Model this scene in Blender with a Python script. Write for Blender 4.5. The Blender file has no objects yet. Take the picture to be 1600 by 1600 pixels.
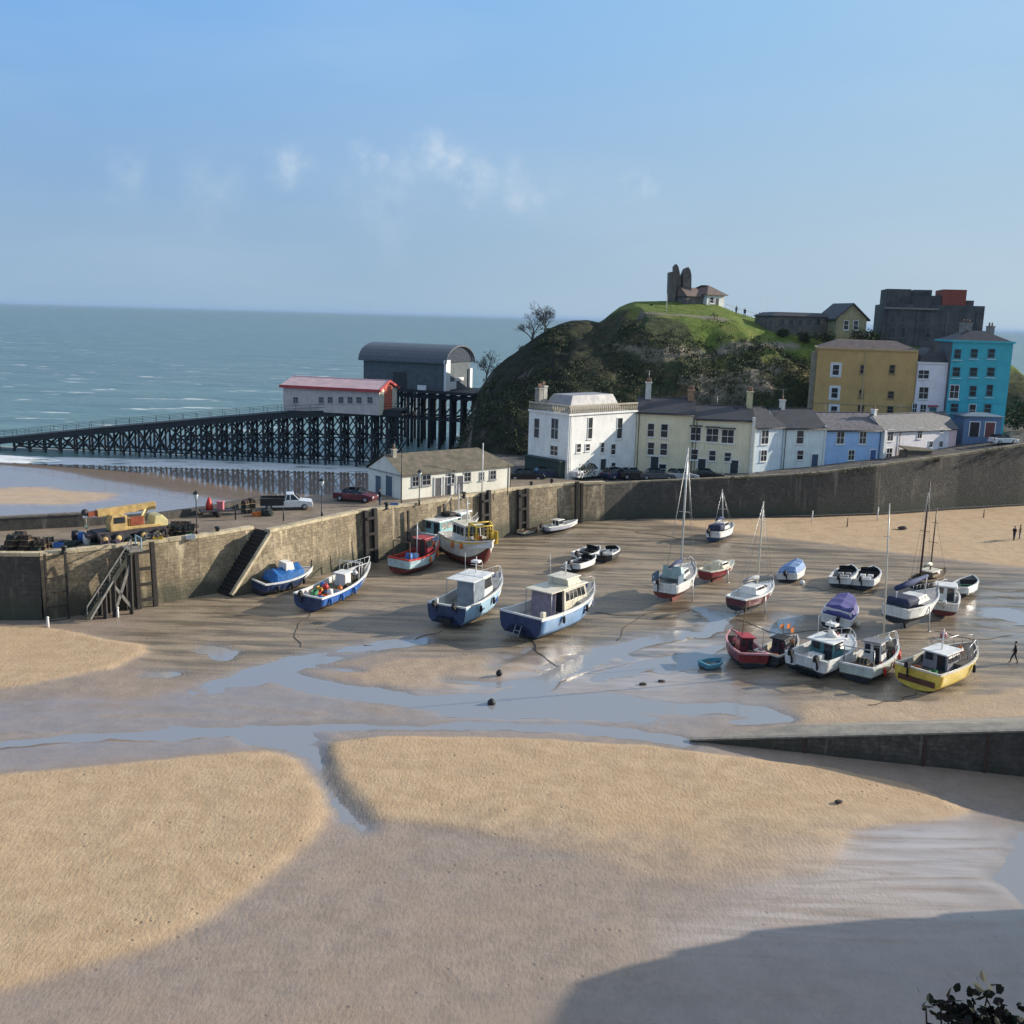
import bpy, bmesh, math, random
import numpy as np
from mathutils import Vector, Matrix, Euler
random.seed(7)
rng = np.random.default_rng(11)
SC = bpy.context.scene
COL = SC.collection
R = math.radians

# ------------------------------------------------------------------ camera, sky, sun, exposure
F = 1600.0
PITCH, ROLL, CAMH = 10.79, 1.65, 24.7
cam_d = bpy.data.cameras.new('camera')
cam = bpy.data.objects.new('camera', cam_d)
COL.objects.link(cam)
CAMR = Euler((R(90 - PITCH), 0, 0)).to_matrix() @ Matrix.Rotation(R(ROLL), 3, 'Z')
cam.matrix_world = Matrix.Translation((0, 0, CAMH)) @ CAMR.to_4x4()
cam_d.sensor_width = 36.0
cam_d.lens = 36.0 * F / 1600.0
cam_d.clip_start = 0.5
cam_d.clip_end = 80000
SC.camera = cam

SUN_AZ, SUN_EL = 18.0, 19.0          # azimuth measured from +X towards +Y
sdir = Vector((math.cos(R(SUN_EL)) * math.cos(R(SUN_AZ)), math.cos(R(SUN_EL)) * math.sin(R(SUN_AZ)), math.sin(R(SUN_EL))))
sun_d = bpy.data.lights.new('sun', 'SUN')
sun_d.energy = 3.6
sun_d.angle = R(0.5)
sun_d.color = (1.0, 0.90, 0.76)
sun = bpy.data.objects.new('sun', sun_d)
COL.objects.link(sun)
sun.rotation_euler = sdir.to_track_quat('Z', 'Y').to_euler()
sun.location = (60, 30, 60)

W = bpy.data.worlds.new('World')
SC.world = W
W.use_nodes = True
wn, wl = W.node_tree.nodes, W.node_tree.links
bg = wn['Background']
sky = wn.new('ShaderNodeTexSky')
sky.sky_type = 'NISHITA'
sky.sun_disc = False
sky.sun_elevation = R(SUN_EL)
sky.sun_rotation = R(90 - SUN_AZ)
sky.air_density = 1.0
sky.dust_density = 0.3
sky.ozone_density = 3.0
bg.inputs['Strength'].default_value = 0.08
SC.view_settings.view_transform = 'Standard'
SC.view_settings.look = 'None'
SC.view_settings.gamma = 1.0
SC.view_settings.exposure = 0.9

def ray(px, py):
    return CAMR @ Vector(((px - 800) / F, (800 - py) / F, -1.0))
def P(px, py, z=0.0):
    d = ray(px, py); t = (z - CAMH) / d.z
    return Vector((d.x * t, d.y * t, z))
def PY(px, py, y):
    d = ray(px, py); t = y / d.y
    return Vector((d.x * t, y, CAMH + d.z * t))

# clouds: soft puffs in fixed directions of the sky, broken up by noise
tc = wn.new('ShaderNodeTexCoord')
def wmath(op, a, b=None, clamp=False):
    n = wn.new('ShaderNodeMath'); n.operation = op; n.use_clamp = clamp
    for i, v in enumerate((a, b)):
        if v is None: continue
        if isinstance(v, (int, float)): n.inputs[i].default_value = v
        else: wl.new(v, n.inputs[i])
    return n.outputs[0]
puffs = [((448, 252), .030, .8), ((582, 250), .024, .9), ((685, 236), .030, 1.0), ((715, 258), .030, .9), ((755, 280), .034, .8), ((800, 292), .030, .65), ((845, 306), .028, .5), ((640, 262), .03, .35),
         ((1000, 288), .020, .8), ((200, 270), .032, .4), ((330, 295), .05, .25), ((600, 330), .06, .25)]
acc = None
nw = wn.new('ShaderNodeTexNoise'); nw.inputs['Scale'].default_value = 26; nw.inputs['Detail'].default_value = 6; nw.inputs['Roughness'].default_value = .6
wl.new(tc.outputs['Generated'], nw.inputs['Vector'])
warp = wn.new('ShaderNodeVectorMath'); warp.operation = 'SCALE'; warp.inputs[3].default_value = .055
sub = wn.new('ShaderNodeVectorMath'); sub.operation = 'SUBTRACT'; sub.inputs[1].default_value = (.5, .5, .5)
wl.new(nw.outputs['Color'], sub.inputs[0]); wl.new(sub.outputs[0], warp.inputs[0])
addv = wn.new('ShaderNodeVectorMath'); addv.operation = 'ADD'
wl.new(tc.outputs['Generated'], addv.inputs[0]); wl.new(warp.outputs[0], addv.inputs[1])
for (p, rad, s) in puffs:
    d = ray(*p).normalized()
    dist = wn.new('ShaderNodeVectorMath'); dist.operation = 'DISTANCE'
    wl.new(addv.outputs[0], dist.inputs[0]); dist.inputs[1].default_value = d
    mr = wn.new('ShaderNodeMapRange'); mr.interpolation_type = 'SMOOTHSTEP'
    wl.new(dist.outputs['Value'], mr.inputs['Value'])
    mr.inputs['From Min'].default_value = rad; mr.inputs['From Max'].default_value = 0.0
    mr.inputs['To Min'].default_value = 0; mr.inputs['To Max'].default_value = s
    acc = mr.outputs[0] if acc is None else wmath('MAXIMUM', acc, mr.outputs[0])
n2 = wn.new('ShaderNodeTexNoise'); n2.inputs['Scale'].default_value = 34; n2.inputs['Detail'].default_value = 7; n2.inputs['Roughness'].default_value = .62
wl.new(tc.outputs['Generated'], n2.inputs['Vector'])
br = wn.new('ShaderNodeMapRange'); wl.new(n2.outputs['Fac'], br.inputs['Value'])
br.inputs['From Min'].default_value = .34; br.inputs['From Max'].default_value = .72
cl = wmath('MULTIPLY', acc, br.outputs[0], True)
# a large faint veil
n3 = wn.new('ShaderNodeTexNoise'); n3.inputs['Scale'].default_value = 3.0; n3.inputs['Detail'].default_value = 5
mp = wn.new('ShaderNodeMapping'); mp.inputs['Scale'].default_value = (1, 1, 4)
wl.new(tc.outputs['Generated'], mp.inputs['Vector']); wl.new(mp.outputs[0], n3.inputs['Vector'])
v3 = wn.new('ShaderNodeMapRange'); wl.new(n3.outputs['Fac'], v3.inputs['Value'])
v3.inputs['From Min'].default_value = .45; v3.inputs['From Max'].default_value = .75; v3.inputs['To Max'].default_value = .12
cl = wmath('MULTIPLY', cl, 0.8)
cl = wmath('ADD', cl, v3.outputs[0], True)
mixc = wn.new('ShaderNodeMix'); mixc.data_type = 'RGBA'
# hazy sea air: pale towards the horizon and the sun's side, clear blue higher up, the sky model above that
sxyz = wn.new('ShaderNodeSeparateXYZ'); wl.new(tc.outputs['Generated'], sxyz.inputs[0])
def wrange(v, a, b, c=0.0, d=1.0):
    n = wn.new('ShaderNodeMapRange'); n.interpolation_type = 'SMOOTHSTEP'; wl.new(v, n.inputs['Value'])
    for k, x in enumerate((a, b, c, d)): n.inputs[k + 1].default_value = x
    return n.outputs[0]
def wmix(f, a, b):
    n = wn.new('ShaderNodeMix'); n.data_type = 'RGBA'; wl.new(f, n.inputs[0])
    for k, x in ((6, a), (7, b)):
        if isinstance(x, tuple): n.inputs[k].default_value = (*x, 1)
        else: wl.new(x, n.inputs[k])
    return n.outputs[2]
azr = wrange(sxyz.outputs['X'], -.5, .6)
low = wmix(azr, (1.95, 2.95, 4.1), (3.2, 4.05, 4.7))
mid_ = wmix(azr, (1.38, 2.95, 5.5), (2.4, 3.95, 5.6))
lm = wmix(wrange(sxyz.outputs['Z'], .0, .30), low, mid_)
up = wn.new('ShaderNodeVectorMath'); up.operation = 'SCALE'; up.inputs[3].default_value = 2.0; wl.new(sky.outputs[0], up.inputs[0])
half = wn.new('ShaderNodeMix'); half.data_type = 'RGBA'; half.inputs[0].default_value = .6; wl.new(up.outputs[0], half.inputs[6]); half.inputs[7].default_value = (3.6, 3.7, 3.8, 1)
skyt = wmix(wrange(sxyz.outputs['Z'], .28, .75), lm, half.outputs[2])
wl.new(cl, mixc.inputs[0]); wl.new(skyt, mixc.inputs[6])
mixc.inputs[7].default_value = (4.6, 5.2, 5.9, 1)
CLOUD = mixc
wl.new(mixc.outputs[2], bg.inputs['Color'])

# ------------------------------------------------------------------ materials
MATS = {}
def lin(c):
    return tuple(((v / 255) / 12.92 if v / 255 <= .04045 else ((v / 255 + .055) / 1.055) ** 2.4) for v in c)
class NT:
    def __init__(s, name):
        s.m = bpy.data.materials.new(name); s.m.use_nodes = True
        s.n, s.l = s.m.node_tree.nodes, s.m.node_tree.links
        s.b = s.n['Principled BSDF']
    def new(s, t, **kw):
        n = s.n.new('ShaderNode' + t)
        for k, v in kw.items():
            if hasattr(n, k) and k not in ('Scale',): setattr(n, k, v)
            else: n.inputs[k].default_value = v
        return n
    def link(s, a, b): s.l.new(a, b)
    def put(s, sock, v):
        if isinstance(v, bpy.types.NodeSocket): s.l.new(v, sock)
        else: sock.default_value = v
    def math(s, op, a, b=0.0, clamp=False):
        n = s.n.new('ShaderNodeMath'); n.operation = op; n.use_clamp = clamp
        s.put(n.inputs[0], a); s.put(n.inputs[1], b); return n.outputs[0]
    def mix(s, f, a, b, mode='MIX'):
        n = s.n.new('ShaderNodeMix'); n.data_type = 'RGBA'; n.blend_type = mode
        s.put(n.inputs[0], f)
        s.put(n.inputs[6], a if isinstance(a, bpy.types.NodeSocket) else (*a, 1)); s.put(n.inputs[7], b if isinstance(b, bpy.types.NodeSocket) else (*b, 1))
        return n.outputs[2]
    def noise(s, vec, scale, detail=4, rough=.55, out='Fac', dist=0):
        n = s.n.new('ShaderNodeTexNoise'); n.inputs['Scale'].default_value = scale; n.inputs['Detail'].default_value = detail
        n.inputs['Roughness'].default_value = rough; n.inputs['Distortion'].default_value = dist
        if vec is not None: s.l.new(vec, n.inputs['Vector'])
        return n.outputs[out]
    def rng(s, v, a, b, c=0.0, d=1.0, smooth=True):
        n = s.n.new('ShaderNodeMapRange'); n.interpolation_type = 'SMOOTHSTEP' if smooth else 'LINEAR'
        s.put(n.inputs[0], v)
        for i, x in enumerate((a, b, c, d)): n.inputs[1 + i].default_value = x
        return n.outputs[0]
    def mapping(s, vec, sc):
        n = s.n.new('ShaderNodeMapping'); n.inputs['Scale'].default_value = sc; s.l.new(vec, n.inputs['Vector']); return n.outputs[0]
    def bump(s, h, strength, dist=.1, prev=None):
        n = s.n.new('ShaderNodeBump'); n.inputs['Strength'].default_value = strength; n.inputs['Distance'].default_value = dist
        s.l.new(h, n.inputs['Height'])
        if prev is not None: s.l.new(prev, n.inputs['Normal'])
        return n.outputs[0]

def M(name, col, rough=.6, var=.12, scale=2.5, bump=0.0, metal=0.0, spec=.4, streak=0.0, stain=None):
    """weathered paint / render / metal: base colour broken up by noise, optional rain streaks"""
    if name in MATS: return MATS[name]
    t = NT(name)
    pos = t.new('TexCoord').outputs['Object']
    n1 = t.noise(pos, scale, 5)
    n2 = t.noise(pos, scale * 6, 3)
    f = t.math('ADD', t.math('MULTIPLY', n1, .7), t.math('MULTIPLY', n2, .3))
    f = t.rng(f, .35, .65)
    lo = tuple(max(0, c * (1 - var * 1.3)) for c in col); hi = tuple(min(1, c * (1 + var)) for c in col)
    c = t.mix(f, lo, hi)
    if streak:
        sn = t.noise(t.mapping(pos, (3.0, 3.0, .22)), 2.0, 5, .6)
        c = t.mix(t.math('MULTIPLY', t.rng(sn, .5, .72), streak), c, stain or (col[0] * .45, col[1] * .43, col[2] * .38))
    t.link(c, t.b.inputs['Base Color'])
    t.put(t.b.inputs['Roughness'], t.rng(n1, .3, .7, max(.03, rough - .1), min(1, rough + .1)))
    t.b.inputs['Metallic'].default_value = metal
    t.b.inputs['Specular IOR Level'].default_value = spec
    if bump: t.link(t.bump(n2, bump, .05), t.b.inputs['Normal'])
    MATS[name] = t.m
    return t.m
def gloss(name, col, rough=.35, var=.06):
    return M(name, col, rough, var, 1.5, 0, 0, .5)

GLASS = M('window_glass', (.025, .03, .036), .12, .2, 1.0, 0, 0, .6)
WHITE = M('white_paint', (.74, .74, .71), .5, .08, 2, 0, 0, .4, .15)
BLACK = M('black_rubber', (.02, .02, .022), .6, .2)
STEEL = M('galvanised_steel', (.35, .36, .37), .45, .12, 6, 0, .7)
RUST = M('rusty_iron', (.10, .06, .045), .8, .3, 5, .3)
TIMBER = M('tarred_timber', (.035, .03, .026), .8, .35, 4, .4)
WOOD = M('weathered_wood', (.22, .16, .10), .75, .25, 5, .3)
ALU = M('mast_aluminium', (.62, .62, .60), .4, .06, 4, 0, .25)

# ------------------------------------------------------------------ mesh building
class MB:
    def __init__(s):
        s.v, s.f, s.m, s.sm, s.uv = [], [], [], [], {}
    def add(s, vs, fs, m=0, smooth=False):
        o = len(s.v); s.v += [tuple(v) for v in vs]
        for f in fs:
            s.f.append([i + o for i in f]); s.m.append(m); s.sm.append(smooth)
        return s
    def box(s, c, size, rz=0.0, m=0, rot=None, taper=1.0):
        hx, hy, hz = size[0] / 2, size[1] / 2, size[2] / 2
        M3 = rot if rot is not None else Matrix.Rotation(rz, 3, 'Z')
        vs = []
        for z, k in ((-hz, 1), (hz, taper)):
            for x, y in ((-hx, -hy), (hx, -hy), (hx, hy), (-hx, hy)):
                vs.append(Vector(c) + M3 @ Vector((x * k, y * k, z)))
        return s.add(vs, [(3, 2, 1, 0), (4, 5, 6, 7), (0, 1, 5, 4), (1, 2, 6, 5), (2, 3, 7, 6), (3, 0, 4, 7)], m)
    def b2(s, lo, hi, m=0):
        return s.box([(a + b) / 2 for a, b in zip(lo, hi)], [abs(b - a) for a, b in zip(lo, hi)], 0, m)
    def beam(s, a, b, w, h=None, m=0):
        a, b = Vector(a), Vector(b); d = b - a; L = d.length
        if L < 1e-6: return s
        q = d.to_track_quat('X', 'Z').to_matrix()
        return s.box((a + b) / 2, (L, w, h or w), 0, m, q)
    def tube(s, pts, r, n=6, m=0, cap=True, smooth=True):
        pts = [Vector(p) for p in pts]; k = len(pts)
        rs = r if isinstance(r, (list, tuple)) else [r] * k
        vs = []; up = None
        for i, p in enumerate(pts):
            d = (pts[min(i + 1, k - 1)] - pts[max(i - 1, 0)])
            if d.length < 1e-9: d = Vector((0, 0, 1))
            d.normalize()
            if up is None:
                up = Vector((0, 0, 1)) if abs(d.z) < .9 else Vector((1, 0, 0))
            a = d.cross(up)
            if a.length < 1e-6: a = d.orthogonal()
            a.normalize(); b = d.cross(a); up = -b if False else up
            for j in range(n):
                t = 2 * math.pi * j / n
                vs.append(p + (a * math.cos(t) + b * math.sin(t)) * rs[i])
        fs = []
        for i in range(k - 1):
            for j in range(n):
                fs.append((i * n + j, i * n + (j + 1) % n, (i + 1) * n + (j + 1) % n, (i + 1) * n + j))
        if cap:
            fs.append(tuple(range(n))[::-1]); fs.append(tuple(range((k - 1) * n, k * n)))
        return s.add(vs, fs, m, smooth)
    def cyl(s, c, r, h, n=12, m=0, axis='Z', r2=None):
        c = Vector(c); a = {'X': Vector((1, 0, 0)), 'Y': Vector((0, 1, 0)), 'Z': Vector((0, 0, 1))}[axis]
        return s.tube([c - a * h / 2, c + a * h / 2], [r, r if r2 is None else r2], n, m)
    def prism(s, poly, z0, z1, m=0):
        n = len(poly)
        zt = z1 if isinstance(z1, (list, tuple)) else [z1] * n
        zb = z0 if isinstance(z0, (list, tuple)) else [z0] * n
        vs = [(p[0], p[1], zb[i]) for i, p in enumerate(poly)] + [(p[0], p[1], zt[i]) for i, p in enumerate(poly)]
        fs = [tuple(range(n))[::-1], tuple(range(n, 2 * n))] + [(i, (i + 1) % n, n + (i + 1) % n, n + i) for i in range(n)]
        return s.add(vs, fs, m)
    def extrude(s, prof, y0, y1, m=0, k0=1.0, k1=1.0):
        """profile in x,z extruded along y"""
        n = len(prof)
        vs = [(p[0], y0, p[1]) for p in prof] + [(p[0], y1, p[1]) for p in prof]
        return s.add(vs, [tuple(range(n)), tuple(range(n, 2 * n))[::-1]] + [((i + 1) % n, i, n + i, n + (i + 1) % n) for i in range(n)], m)
    def ball(s, c, r, n=8, m=0, sq=(1, 1, 1), jit=0):
        vs = [(c[0], c[1], c[2] - r * sq[2])]; k = max(3, n // 2)
        for i in range(1, k):
            a = -math.pi / 2 + math.pi * i / k
            for j in range(n):
                b = 2 * math.pi * j / n; q = 1 + (random.uniform(-jit, jit) if jit else 0)
                vs.append((c[0] + r * q * sq[0] * math.cos(a) * math.cos(b), c[1] + r * q * sq[1] * math.cos(a) * math.sin(b), c[2] + r * q * sq[2] * math.sin(a)))
        vs.append((c[0], c[1], c[2] + r * sq[2])); L = len(vs) - 1; fs = []
        for j in range(n):
            fs.append((0, 1 + (j + 1) % n, 1 + j)); fs.append((L, L - n + j, L - n + (j + 1) % n))
        for i in range(k - 2):
            for j in range(n):
                fs.append((1 + i * n + j, 1 + i * n + (j + 1) % n, 1 + (i + 1) * n + (j + 1) % n, 1 + (i + 1) * n + j))
        return s.add(vs, fs, m, not jit)
    def loft(s, rings, m=0, closed=True, caps=True, smooth=True):
        n = len(rings[0]); vs = [p for r in rings for p in r]; fs = []
        for i in range(len(rings) - 1):
            for j in range(n if closed else n - 1):
                fs.append((i * n + j, i * n + (j + 1) % n, (i + 1) * n + (j + 1) % n, (i + 1) * n + j))
        s.add(vs, fs, m, smooth)
        if caps and closed:
            o = len(s.v) - len(vs)
            s.f.append(list(range(o, o + n))[::-1]); s.m.append(m); s.sm.append(False)
            s.f.append(list(range(o + len(vs) - n, o + len(vs)))); s.m.append(m); s.sm.append(False)
        return s
    def build(s, name, mats, parent=None, bevel=0, fixn=True):
        me = bpy.data.meshes.new(name)
        me.from_pydata(s.v, [], s.f)
        me.polygons.foreach_set('material_index', s.m); me.polygons.foreach_set('use_smooth', s.sm)
        if not isinstance(mats, (list, tuple)): mats = [mats]
        for x in mats: me.materials.append(x)
        if fixn and len(s.f) < 20000:
            bm = bmesh.new(); bm.from_mesh(me)
            bmesh.ops.recalc_face_normals(bm, faces=bm.faces)
            bm.to_mesh(me); bm.free()
        me.update()
        o = bpy.data.objects.new(name, me); COL.objects.link(o)
        if parent is not None: o.parent = parent
        if bevel:
            b = o.modifiers.new('bevel', 'BEVEL'); b.width = bevel; b.segments = 2; b.limit_method = 'ANGLE'
        return o
def tag(o, label=None, cat=None, group=None, kind=None):
    if label: o['label'] = label
    if cat: o['category'] = cat
    if group: o['group'] = group
    if kind: o['kind'] = kind
    return o
def thing(name, label, cat, loc=(0, 0, 0), rz=0.0, group=None, rot=None):
    o = bpy.data.objects.new(name, None); COL.objects.link(o)
    o.empty_display_size = .3
    o.location = loc; o.rotation_euler = rot if rot else (0, 0, rz)
    return tag(o, label, cat, group)
def copy_tree(o, parent=None):
    c = o.copy(); COL.objects.link(c)
    if parent is not None: c.parent = parent
    for ch in list(o.children): copy_tree(ch, c)
    return c
def smooth(a, b, x):
    t = np.clip((x - a) / (b - a), 0, 1); return t * t * (3 - 2 * t)
# ------------------------------------------------------------------ sand, mud and water of the drained harbour
QZ = 5.2
def G(px, py, z=0.0):
    v = P(px, py, z); return (v.x, v.y)
def sdf(poly, X, Y):
    """signed distance to a polygon, positive inside"""
    d = np.full(X.shape, 1e9); ins = np.zeros(X.shape, bool); n = len(poly)
    for i in range(n):
        ax, ay = poly[i]; bx, by = poly[(i + 1) % n]
        ex, ey = bx - ax, by - ay; L = ex * ex + ey * ey + 1e-9
        t = np.clip(((X - ax) * ex + (Y - ay) * ey) / L, 0, 1)
        d = np.minimum(d, np.hypot(X - ax - t * ex, Y - ay - t * ey))
        c = ((ay > Y) != (by > Y)) & (X < (bx - ax) * (Y - ay) / (by - ay + 1e-12) + ax)
        ins ^= c
    return np.where(ins, d, -d)
def pdist(line, X, Y, w):
    """distance to a polyline minus its half width (widths run along it)"""
    d = np.full(X.shape, 1e9)
    for i in range(len(line) - 1):
        ax, ay = line[i]; bx, by = line[i + 1]
        ex, ey = bx - ax, by - ay; L = ex * ex + ey * ey + 1e-9
        t = np.clip(((X - ax) * ex + (Y - ay) * ey) / L, 0, 1)
        d = np.minimum(d, np.hypot(X - ax - t * ex, Y - ay - t * ey) - (w[i] * (1 - t) + w[i + 1] * t))
    return d
def vnoise(X, Y, s, seed):
    """smooth value noise"""
    r = np.random.default_rng(seed); T = r.random((256, 256))
    x, y = X / s, Y / s; xi, yi = np.floor(x).astype(int), np.floor(y).astype(int); fx, fy = x - xi, y - yi
    fx = fx * fx * (3 - 2 * fx); fy = fy * fy * (3 - 2 * fy)
    a = T[xi % 256, yi % 256]; b = T[(xi + 1) % 256, yi % 256]; c = T[xi % 256, (yi + 1) % 256]; d = T[(xi + 1) % 256, (yi + 1) % 256]
    return (a * (1 - fx) + b * fx) * (1 - fy) + (c * (1 - fx) + d * fx) * fy
def fbm(X, Y, s, seed, o=4):
    v = 0; a = .5; t = 0
    for i in range(o):
        v = v + a * vnoise(X, Y, s, seed + i); t += a; a *= .55; s = s * .5
    return v / t

pl = lambda *pts: [G(*p) for p in pts]
DRY = [  # rippled dry banks
    (pl((-120, 1225), (0, 1212), (120, 1200), (300, 1182), (420, 1174), (470, 1192), (502, 1228), (522, 1262), (490, 1312), (430, 1366), (340, 1430), (260, 1474), (160, 1508), (0, 1548), (-150, 1568)), 1.5, 1.0),
    (pl((500, 1206), (512, 1164), (600, 1152), (800, 1154), (1000, 1164), (1120, 1178), (1300, 1199), (1420, 1225), (1524, 1268), (1480, 1284), (1340, 1300), (1290, 1370), (1120, 1400), (980, 1370), (860, 1330), (700, 1296), (565, 1280), (530, 1250)), .9, 1.0),
    (pl((-80, 978), (60, 980), (110, 986), (170, 1002), (228, 1008), (232, 1020), (175, 1045), (80, 1066), (0, 1078), (-90, 1082)), 1.0, 1.0),
    (pl((900, 806), (1000, 818), (1130, 838), (1250, 850), (1400, 868), (1600, 888), (1800, 900), (1800, 760), (1300, 780), (930, 790)), 2.5, .95),
    (pl((1232, 1098), (1330, 1088), (1450, 1097), (1530, 1085), (1600, 1070), (1800, 1040), (1800, 1140), (1240, 1135)), 1.5, .55),
    (pl((520, 1050), (620, 1028), (760, 1022), (850, 1040), (760, 1075), (640, 1078), (560, 1068)), 1.2, .45),
    (pl((950, 1290), (1330, 1290), (1300, 1420), (1100, 1500), (900, 1540), (740, 1440)), 5.5, .38),
]
BAR = pl((-120, 758), (60, 752), (190, 762), (205, 772), (120, 784), (-120, 786))
CHAN = [
    (pl((665, 1001), (600, 1010), (540, 1018), (470, 1030), (430, 1046), (395, 1056), (340, 1068)), (.8, .9, 1.0, 1.0, 1.2, 1.2, .4)),
    (pl((420, 1048), (470, 1062), (520, 1076), (640, 1091), (800, 1098), (950, 1098), (1050, 1104)), (1.0, 1.0, .9, .9, 1.3, 1.0, .6)),
    (pl((1050, 1106), (1130, 1104), (1190, 1110), (1228, 1120), (1160, 1126)), (.5, .7, .8, .5, .2)),
    (pl((0, 1158), (120, 1152), (250, 1146), (380, 1139), (500, 1135), (620, 1134), (800, 1134), (950, 1142), (1066, 1158)), (.3, .3, .35, .5, .6, .35, .3, .4, .6)),
    (pl((390, 1142), (440, 1148), (470, 1162), (488, 1185), (510, 1218), (530, 1248), (552, 1272), (575, 1290)), (.5, 1.6, 1.3, .5, .42, .5, .6, .3)),
    (pl((320, 1014), (345, 1024), (352, 1030)), (.5, .8, .3)), (pl((232, 1052), (262, 1051)), (.35, .35)),
    (pl((960, 1012), (900, 1042), (820, 1078), (760, 1092)), (.5, .9, .8, .5)),
    (pl((1080, 985), (1010, 1000), (955, 1020)), (.4, .8, .5)), (pl((1110, 1030), (1070, 1042), (1040, 1048)), (.6, .6, .2)),
    (pl((700, 1110), (900, 1112), (1000, 1122)), (.4, .7, .3)),
    (pl((1560, 960), (1600, 965), (1700, 968)), (.5, .8, 1.0)), (pl((1740, 1305), (1630, 1330), (1575, 1372), (1650, 1425)), (2.6, 1.5, .8, .5)),
    (pl((1130, 1010), (1090, 1022), (1010, 1040), (940, 1062)), (.25, .5, .5, .3)), (pl((700, 1060), (760, 1066), (840, 1060), (900, 1046)), (.2, .4, .4, .2)), (pl((840, 1010), (800, 1025), (770, 1040)), (.2, .35, .2)), (pl((1240, 960), (1215, 985), (1230, 1000)), (.3, .6, .3)), (pl((560, 1046), (500, 1040), (455, 1038)), (.15, .3, .3)),
    (pl((1090, 950), (1130, 975), (1100, 990)), (.3, .8, .3)),
]
WETZ = [(pl((620, 1095), (700, 1060), (880, 1010), (1000, 985), (1120, 950), (1220, 960), (1180, 1010), (1230, 1110), (1080, 1150), (600, 1135)), 2.5),
        (pl((-100, 1090), (200, 1090), (380, 1060), (520, 1085), (640, 1130), (400, 1170), (200, 1188), (-100, 1215)), 1.2),
        (pl((1460, 920), (1620, 905), (1750, 905), (1750, 1020), (1560, 1010), (1500, 985)), 4.0),
        (pl((1330, 1262), (1600, 1270), (1750, 1320), (1750, 1640), (700, 1640), (1250, 1470), (1480, 1420), (1340, 1330)), 3.0)]
MUD = pl((180, 1010), (240, 940), (340, 915), (560, 880), (760, 825), (910, 808), (1000, 822), (1250, 852), (1600, 895), (1800, 905), (1800, 1060), (1450, 1100), (1240, 1095), (1100, 1060), (860, 1030), (600, 1020), (420, 1045), (280, 1060))
QL = [G(62, 868, QZ), G(420, 825, QZ)]
def quay_side(X, Y):   # >0 on the seaward side of the quay
    ax, ay = QL[0]; bx, by = QL[1]; L = math.hypot(bx - ax, by - ay)
    return ((Y - ay) * (bx - ax) - (X - ax) * (by - ay)) / L
def ground_fields(X, Y):
    wx = X + (fbm(X, Y, 5, 3) - .5) * 2.4 + (fbm(X, Y, 1.4, 33) - .5) * .8
    wy = Y + (fbm(X, Y, 5, 5) - .5) * 2.4 + (fbm(X, Y, 1.4, 35) - .5) * .8
    dry = np.zeros(X.shape)
    for poly, w, s in DRY:
        dry = np.maximum(dry, s * smooth(-w * .55, w * .75, sdf(poly, X * .75 + wx * .25, Y * .75 + wy * .25)))
    yA, yB = G(900, 1215)[1], G(900, 1385)[1]      # the middle bank thins out towards the camera
    dry = np.where((X > -8) & (Y < 62), dry * (.30 + .70 * smooth(yB, yA, Y + (fbm(X, Y, 4, 8) - .5) * 5)), dry)
    dry = np.maximum(dry, smooth(-2, 5, sdf(BAR, wx, wy)))
    chan = np.full(X.shape, 9.0)
    for line, w in CHAN:
        chan = np.minimum(chan, pdist(line, wx * .6 + X * .4, wy * .6 + Y * .4, w))
    wetz = np.zeros(X.shape)
    for poly, w in WETZ:
        wetz = np.maximum(wetz, smooth(-w, w, sdf(poly, wx, wy)))
    mud = smooth(-3, 3, sdf(MUD, wx, wy)) * (1 - dry)
    s = quay_side(X, Y)
    sea = smooth(3, 14, s) * smooth(40, 20, X)
    wetz = np.maximum(wetz, sea * (1 - dry))
    z = .16 * smooth(.1, 1, dry) * (1 - smooth(95, 110, Y)) + (fbm(X, Y, 9, 21) - .5) * .16 + (fbm(X, Y, 2.2, 41) - .5) * .07 + (fbm(X, Y, 1.0, 47, 3) - .5) * .09 * smooth(2.5, 0, chan)
    z = z - .135 * smooth(.8, -.45, chan) - .03 * wetz
    z = z + mud * (fbm(X, Y * 2.0, 3.0, 61) - .5) * .16
    z = z * (1 - .8 * sea) - .62 * sea + .12 * sea * dry
    z = z + .65 * smooth(100, 126, Y) * smooth(-4, 10, X) * (1 - sea)
    z = z - 2.5 * smooth(160, 185, Y) - 3.5 * smooth(185, 260, Y)
    return z, dry, chan, wetz, mud, sea
nx, ny = 460, 430
gx = np.concatenate([np.linspace(-140, -60, 50)[:-1], np.linspace(-60, 80, nx - 80), np.linspace(80, 170, 32)[1:]])
gy = np.concatenate([np.linspace(-30, 22, 14)[:-1], np.linspace(22, 130, ny - 60), np.linspace(130, 290, 48)[1:]])
GX, GY = np.meshgrid(gx, gy)
GZ, DRYA, CHA, WETA, MUDA, SEAA = ground_fields(GX, GY)
SHEENA = smooth(-3.5, 3.0, sdf(pl((1330, 1270), (1500, 1285), (1580, 1330), (1530, 1425), (1200, 1458), (1080, 1470), (1240, 1370)), GX, GY)) + .6 * smooth(-2.0, 2.0, sdf(pl((620, 1085), (760, 1050), (900, 1020), (1080, 990), (1150, 1010), (1090, 1060), (1060, 1110), (800, 1130)), GX, GY))  # patches where the sky sheen on wet sand is painted pale
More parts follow.
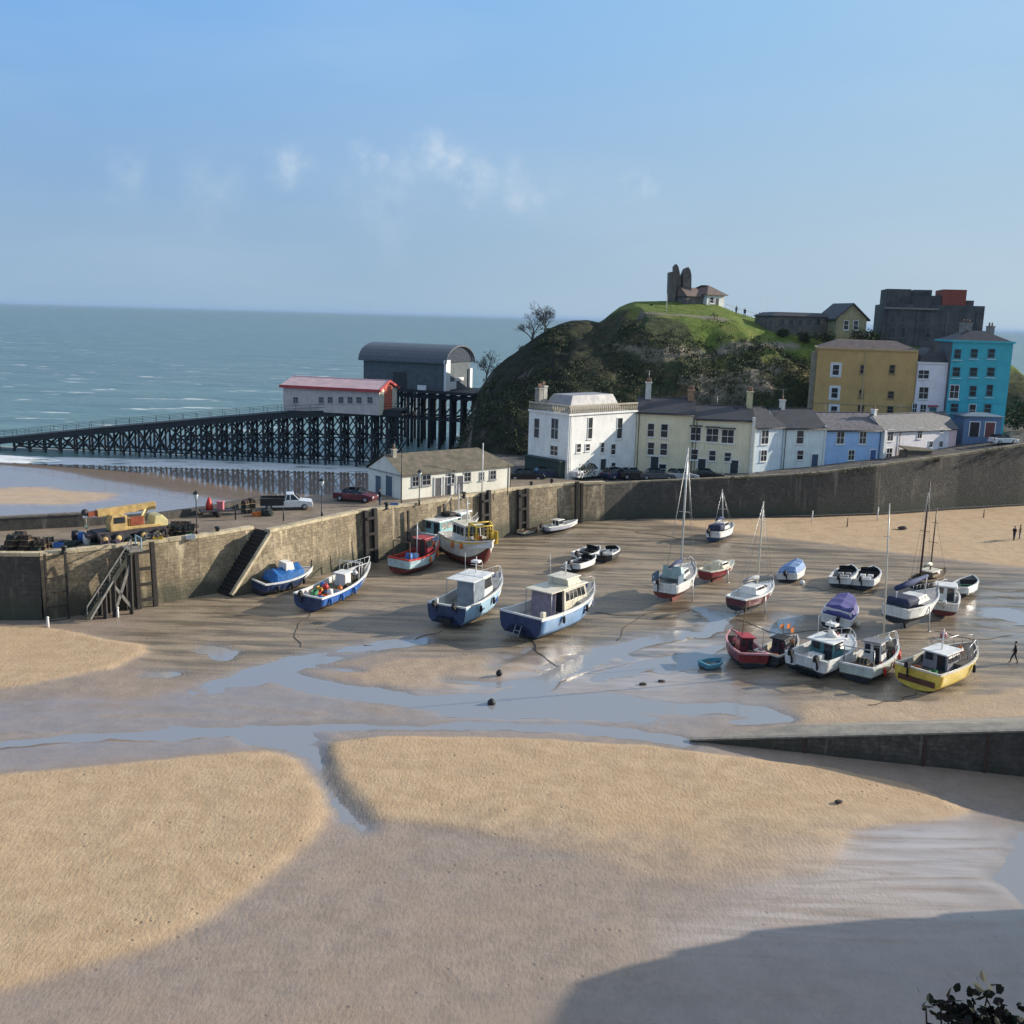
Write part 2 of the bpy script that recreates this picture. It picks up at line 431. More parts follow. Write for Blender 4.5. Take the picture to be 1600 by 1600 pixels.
def gz(x, y):
    i = int(np.clip(np.searchsorted(gx, x) - 1, 0, len(gx) - 2)); j = int(np.clip(np.searchsorted(gy, y) - 1, 0, len(gy) - 2))
    fx = (x - gx[i]) / (gx[i + 1] - gx[i]); fy = (y - gy[j]) / (gy[j + 1] - gy[j])
    return float((GZ[j, i] * (1 - fx) + GZ[j, i + 1] * fx) * (1 - fy) + (GZ[j + 1, i] * (1 - fx) + GZ[j + 1, i + 1] * fx) * fy)
def grid_mesh(name, X, Y, Z, mat, attrs=None, extra=True):
    h, w = X.shape
    vs = np.stack([X, Y, Z], -1).reshape(-1, 3)
    idx = np.arange(h * w).reshape(h, w)
    fs = np.stack([idx[:-1, :-1], idx[:-1, 1:], idx[1:, 1:], idx[1:, :-1]], -1).reshape(-1, 4)
    me = bpy.data.meshes.new(name); me.from_pydata(vs.tolist(), [], fs.tolist())
    me.polygons.foreach_set('use_smooth', [True] * len(fs))
    for k, a in (attrs or {}).items():
        at = me.attributes.new(k, 'FLOAT', 'POINT'); at.data.foreach_set('value', a.reshape(-1).astype(np.float32))
    me.materials.append(mat); me.update()
    o = bpy.data.objects.new(name, me); COL.objects.link(o)
    return o

t = NT('wet_and_dry_sand')
geo = t.new('NewGeometry').outputs['Position']
at = lambda k: t.new('Attribute', attribute_name=k).outputs['Fac']
dry, wet, mud, chn, seaa = at('dry'), at('wet'), at('mud'), at('chan'), at('sea')
big = t.noise(geo, .12, 5, .6); med = t.noise(geo, .9, 5, .6); fine = t.noise(geo, 7.0, 4, .6)
streak = t.noise(t.mapping(geo, (.10, .9, 1)), 1.0, 6, .62, dist=.6)
rip = t.noise(t.mapping(geo, (6.0, 2.6, 1)), 1.0, 4, .6, dist=.3)
rip2 = t.noise(t.mapping(geo, (1.0, 4.0, 1)), 1.0, 3, .5, dist=.5)
dcol = t.mix(t.rng(med, .35, .65), (.44, .315, .195), (.52, .385, .245))
dcol = t.mix(t.math('MULTIPLY', t.rng(big, .45, .65), .5), dcol, (.50, .35, .22))
dcol = t.mix(t.math('MULTIPLY', t.rng(rip, .52, .36), .22), dcol, (.33, .235, .14))
dcol = t.mix(t.math('MULTIPLY', t.rng(t.noise(t.mapping(geo, (.25, .6, 1)), 1.0, 5, .6), .5, .68), .35), dcol, (.40, .29, .185))
wcol = t.mix(t.rng(med, .35, .65), (.285, .222, .172), (.345, .27, .212))
wcol = t.mix(t.math('MULTIPLY', t.rng(big, .42, .66), .55), wcol, (.36, .265, .19))
wcol = t.mix(t.math('MULTIPLY', t.rng(rip, .52, .40), .22), wcol, (.17, .14, .115))
mcol = t.mix(t.rng(streak, .36, .64), (.135, .108, .074), (.335, .262, .18))
mcol = t.mix(t.math('MULTIPLY', t.rng(fine, .5, .7), .45), mcol, (.085, .07, .05))
mcol = t.mix(t.math('MULTIPLY', t.rng(t.noise(t.mapping(geo, (.5, 1.2, 1)), 1.0, 6, .7), .58, .68), .6), mcol, (.07, .065, .04))
col = t.mix(mud, wcol, mcol)
sheen = t.math('MULTIPLY', wet, t.rng(t.math('ADD', t.math('MULTIPLY', streak, .7), t.math('MULTIPLY', big, .3)), .34, .52))
col = t.mix(t.math('MULTIPLY', sheen, .25), col, (.18, .155, .135))
edge = t.math('ADD', dry, t.math('MULTIPLY', t.math('SUBTRACT', med, .5), .25))
dryf = t.rng(edge, .12, .85)
col = t.mix(t.math('MULTIPLY', at('pale'), t.rng(streak, .30, .62)), col, (.47, .425, .40))  # sky sheen put into the colour as a lighter tone
col = t.mix(dryf, col, dcol)
col = t.mix(t.math('MULTIPLY', t.rng(chn, .9, -.2), .75), col, (.225, .205, .19))
vor = t.new('TexVoronoi'); vor.inputs['Scale'].default_value = 1.3; t.link(geo, vor.inputs['Vector'])
foot = t.math('MULTIPLY', t.rng(vor.outputs['Distance'], .16, .06), t.rng(t.noise(t.mapping(geo, (.10, .22, 1)), 1.0, 4, .6), .48, .60))
col = t.mix(t.math('MULTIPLY', foot, .40), col, (.17, .125, .085))
t.link(col, t.b.inputs['Base Color'])
r0 = t.rng(streak, .35, .65, .36, .60)
r0 = t.math('SUBTRACT', r0, t.math('MULTIPLY', sheen, .34))
r0 = t.math('SUBTRACT', r0, t.math('MULTIPLY', seaa, .30), True)
r0 = t.math('SUBTRACT', r0, t.math('MULTIPLY', t.rng(chn, 1.2, .1), .35), True)
r1 = t.math('MAXIMUM', t.math('ADD', r0, t.math('MULTIPLY', dryf, .5)), .07)
t.link(r1, t.b.inputs['Roughness'])
t.put(t.b.inputs['Specular IOR Level'], t.math('ADD', t.rng(dryf, 0, 1, .5, .15, False), t.math('MULTIPLY', t.math('MAXIMUM', sheen, seaa), .5)))
hh = t.math('ADD', t.math('MULTIPLY', rip, 1.0), t.math('MULTIPLY', rip2, .5))
hh = t.math('SUBTRACT', t.math('ADD', hh, t.math('MULTIPLY', fine, .25)), t.math('MULTIPLY', foot, 1.2))
nb = t.new('Bump', Distance=.14)
t.put(nb.inputs['Strength'], t.math('MULTIPLY', t.math('MAXIMUM', t.math('SUBTRACT', t.math('ADD', t.math('MULTIPLY', dryf, .10), .24), t.math('MULTIPLY', sheen, .30)), .02), t.math('SUBTRACT', 1.0, t.math('MULTIPLY', seaa, .92))))
t.link(hh, nb.inputs['Height'])
t.link(nb.outputs[0], t.b.inputs['Normal'])
SAND = t.m
beach = grid_mesh('beach', GX, GY, GZ, SAND, dict(dry=DRYA, chan=CHA, wet=WETA, mud=MUDA, sea=SEAA, pale=SHEENA))
tag(beach, kind='structure')
# sea bed carrying the ground on to the horizon, below the water
SB = M('sea_bed_sand', (.10, .09, .07), .9)
bedmb = MB()
zb = -6.0
x0, x1, y0, y1 = gx[0], gx[-1], gy[0], gy[-1]; BIG = 60000
bedmb.add([(-BIG, -BIG, zb), (BIG, -BIG, zb), (BIG, BIG, zb), (-BIG, BIG, zb)], [(0, 1, 2, 3)])
tag(bedmb.build('sea_bed', SB), kind='structure')

# thin sheet of water lying in the stream beds
t = NT('tidal_stream_water')
geo = t.new('NewGeometry').outputs['Position']
t.b.inputs['Base Color'].default_value = (.265, .262, .265, 1)
t.b.inputs['Roughness'].default_value = .10
t.b.inputs['Specular IOR Level'].default_value = .9
wv = t.noise(t.mapping(geo, (1.2, 3.0, 1)), 1.0, 4, .6)
t.link(t.bump(wv, .10, .05), t.b.inputs['Normal'])
mb = MB()
WX, WY = np.meshgrid(np.linspace(-60, 62, 170), np.linspace(38, 92, 90))
zz, dd, cc, ww, mm, ss = ground_fields(WX, WY)
keep = (cc < 1.6) & (dd < .6)
idx = -np.ones(WX.shape, int); n = 0
for j in range(WX.shape[0] - 1):
    for i in range(WX.shape[1] - 1):
        if keep[j:j + 2, i:i + 2].any():
            for (a, b) in ((j, i), (j, i + 1), (j + 1, i + 1), (j + 1, i)):
                if idx[a, b] < 0:
                    idx[a, b] = n; n += 1; mb.v.append((WX[a, b], WY[a, b], -.075))
            mb.f.append([idx[j, i], idx[j, i + 1], idx[j + 1, i + 1], idx[j + 1, i]]); mb.m.append(0); mb.sm.append(True)
tag(mb.build('tidal_stream', t.m), kind='structure')

# the sea
t = NT('sea_water')
geo = t.new('NewGeometry').outputs['Position']
sx = t.new('SeparateXYZ'); t.link(geo, sx.inputs[0])
dy = sx.outputs['Y']
nearf = t.rng(dy, 165, 420)
farf = t.rng(dy, 500, 6000)
swell = t.noise(t.mapping(geo, (.018, .06, 1)), 1.0, 6, .6)
chop = t.noise(t.mapping(geo, (.16, .42, 1)), 1.0, 5, .62)
patch = t.noise(t.mapping(geo, (.0025, .009, 1)), 1.0, 5, .55)
c = t.mix(nearf, (.130, .245, .220), (.118, .195, .184))
c = t.mix(t.math('MULTIPLY', t.rng(patch, .35, .65), .5), c, (.115, .175, .170))
c = t.mix(t.math('MULTIPLY', t.rng(chop, .5, .35), .35), c, (.05, .115, .120))
mids = t.noise(t.mapping(geo, (.035, .11, 1)), 1.0, 6, .66)
c = t.mix(t.math('MULTIPLY', t.rng(swell, .52, .38), .42), c, (.06, .125, .125))
c = t.mix(t.math('MULTIPLY', t.rng(mids, .50, .68), .55), c, (.19, .26, .25))
c = t.mix(t.math('MULTIPLY', t.rng(mids, .46, .34), .5), c, (.055, .12, .12))
# surf on the beach and scattered whitecaps
shore = t.math('ADD', dy, t.math('ADD', t.math('MULTIPLY', t.noise(t.mapping(geo, (.05, .2, 1)), 1.0, 5), 9.0), t.math('MULTIPLY', sx.outputs['X'], .04)))
surf = t.math('MULTIPLY', t.rng(shore, 175.5, 173.5), t.rng(chop, .30, .5))
surf2 = t.math('MULTIPLY', t.math('MULTIPLY', t.rng(shore, 180.5, 181.5), t.rng(shore, 184, 182.5)), t.rng(chop, .45, .6))
caps = t.noise(t.mapping(geo, (.05, .13, 1)), 1.0, 6, .68)
capf = t.math('MULTIPLY', t.rng(caps, .60, .66), t.rng(patch, .34, .52))
foam = t.math('MAXIMUM', t.math('MAXIMUM', surf, t.math('MULTIPLY', surf2, .8)), t.math('MULTIPLY', capf, .7), True)
c = t.mix(foam, c, (.78, .80, .80))
t.link(c, t.b.inputs['Base Color'])
t.put(t.b.inputs['Roughness'], t.math('ADD', t.math('ADD', .34, t.math('MULTIPLY', farf, .12)), t.math('MULTIPLY', foam, .3)))
t.b.inputs['Specular IOR Level'].default_value = .42
b1 = t.bump(chop, .5, 1.2)
b2 = t.bump(swell, .55, 4.0, b1)
t.link(b2, t.b.inputs['Normal'])
mb = MB()
ys = [150, 175, 200, 260, 400, 800, 2000, 6000, 20000, 60000]
xs = [-60000, -8000, -1500, -400, -150, -60, 0, 60, 150, 400, 1500, 8000, 60000]
for y in ys:
    for x in xs: mb.v.append((x, y, -.82))
for j in range(len(ys) - 1):
    for i in range(len(xs) - 1):
        a = j * len(xs) + i; mb.f.append([a, a + 1, a + len(xs) + 1, a + len(xs)]); mb.m.append(0); mb.sm.append(True)
tag(mb.build('sea', t.m), kind='structure')

# ------------------------------------------------------------------ stone walls of the quay
def stone(name, c1, c2, weed=(.030, .034, .022), weed_top=2.2, sc=1.0, lime=.3):
    t = NT(name)
    uv = t.new('TexCoord').outputs['UV']; geo = t.new('NewGeometry').outputs['Position']
    br = t.new('TexBrick'); br.offset = .5
    br.inputs['Scale'].default_value = sc; br.inputs['Mortar Size'].default_value = .03; br.inputs['Brick Width'].default_value = .62; br.inputs['Row Height'].default_value = .3
    br.inputs['Mortar Smooth'].default_value = .4; br.inputs['Bias'].default_value = -.1
    warpn = t.noise(uv, 1.3, 4, .6, 'Color')
    w = t.n.new('ShaderNodeVectorMath'); w.operation = 'MULTIPLY_ADD'
    t.link(warpn, w.inputs[0]); w.inputs[1].default_value = (.6, .5, 0); t.link(uv, w.inputs[2])
    t.link(w.outputs[0], br.inputs['Vector'])
    br.inputs['Color1'].default_value = (*c1, 1); br.inputs['Color2'].default_value = (*c2, 1)
    br.inputs['Mortar'].default_value = (c1[0] * .66, c1[1] * .64, c1[2] * .62, 1)
    n1 = t.noise(geo, .5, 5, .6); n2 = t.noise(geo, 2.6, 5, .65)
    col = t.mix(t.math('MULTIPLY', t.rng(n2, .38, .62), .85), br.outputs['Color'], tuple(v * .5 for v in c1))
    col = t.mix(t.math('MULTIPLY', t.rng(t.noise(geo, 7.0, 4, .6), .5, .65), .5), col, tuple(v * .42 for v in c1))
    col = t.mix(t.math('MULTIPLY', t.rng(n1, .5, .7), lime), col, tuple(min(1, v * 1.5) for v in c2))
    vo = t.new('TexVoronoi'); vo.inputs['Scale'].default_value = .28; t.link(t.mapping(uv, (.6, 1.2, 1)), vo.inputs['Vector']); vs_ = t.new('SeparateColor'); t.link(vo.outputs['Color'], vs_.inputs[0])
    col = t.mix(t.math('MULTIPLY', t.rng(vs_.outputs[0], .1, .9), .38), col, tuple(v * .55 for v in c1))
    pale = t.noise(t.mapping(geo, (1.1, 1.1, .10)), 1.0, 6, .65)
    col = t.mix(t.math('MULTIPLY', t.rng(pale, .56, .70), .55), col, tuple(min(1, v * 2.0) for v in c2))
    drip = t.noise(t.mapping(geo, (1.6, 1.6, .12)), 1.0, 5, .6)
    col = t.mix(t.math('MULTIPLY', t.rng(drip, .52, .7), .5), col, (.06, .055, .045))
    sx = t.new('SeparateXYZ'); t.link(geo, sx.inputs[0])
    hgt = t.math('ADD', sx.outputs['Z'], t.math('MULTIPLY', t.math('SUBTRACT', t.noise(t.mapping(geo, (.6, .6, .3)), 1.0, 4), .5), 2.4))
    col = t.mix(t.math('MULTIPLY', t.rng(hgt, weed_top, weed_top - 1.6), .8), col, t.mix(n2, weed, tuple(v * 2.2 for v in weed)))
    t.link(col, t.b.inputs['Base Color'])
    t.b.inputs['Roughness'].default_value = .85
    hb = t.math('ADD', t.math('MULTIPLY', br.outputs['Fac'], -.3), t.math('MULTIPLY', n2, .8))
    t.link(t.bump(hb, .55, .10), t.b.inputs['Normal'])
    return t.m
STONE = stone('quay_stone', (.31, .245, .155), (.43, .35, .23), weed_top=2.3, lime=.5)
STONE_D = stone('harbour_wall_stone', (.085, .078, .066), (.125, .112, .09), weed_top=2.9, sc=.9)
COPE = M('coping_stone', (.50, .42, .28), .8, .22, 1.2, .3)
DECK = None
t = NT('quay_paving')
geo = t.new('NewGeometry').outputs['Position']
n1 = t.noise(geo, .35, 5); n2 = t.noise(geo, 3.0, 5, .65)
c = t.mix(t.rng(n1, .35, .65), (.175, .135, .095), (.27, .21, .15))
c = t.mix(t.math('MULTIPLY', t.rng(n2, .45, .7), .5), c, (.10, .08, .06))
t.link(c, t.b.inputs['Base Color']); t.b.inputs['Roughness'].default_value = .85
t.link(t.bump(n2, .4, .05), t.b.inputs['Normal'])
DECK = t.m
def strip_wall(name, top, base, mat, parent=None, thick=.0):
    """wall face following two 3-D polylines, with metric UVs"""
    me = bpy.data.meshes.new(name); vs, fs, uvs = [], [], []
    s = 0; acc = [0]
    for i in range(1, len(top)):
        s += (Vector(top[i]) - Vector(top[i - 1])).length; acc.append(s)
    nr = 4
    for i in range(len(top)):
        a, b = Vector(base[i]), Vector(top[i])
        for k in range(nr + 1): vs.append(a.lerp(b, k / nr))
    for i in range(len(top) - 1):
        for k in range(nr):
            q = i * (nr + 1) + k
            fs.append((q, q + nr + 1, q + nr + 2, q + 1))
    me.from_pydata([tuple(v) for v in vs], [], fs)
    uvl = me.uv_layers.new(name='UVMap')
    for p in me.polygons:
        for li in p.loop_indices:
            vi = me.loops[li].vertex_index; uvl.data[li].uv = (acc[vi // (nr + 1)], vs[vi].z)
    me.materials.append(mat); me.update()
    o = bpy.data.objects.new(name, me); COL.objects.link(o)
    if parent: o.parent = parent
    return o
def cope_strip(name, pts, mat, parent, w=.7, h=.28, out=.08, side=1, jitter=.02):
    mb = MB()
    for i in range(len(pts) - 1):
        a, b = Vector(pts[i]), Vector(pts[i + 1]); d = (b - a); L = d.length; d.normalize()
        nrm = Vector((d.y, -d.x, 0)) * side
        k = max(1, int(L / 1.3))
        for j in range(k):
            p = a + d * (L * (j + .5) / k) + nrm * (out - w / 2 + random.uniform(-jitter, jitter))
            q = d.to_track_quat('X', 'Z').to_matrix()
            mb.box(p + Vector((0, 0, h / 2 - .05 + random.uniform(-.015, .015))), (L / k - .02, w, h), 0, 0, q)
    return mb.build(name, mat, parent)

# outline of the quay's harbour side, left to right (z = quay level)
def q3(px, py, z=QZ): v = P(px, py, z); return Vector((v.x, v.y, z))
QA = [q3(-260, 869), q3(62, 868)]                       # end face of the quay, facing the camera
QB = [q3(62, 868), q3(150, 859), q3(240, 848.5), q3(310, 840), q3(396, 826)]      # set-back part with the timber stairs
stepw = 2.1
dq = (QB[-1] - QB[-2]).normalized(); nq = Vector((dq.y, -dq.x, 0))
S_TOP_IN = QB[-1]
QC0 = QB[-1] + dq * 0.2 + nq * stepw
QC = [QC0, q3(560, 801), q3(660, 787.5), q3(800, 766), q3(880, 758), q3(945, 755)]
quay = thing('quay_wall', 'long pale stone quay wall with stone steps running from left edge to the harbour corner', 'quay')
def down(pts, z=-.9, batter=.35, side=1):
    out = []
    for i, p in enumerate(pts):
        d = (pts[min(i + 1, len(pts) - 1)] - pts[max(i - 1, 0)]).normalized()
        out.append(Vector((p.x + d.y * batter * side, p.y - d.x * batter * side, z)))
    return out
strip_wall('end_wall', QA, down(QA), STONE_D, quay)  # shaded end of the quay, its shade put into a darker stone colour
strip_wall('wall', QB + [QB[-1] + dq * 3.0], down(QB + [QB[-1] + dq * 3.0]), STONE, quay)
# outer wall to the right of the steps; its left end follows the flight of steps
run = 4.3
foot = QC0 - dq * run
bm_ = MB()
base_o = down([foot, QC0, QC[1]])
strip_wall('wall', QC, down(QC), STONE, quay)
tri = bpy.data.meshes.new('stair_wall')
f0 = Vector((foot.x, foot.y, .15)); b1_ = down(QC)[0]
ft = foot + nq * .30; 
tri.from_pydata([(ft.x, ft.y, -.9), tuple(b1_), tuple(QC0), (foot.x + nq.x * .28, foot.y + nq.y * .28, .2)], [], [(0, 1, 2, 3)])
u = tri.uv_layers.new(name='UVMap')
for li, uvv in enumerate([(0, -.9), (run, -.9), (run, QZ), (0, .2)]): u.data[li].uv = uvv
tri.materials.append(STONE)
o = bpy.data.objects.new('stair_wall', tri); COL.objects.link(o); o.parent = quay
mb = MB(); ns = 17
for k in range(ns):
    z1 = QZ - .12 - (QZ - .2) * k / ns; z0 = z1 - .9
    a = QC0 - dq * (run * k / ns); b = QC0 - dq * (run * (k + 1.0) / ns)
    mid = (a + b) / 2 - nq * (stepw / 2 - .02)
    mb.box((mid.x, mid.y, (z0 + z1) / 2), ((a - b).length, stepw - .06, z1 - z0), math.atan2(dq.y, dq.x))
STEPM = M('shade_dark_steps', (.028, .026, .023), .9, .3, 2, .4)  # near-black colour carries the shade on the flight
mb.build('steps', STEPM, quay)
mb = MB()
mb.beam(QC0 + Vector((0, 0, -.1)) + nq * .1, Vector((foot.x, foot.y, .25)) + nq * .3, .35, .25)
mb.build('stair_coping', COPE, quay)
cope_strip('coping', QA, COPE, quay, side=1)
cope_strip('coping', QB, COPE, quay, side=1)
cope_strip('coping', QC, COPE, quay, side=1)

# far (seaward) edge of the quay with its low parapet
QF = [q3(-260, 829), q3(0, 829), q3(130, 822), q3(250, 812), q3(330, 801), q3(430, 782), q3(545, 768), q3(620, 758), q3(700, 742), q3(760, 736)]
decko = MB()
hs = [Vector(p) for p in QA[:1] + [QA[1]] + QB[1:] + QC]
poly = [(p.x, p.y) for p in QA] + [(p.x, p.y) for p in QB[1:]] + [(QC0 - nq * stepw)[:2]] + [(p.x, p.y) for p in QC] + [(p.x, p.y) for p in QF[::-1]]
bm = bmesh.new()
vs = [bm.verts.new((x, y, QZ)) for x, y in poly]
bm.faces.new(vs); bmesh.ops.triangulate(bm, faces=bm.faces)
me = bpy.data.meshes.new('quay_deck'); bm.to_mesh(me); bm.free(); me.materials.append(DECK)
o = bpy.data.objects.new('quay_deck', me); COL.objects.link(o); tag(o, kind='structure')
par = thing('sea_parapet', 'low dark stone parapet along the sea side of the quay, behind the yellow crane', 'parapet')
mb = MB()
pp = QF[:6]
for i in range(len(pp) - 1):
    a, b = pp[i], pp[i + 1]
    h = 1.15 if i < 2 else .7
    mb.beam(a + Vector((0, 0, h / 2)), b + Vector((0, 0, h / 2)), .55, h)
mb.build('wall', STONE_D, par)
cope_strip('coping', [p + Vector((0, 0, 1.15)) for p in pp[:3]], M('parapet_coping', (.16, .14, .12), .85, .2), par, .7, .15, .35)
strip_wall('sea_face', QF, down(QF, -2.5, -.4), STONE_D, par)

# dark wall on the far side of the harbour, rising to the right with the road behind it
WT = [(945, 755), (1000, 752), (1090, 748), (1170, 744.5), (1280, 738), (1370, 727), (1430, 718), (1500, 709), (1600, 694), (1750, 672), (1950, 640)]
WB = [(918, 808), (1000, 808), (1090, 808), (1170, 807), (1280, 806), (1370, 803), (1430, 799), (1500, 794), (1600, 789), (1750, 780), (1950, 770)]
wtop, wbase = [], []
for (a, b) in zip(WT, WB):
    g0 = P(a[0], b[1], .6); y = g0.y
    if a[0] == 945: y = QC[-1].y
    tpt = PY(a[0], a[1], y - .35)
    wtop.append(tpt); wbase.append(Vector((tpt.x, y - .75, -.4)))
wtop[0] = QC[-1].copy(); wbase[0] = down(QC)[-1]
far_wall = thing('harbour_wall', 'tall dark stone harbour wall in shade below the row of painted houses', 'harbour wall')
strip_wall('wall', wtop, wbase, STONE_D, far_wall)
mb = MB()
for i in range(len(wtop) - 1):
    a, b = wtop[i], wtop[i + 1]; d = (b - a).normalized(); n = Vector((-d.y, d.x, 0))
    mb.beam(a + n * .3 + Vector((0, 0, -.32)), b + n * .3 + Vector((0, 0, -.32)), .62, .66)
mb.build('parapet_top', M('parapet_stone', (.21, .185, .13), .9, .3, 1.2, .4), far_wall)
# plinth of darker concrete at the foot of the wall
mb = MB()
for i in range(len(wbase) - 1):
    a, b = wbase[i], wbase[i + 1]; d = (b - a).normalized(); n = Vector((d.y, -d.x, 0))
    mb.beam(a + n * .15 + Vector((0, 0, .6)), b + n * .15 + Vector((0, 0, .6)), .9, 1.3)
mb.build('footing', M('wet_footing', (.05, .047, .04), .8, .3, 1.5, .4), far_wall)
# concrete slipway running down on to the sand at the right
slip = thing('slipway', 'grey concrete slipway sloping down on to the sand with a dark shaded side', 'slipway')
a0 = P(1078, 1157, .0); yb_ = P(1600, 1216, 0).y; a1 = Vector((PY(1600, 1143, yb_ + .25)))
dirs = (a1 - a0); perp = Vector((-dirs.y, dirs.x, 0)).normalized()
if perp.y < 0: perp = -perp
far_end = a0 + dirs * 2.6
wid = 5.2
v3_ = P(1236, 1133, .70); v2_ = PY(1602, 1119, 62.0); v2_ = v3_ + (v2_ - v3_) * 2.4
vt = [a0, far_end, v2_, v3_]
mb = MB()
mb.add(vt, [(0, 1, 2, 3)])
vb = [Vector((v.x, v.y, -1)) for v in vt]
o = mb.build('ramp', M('slipway_concrete', (.30, .27, .22), .75, .18, .7, .3), slip)
def off(v, n): return v
strip_wall('side_wall', [a0, a0.lerp(far_end, .5), far_end], [vb[0], vb[0].lerp(vb[1], .5) , vb[1]], stone('slipway_wall_stone', (.13, .115, .095), (.18, .16, .13), weed_top=1.0), slip)
strip_wall('far_side_wall', [vt[2], vt[3], vt[0]], [vb[2], vb[3], vb[0]], STONE_D, slip)
mb = MB(); mb.beam(a0 + Vector((0, .12, .02)), far_end + Vector((0, .12, .02)), .34, .10); mb.build('kerb', M('slipway_kerb', (.26, .24, .20), .8, .2), slip)
for f in (.36, .72, .9):
    p = a0.lerp(a1, f); mb = MB(); mb.b2((p.x - .06, p.y - .10, -.4), (p.x + .06, p.y, p.z - .1)); mb.build('joint', RUST, slip)
# ------------------------------------------------------------------ castle hill and the ground of the town
WLX = np.array([p.x for p in wtop]); WLY = np.array([p.y for p in wtop]); WLZ = np.array([p.z for p in wtop])
RIDGE = [(640, 745, 185), (690, 722, 186), (722, 690, 188), (738, 640, 190), (752, 606, 190), (770, 580, 190), (790, 562, 190), (822, 538, 191), (860, 513, 192), (890, 502, 194), (915, 500, 196), (938, 504, 198), (952, 492, 199), (968, 479, 200), (990, 471, 200), (1040, 470, 202), (1085, 472, 202), (1120, 476, 202), (1150, 488, 201),
         (1190, 500, 200), (1230, 510, 198), (1265, 516, 197), (1300, 520, 196), (1370, 524, 196), (1430, 530, 196), (1530, 545, 196), (1572, 585, 194), (1600, 650, 190), (1680, 690, 185), (1800, 700, 180), (2100, 720, 180)]
rx = np.array([PY(*p).x for p in RIDGE]); ry = np.array([float(p[2]) for p in RIDGE]); rzz = np.array([PY(*p).z for p in RIDGE])
def town_z(X, Y):
    yr = np.interp(X, rx, ry); zr = np.interp(X, rx, rzz)
    road = np.where(X < WLX[0], QZ, np.interp(X, WLX, WLZ)) - .35
    road = np.maximum(road, 4.9)
    wally = np.interp(X, WLX, WLY)
    toe = np.interp(X, [-30, -14, -6, 0, 8, 16, 60, 100], [170, 156, 150, 146, 147, 150, 166, 172])
    toez = np.where(X < -7, np.interp(X, [-22, -7], [-2.5, 3.0]), road)
    v = np.clip((Y - toe) / np.maximum(yr - toe, 5), 0, 1)
    prof = .40 * smooth(0, .22, v) + .32 * smooth(.16, .62, v) + .28 * v ** 1.2
    front = toez + (zr - toez) * prof
    back = zr - ((Y - yr) / 42) ** 2 * 16
    back = np.where(X < 45, zr - ((Y - yr) / 22) ** 2 * 10 , back)
    z = np.where(Y < yr, front, np.maximum(back, -5))
    rough = (fbm(X, Y, 11, 71, 5) - .5) * 5.0 + (fbm(X, Y, 3, 77, 4) - .5) * 2.6
    amp = np.where(X > 22, 1 - .85 * smooth(.38, .55, v), 1.0) * smooth(0, .12, v) * np.where(v >= 1, .15, 1 - .8 * smooth(.78, 1, v)) * np.clip((zr - toez) / 14, 0, 1)
    z = z + rough * amp
    return z, v
tnx, tny = 190, 150
txs = np.concatenate([np.linspace(-34, 72, 170), np.linspace(74, 150, 30)])
vv = np.concatenate([np.linspace(0, 1, 130), np.linspace(1.03, 1.9, 24)])
TX = np.tile(txs, (len(vv), 1))
y_start = np.where(txs < WLX[0], np.interp(txs, [-34, -12, WLX[0]], [150, 128, WLY[0] + .1]), np.interp(txs, WLX, WLY) + .45)
y_ridge = np.interp(txs, rx, ry)
TY = np.where(vv[:, None] <= 1, y_start[None, :] + (y_ridge - y_start)[None, :] * np.minimum(vv[:, None], 1), y_ridge[None, :] + (vv[:, None] - 1) * 75)
TZ, TV = town_z(TX, TY)
t = NT('hill_turf_and_rock')
geo_n = t.new('NewGeometry'); geo = geo_n.outputs['Position']
nrm = t.new('SeparateXYZ'); t.link(geo_n.outputs['True Normal'], nrm.inputs[0])
pz = t.new('SeparateXYZ'); t.link(geo, pz.inputs[0])
hv = t.new('Attribute', attribute_name='slope_v').outputs['Fac']
n1 = t.noise(geo, .16, 5, .6); n2 = t.noise(geo, .8, 5, .65); n3 = t.noise(geo, 4.0, 4, .6)
grass = t.mix(t.rng(n2, .35, .65), (.085, .130, .022), (.150, .195, .040))
grass = t.mix(t.math('MULTIPLY', t.rng(n1, .5, .65), .6), grass, (.19, .19, .06))
scrub = t.mix(t.rng(n2, .35, .65), (.030, .042, .020), (.070, .080, .034))
scrub = t.mix(t.math('MULTIPLY', t.rng(n1, .48, .62), .75), scrub, (.115, .085, .045))
rock = t.mix(t.rng(n2, .35, .65), (.10, .085, .075), (.20, .17, .145))
gsel = t.math('ADD', t.math('ADD', hv, t.rng(pz.outputs['X'], 12, 34, -.45, .33)), t.math('MULTIPLY', t.math('SUBTRACT', n1, .5), .7))
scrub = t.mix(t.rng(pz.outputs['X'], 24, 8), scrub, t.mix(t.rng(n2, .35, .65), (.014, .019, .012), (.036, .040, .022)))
c = t.mix(t.rng(gsel, .62, .80), scrub, grass)
pth = t.new('Attribute', attribute_name='path').outputs['Fac']
c = t.mix(t.math('MULTIPLY', pth, t.rng(n2, .25, .5)), c, (.24, .21, .16))
steep = t.math('ADD', nrm.outputs['Z'], t.math('MULTIPLY', t.math('SUBTRACT', n2, .5), .7))
c = t.mix(t.math('MULTIPLY', t.rng(steep, .62, .42), t.rng(n1, .40, .58)), c, rock)
road = t.mix(t.rng(n2, .35, .65), (.10, .095, .09), (.16, .15, .135))
c = t.mix(t.rng(hv, .022, .004), c, road)
t.link(c, t.b.inputs['Base Color']); t.b.inputs['Roughness'].default_value = .95; t.b.inputs['Specular IOR Level'].default_value = .15
t.link(t.bump(t.math('ADD', n2, t.math('MULTIPLY', n3, .5)), .8, .5), t.b.inputs['Normal'])
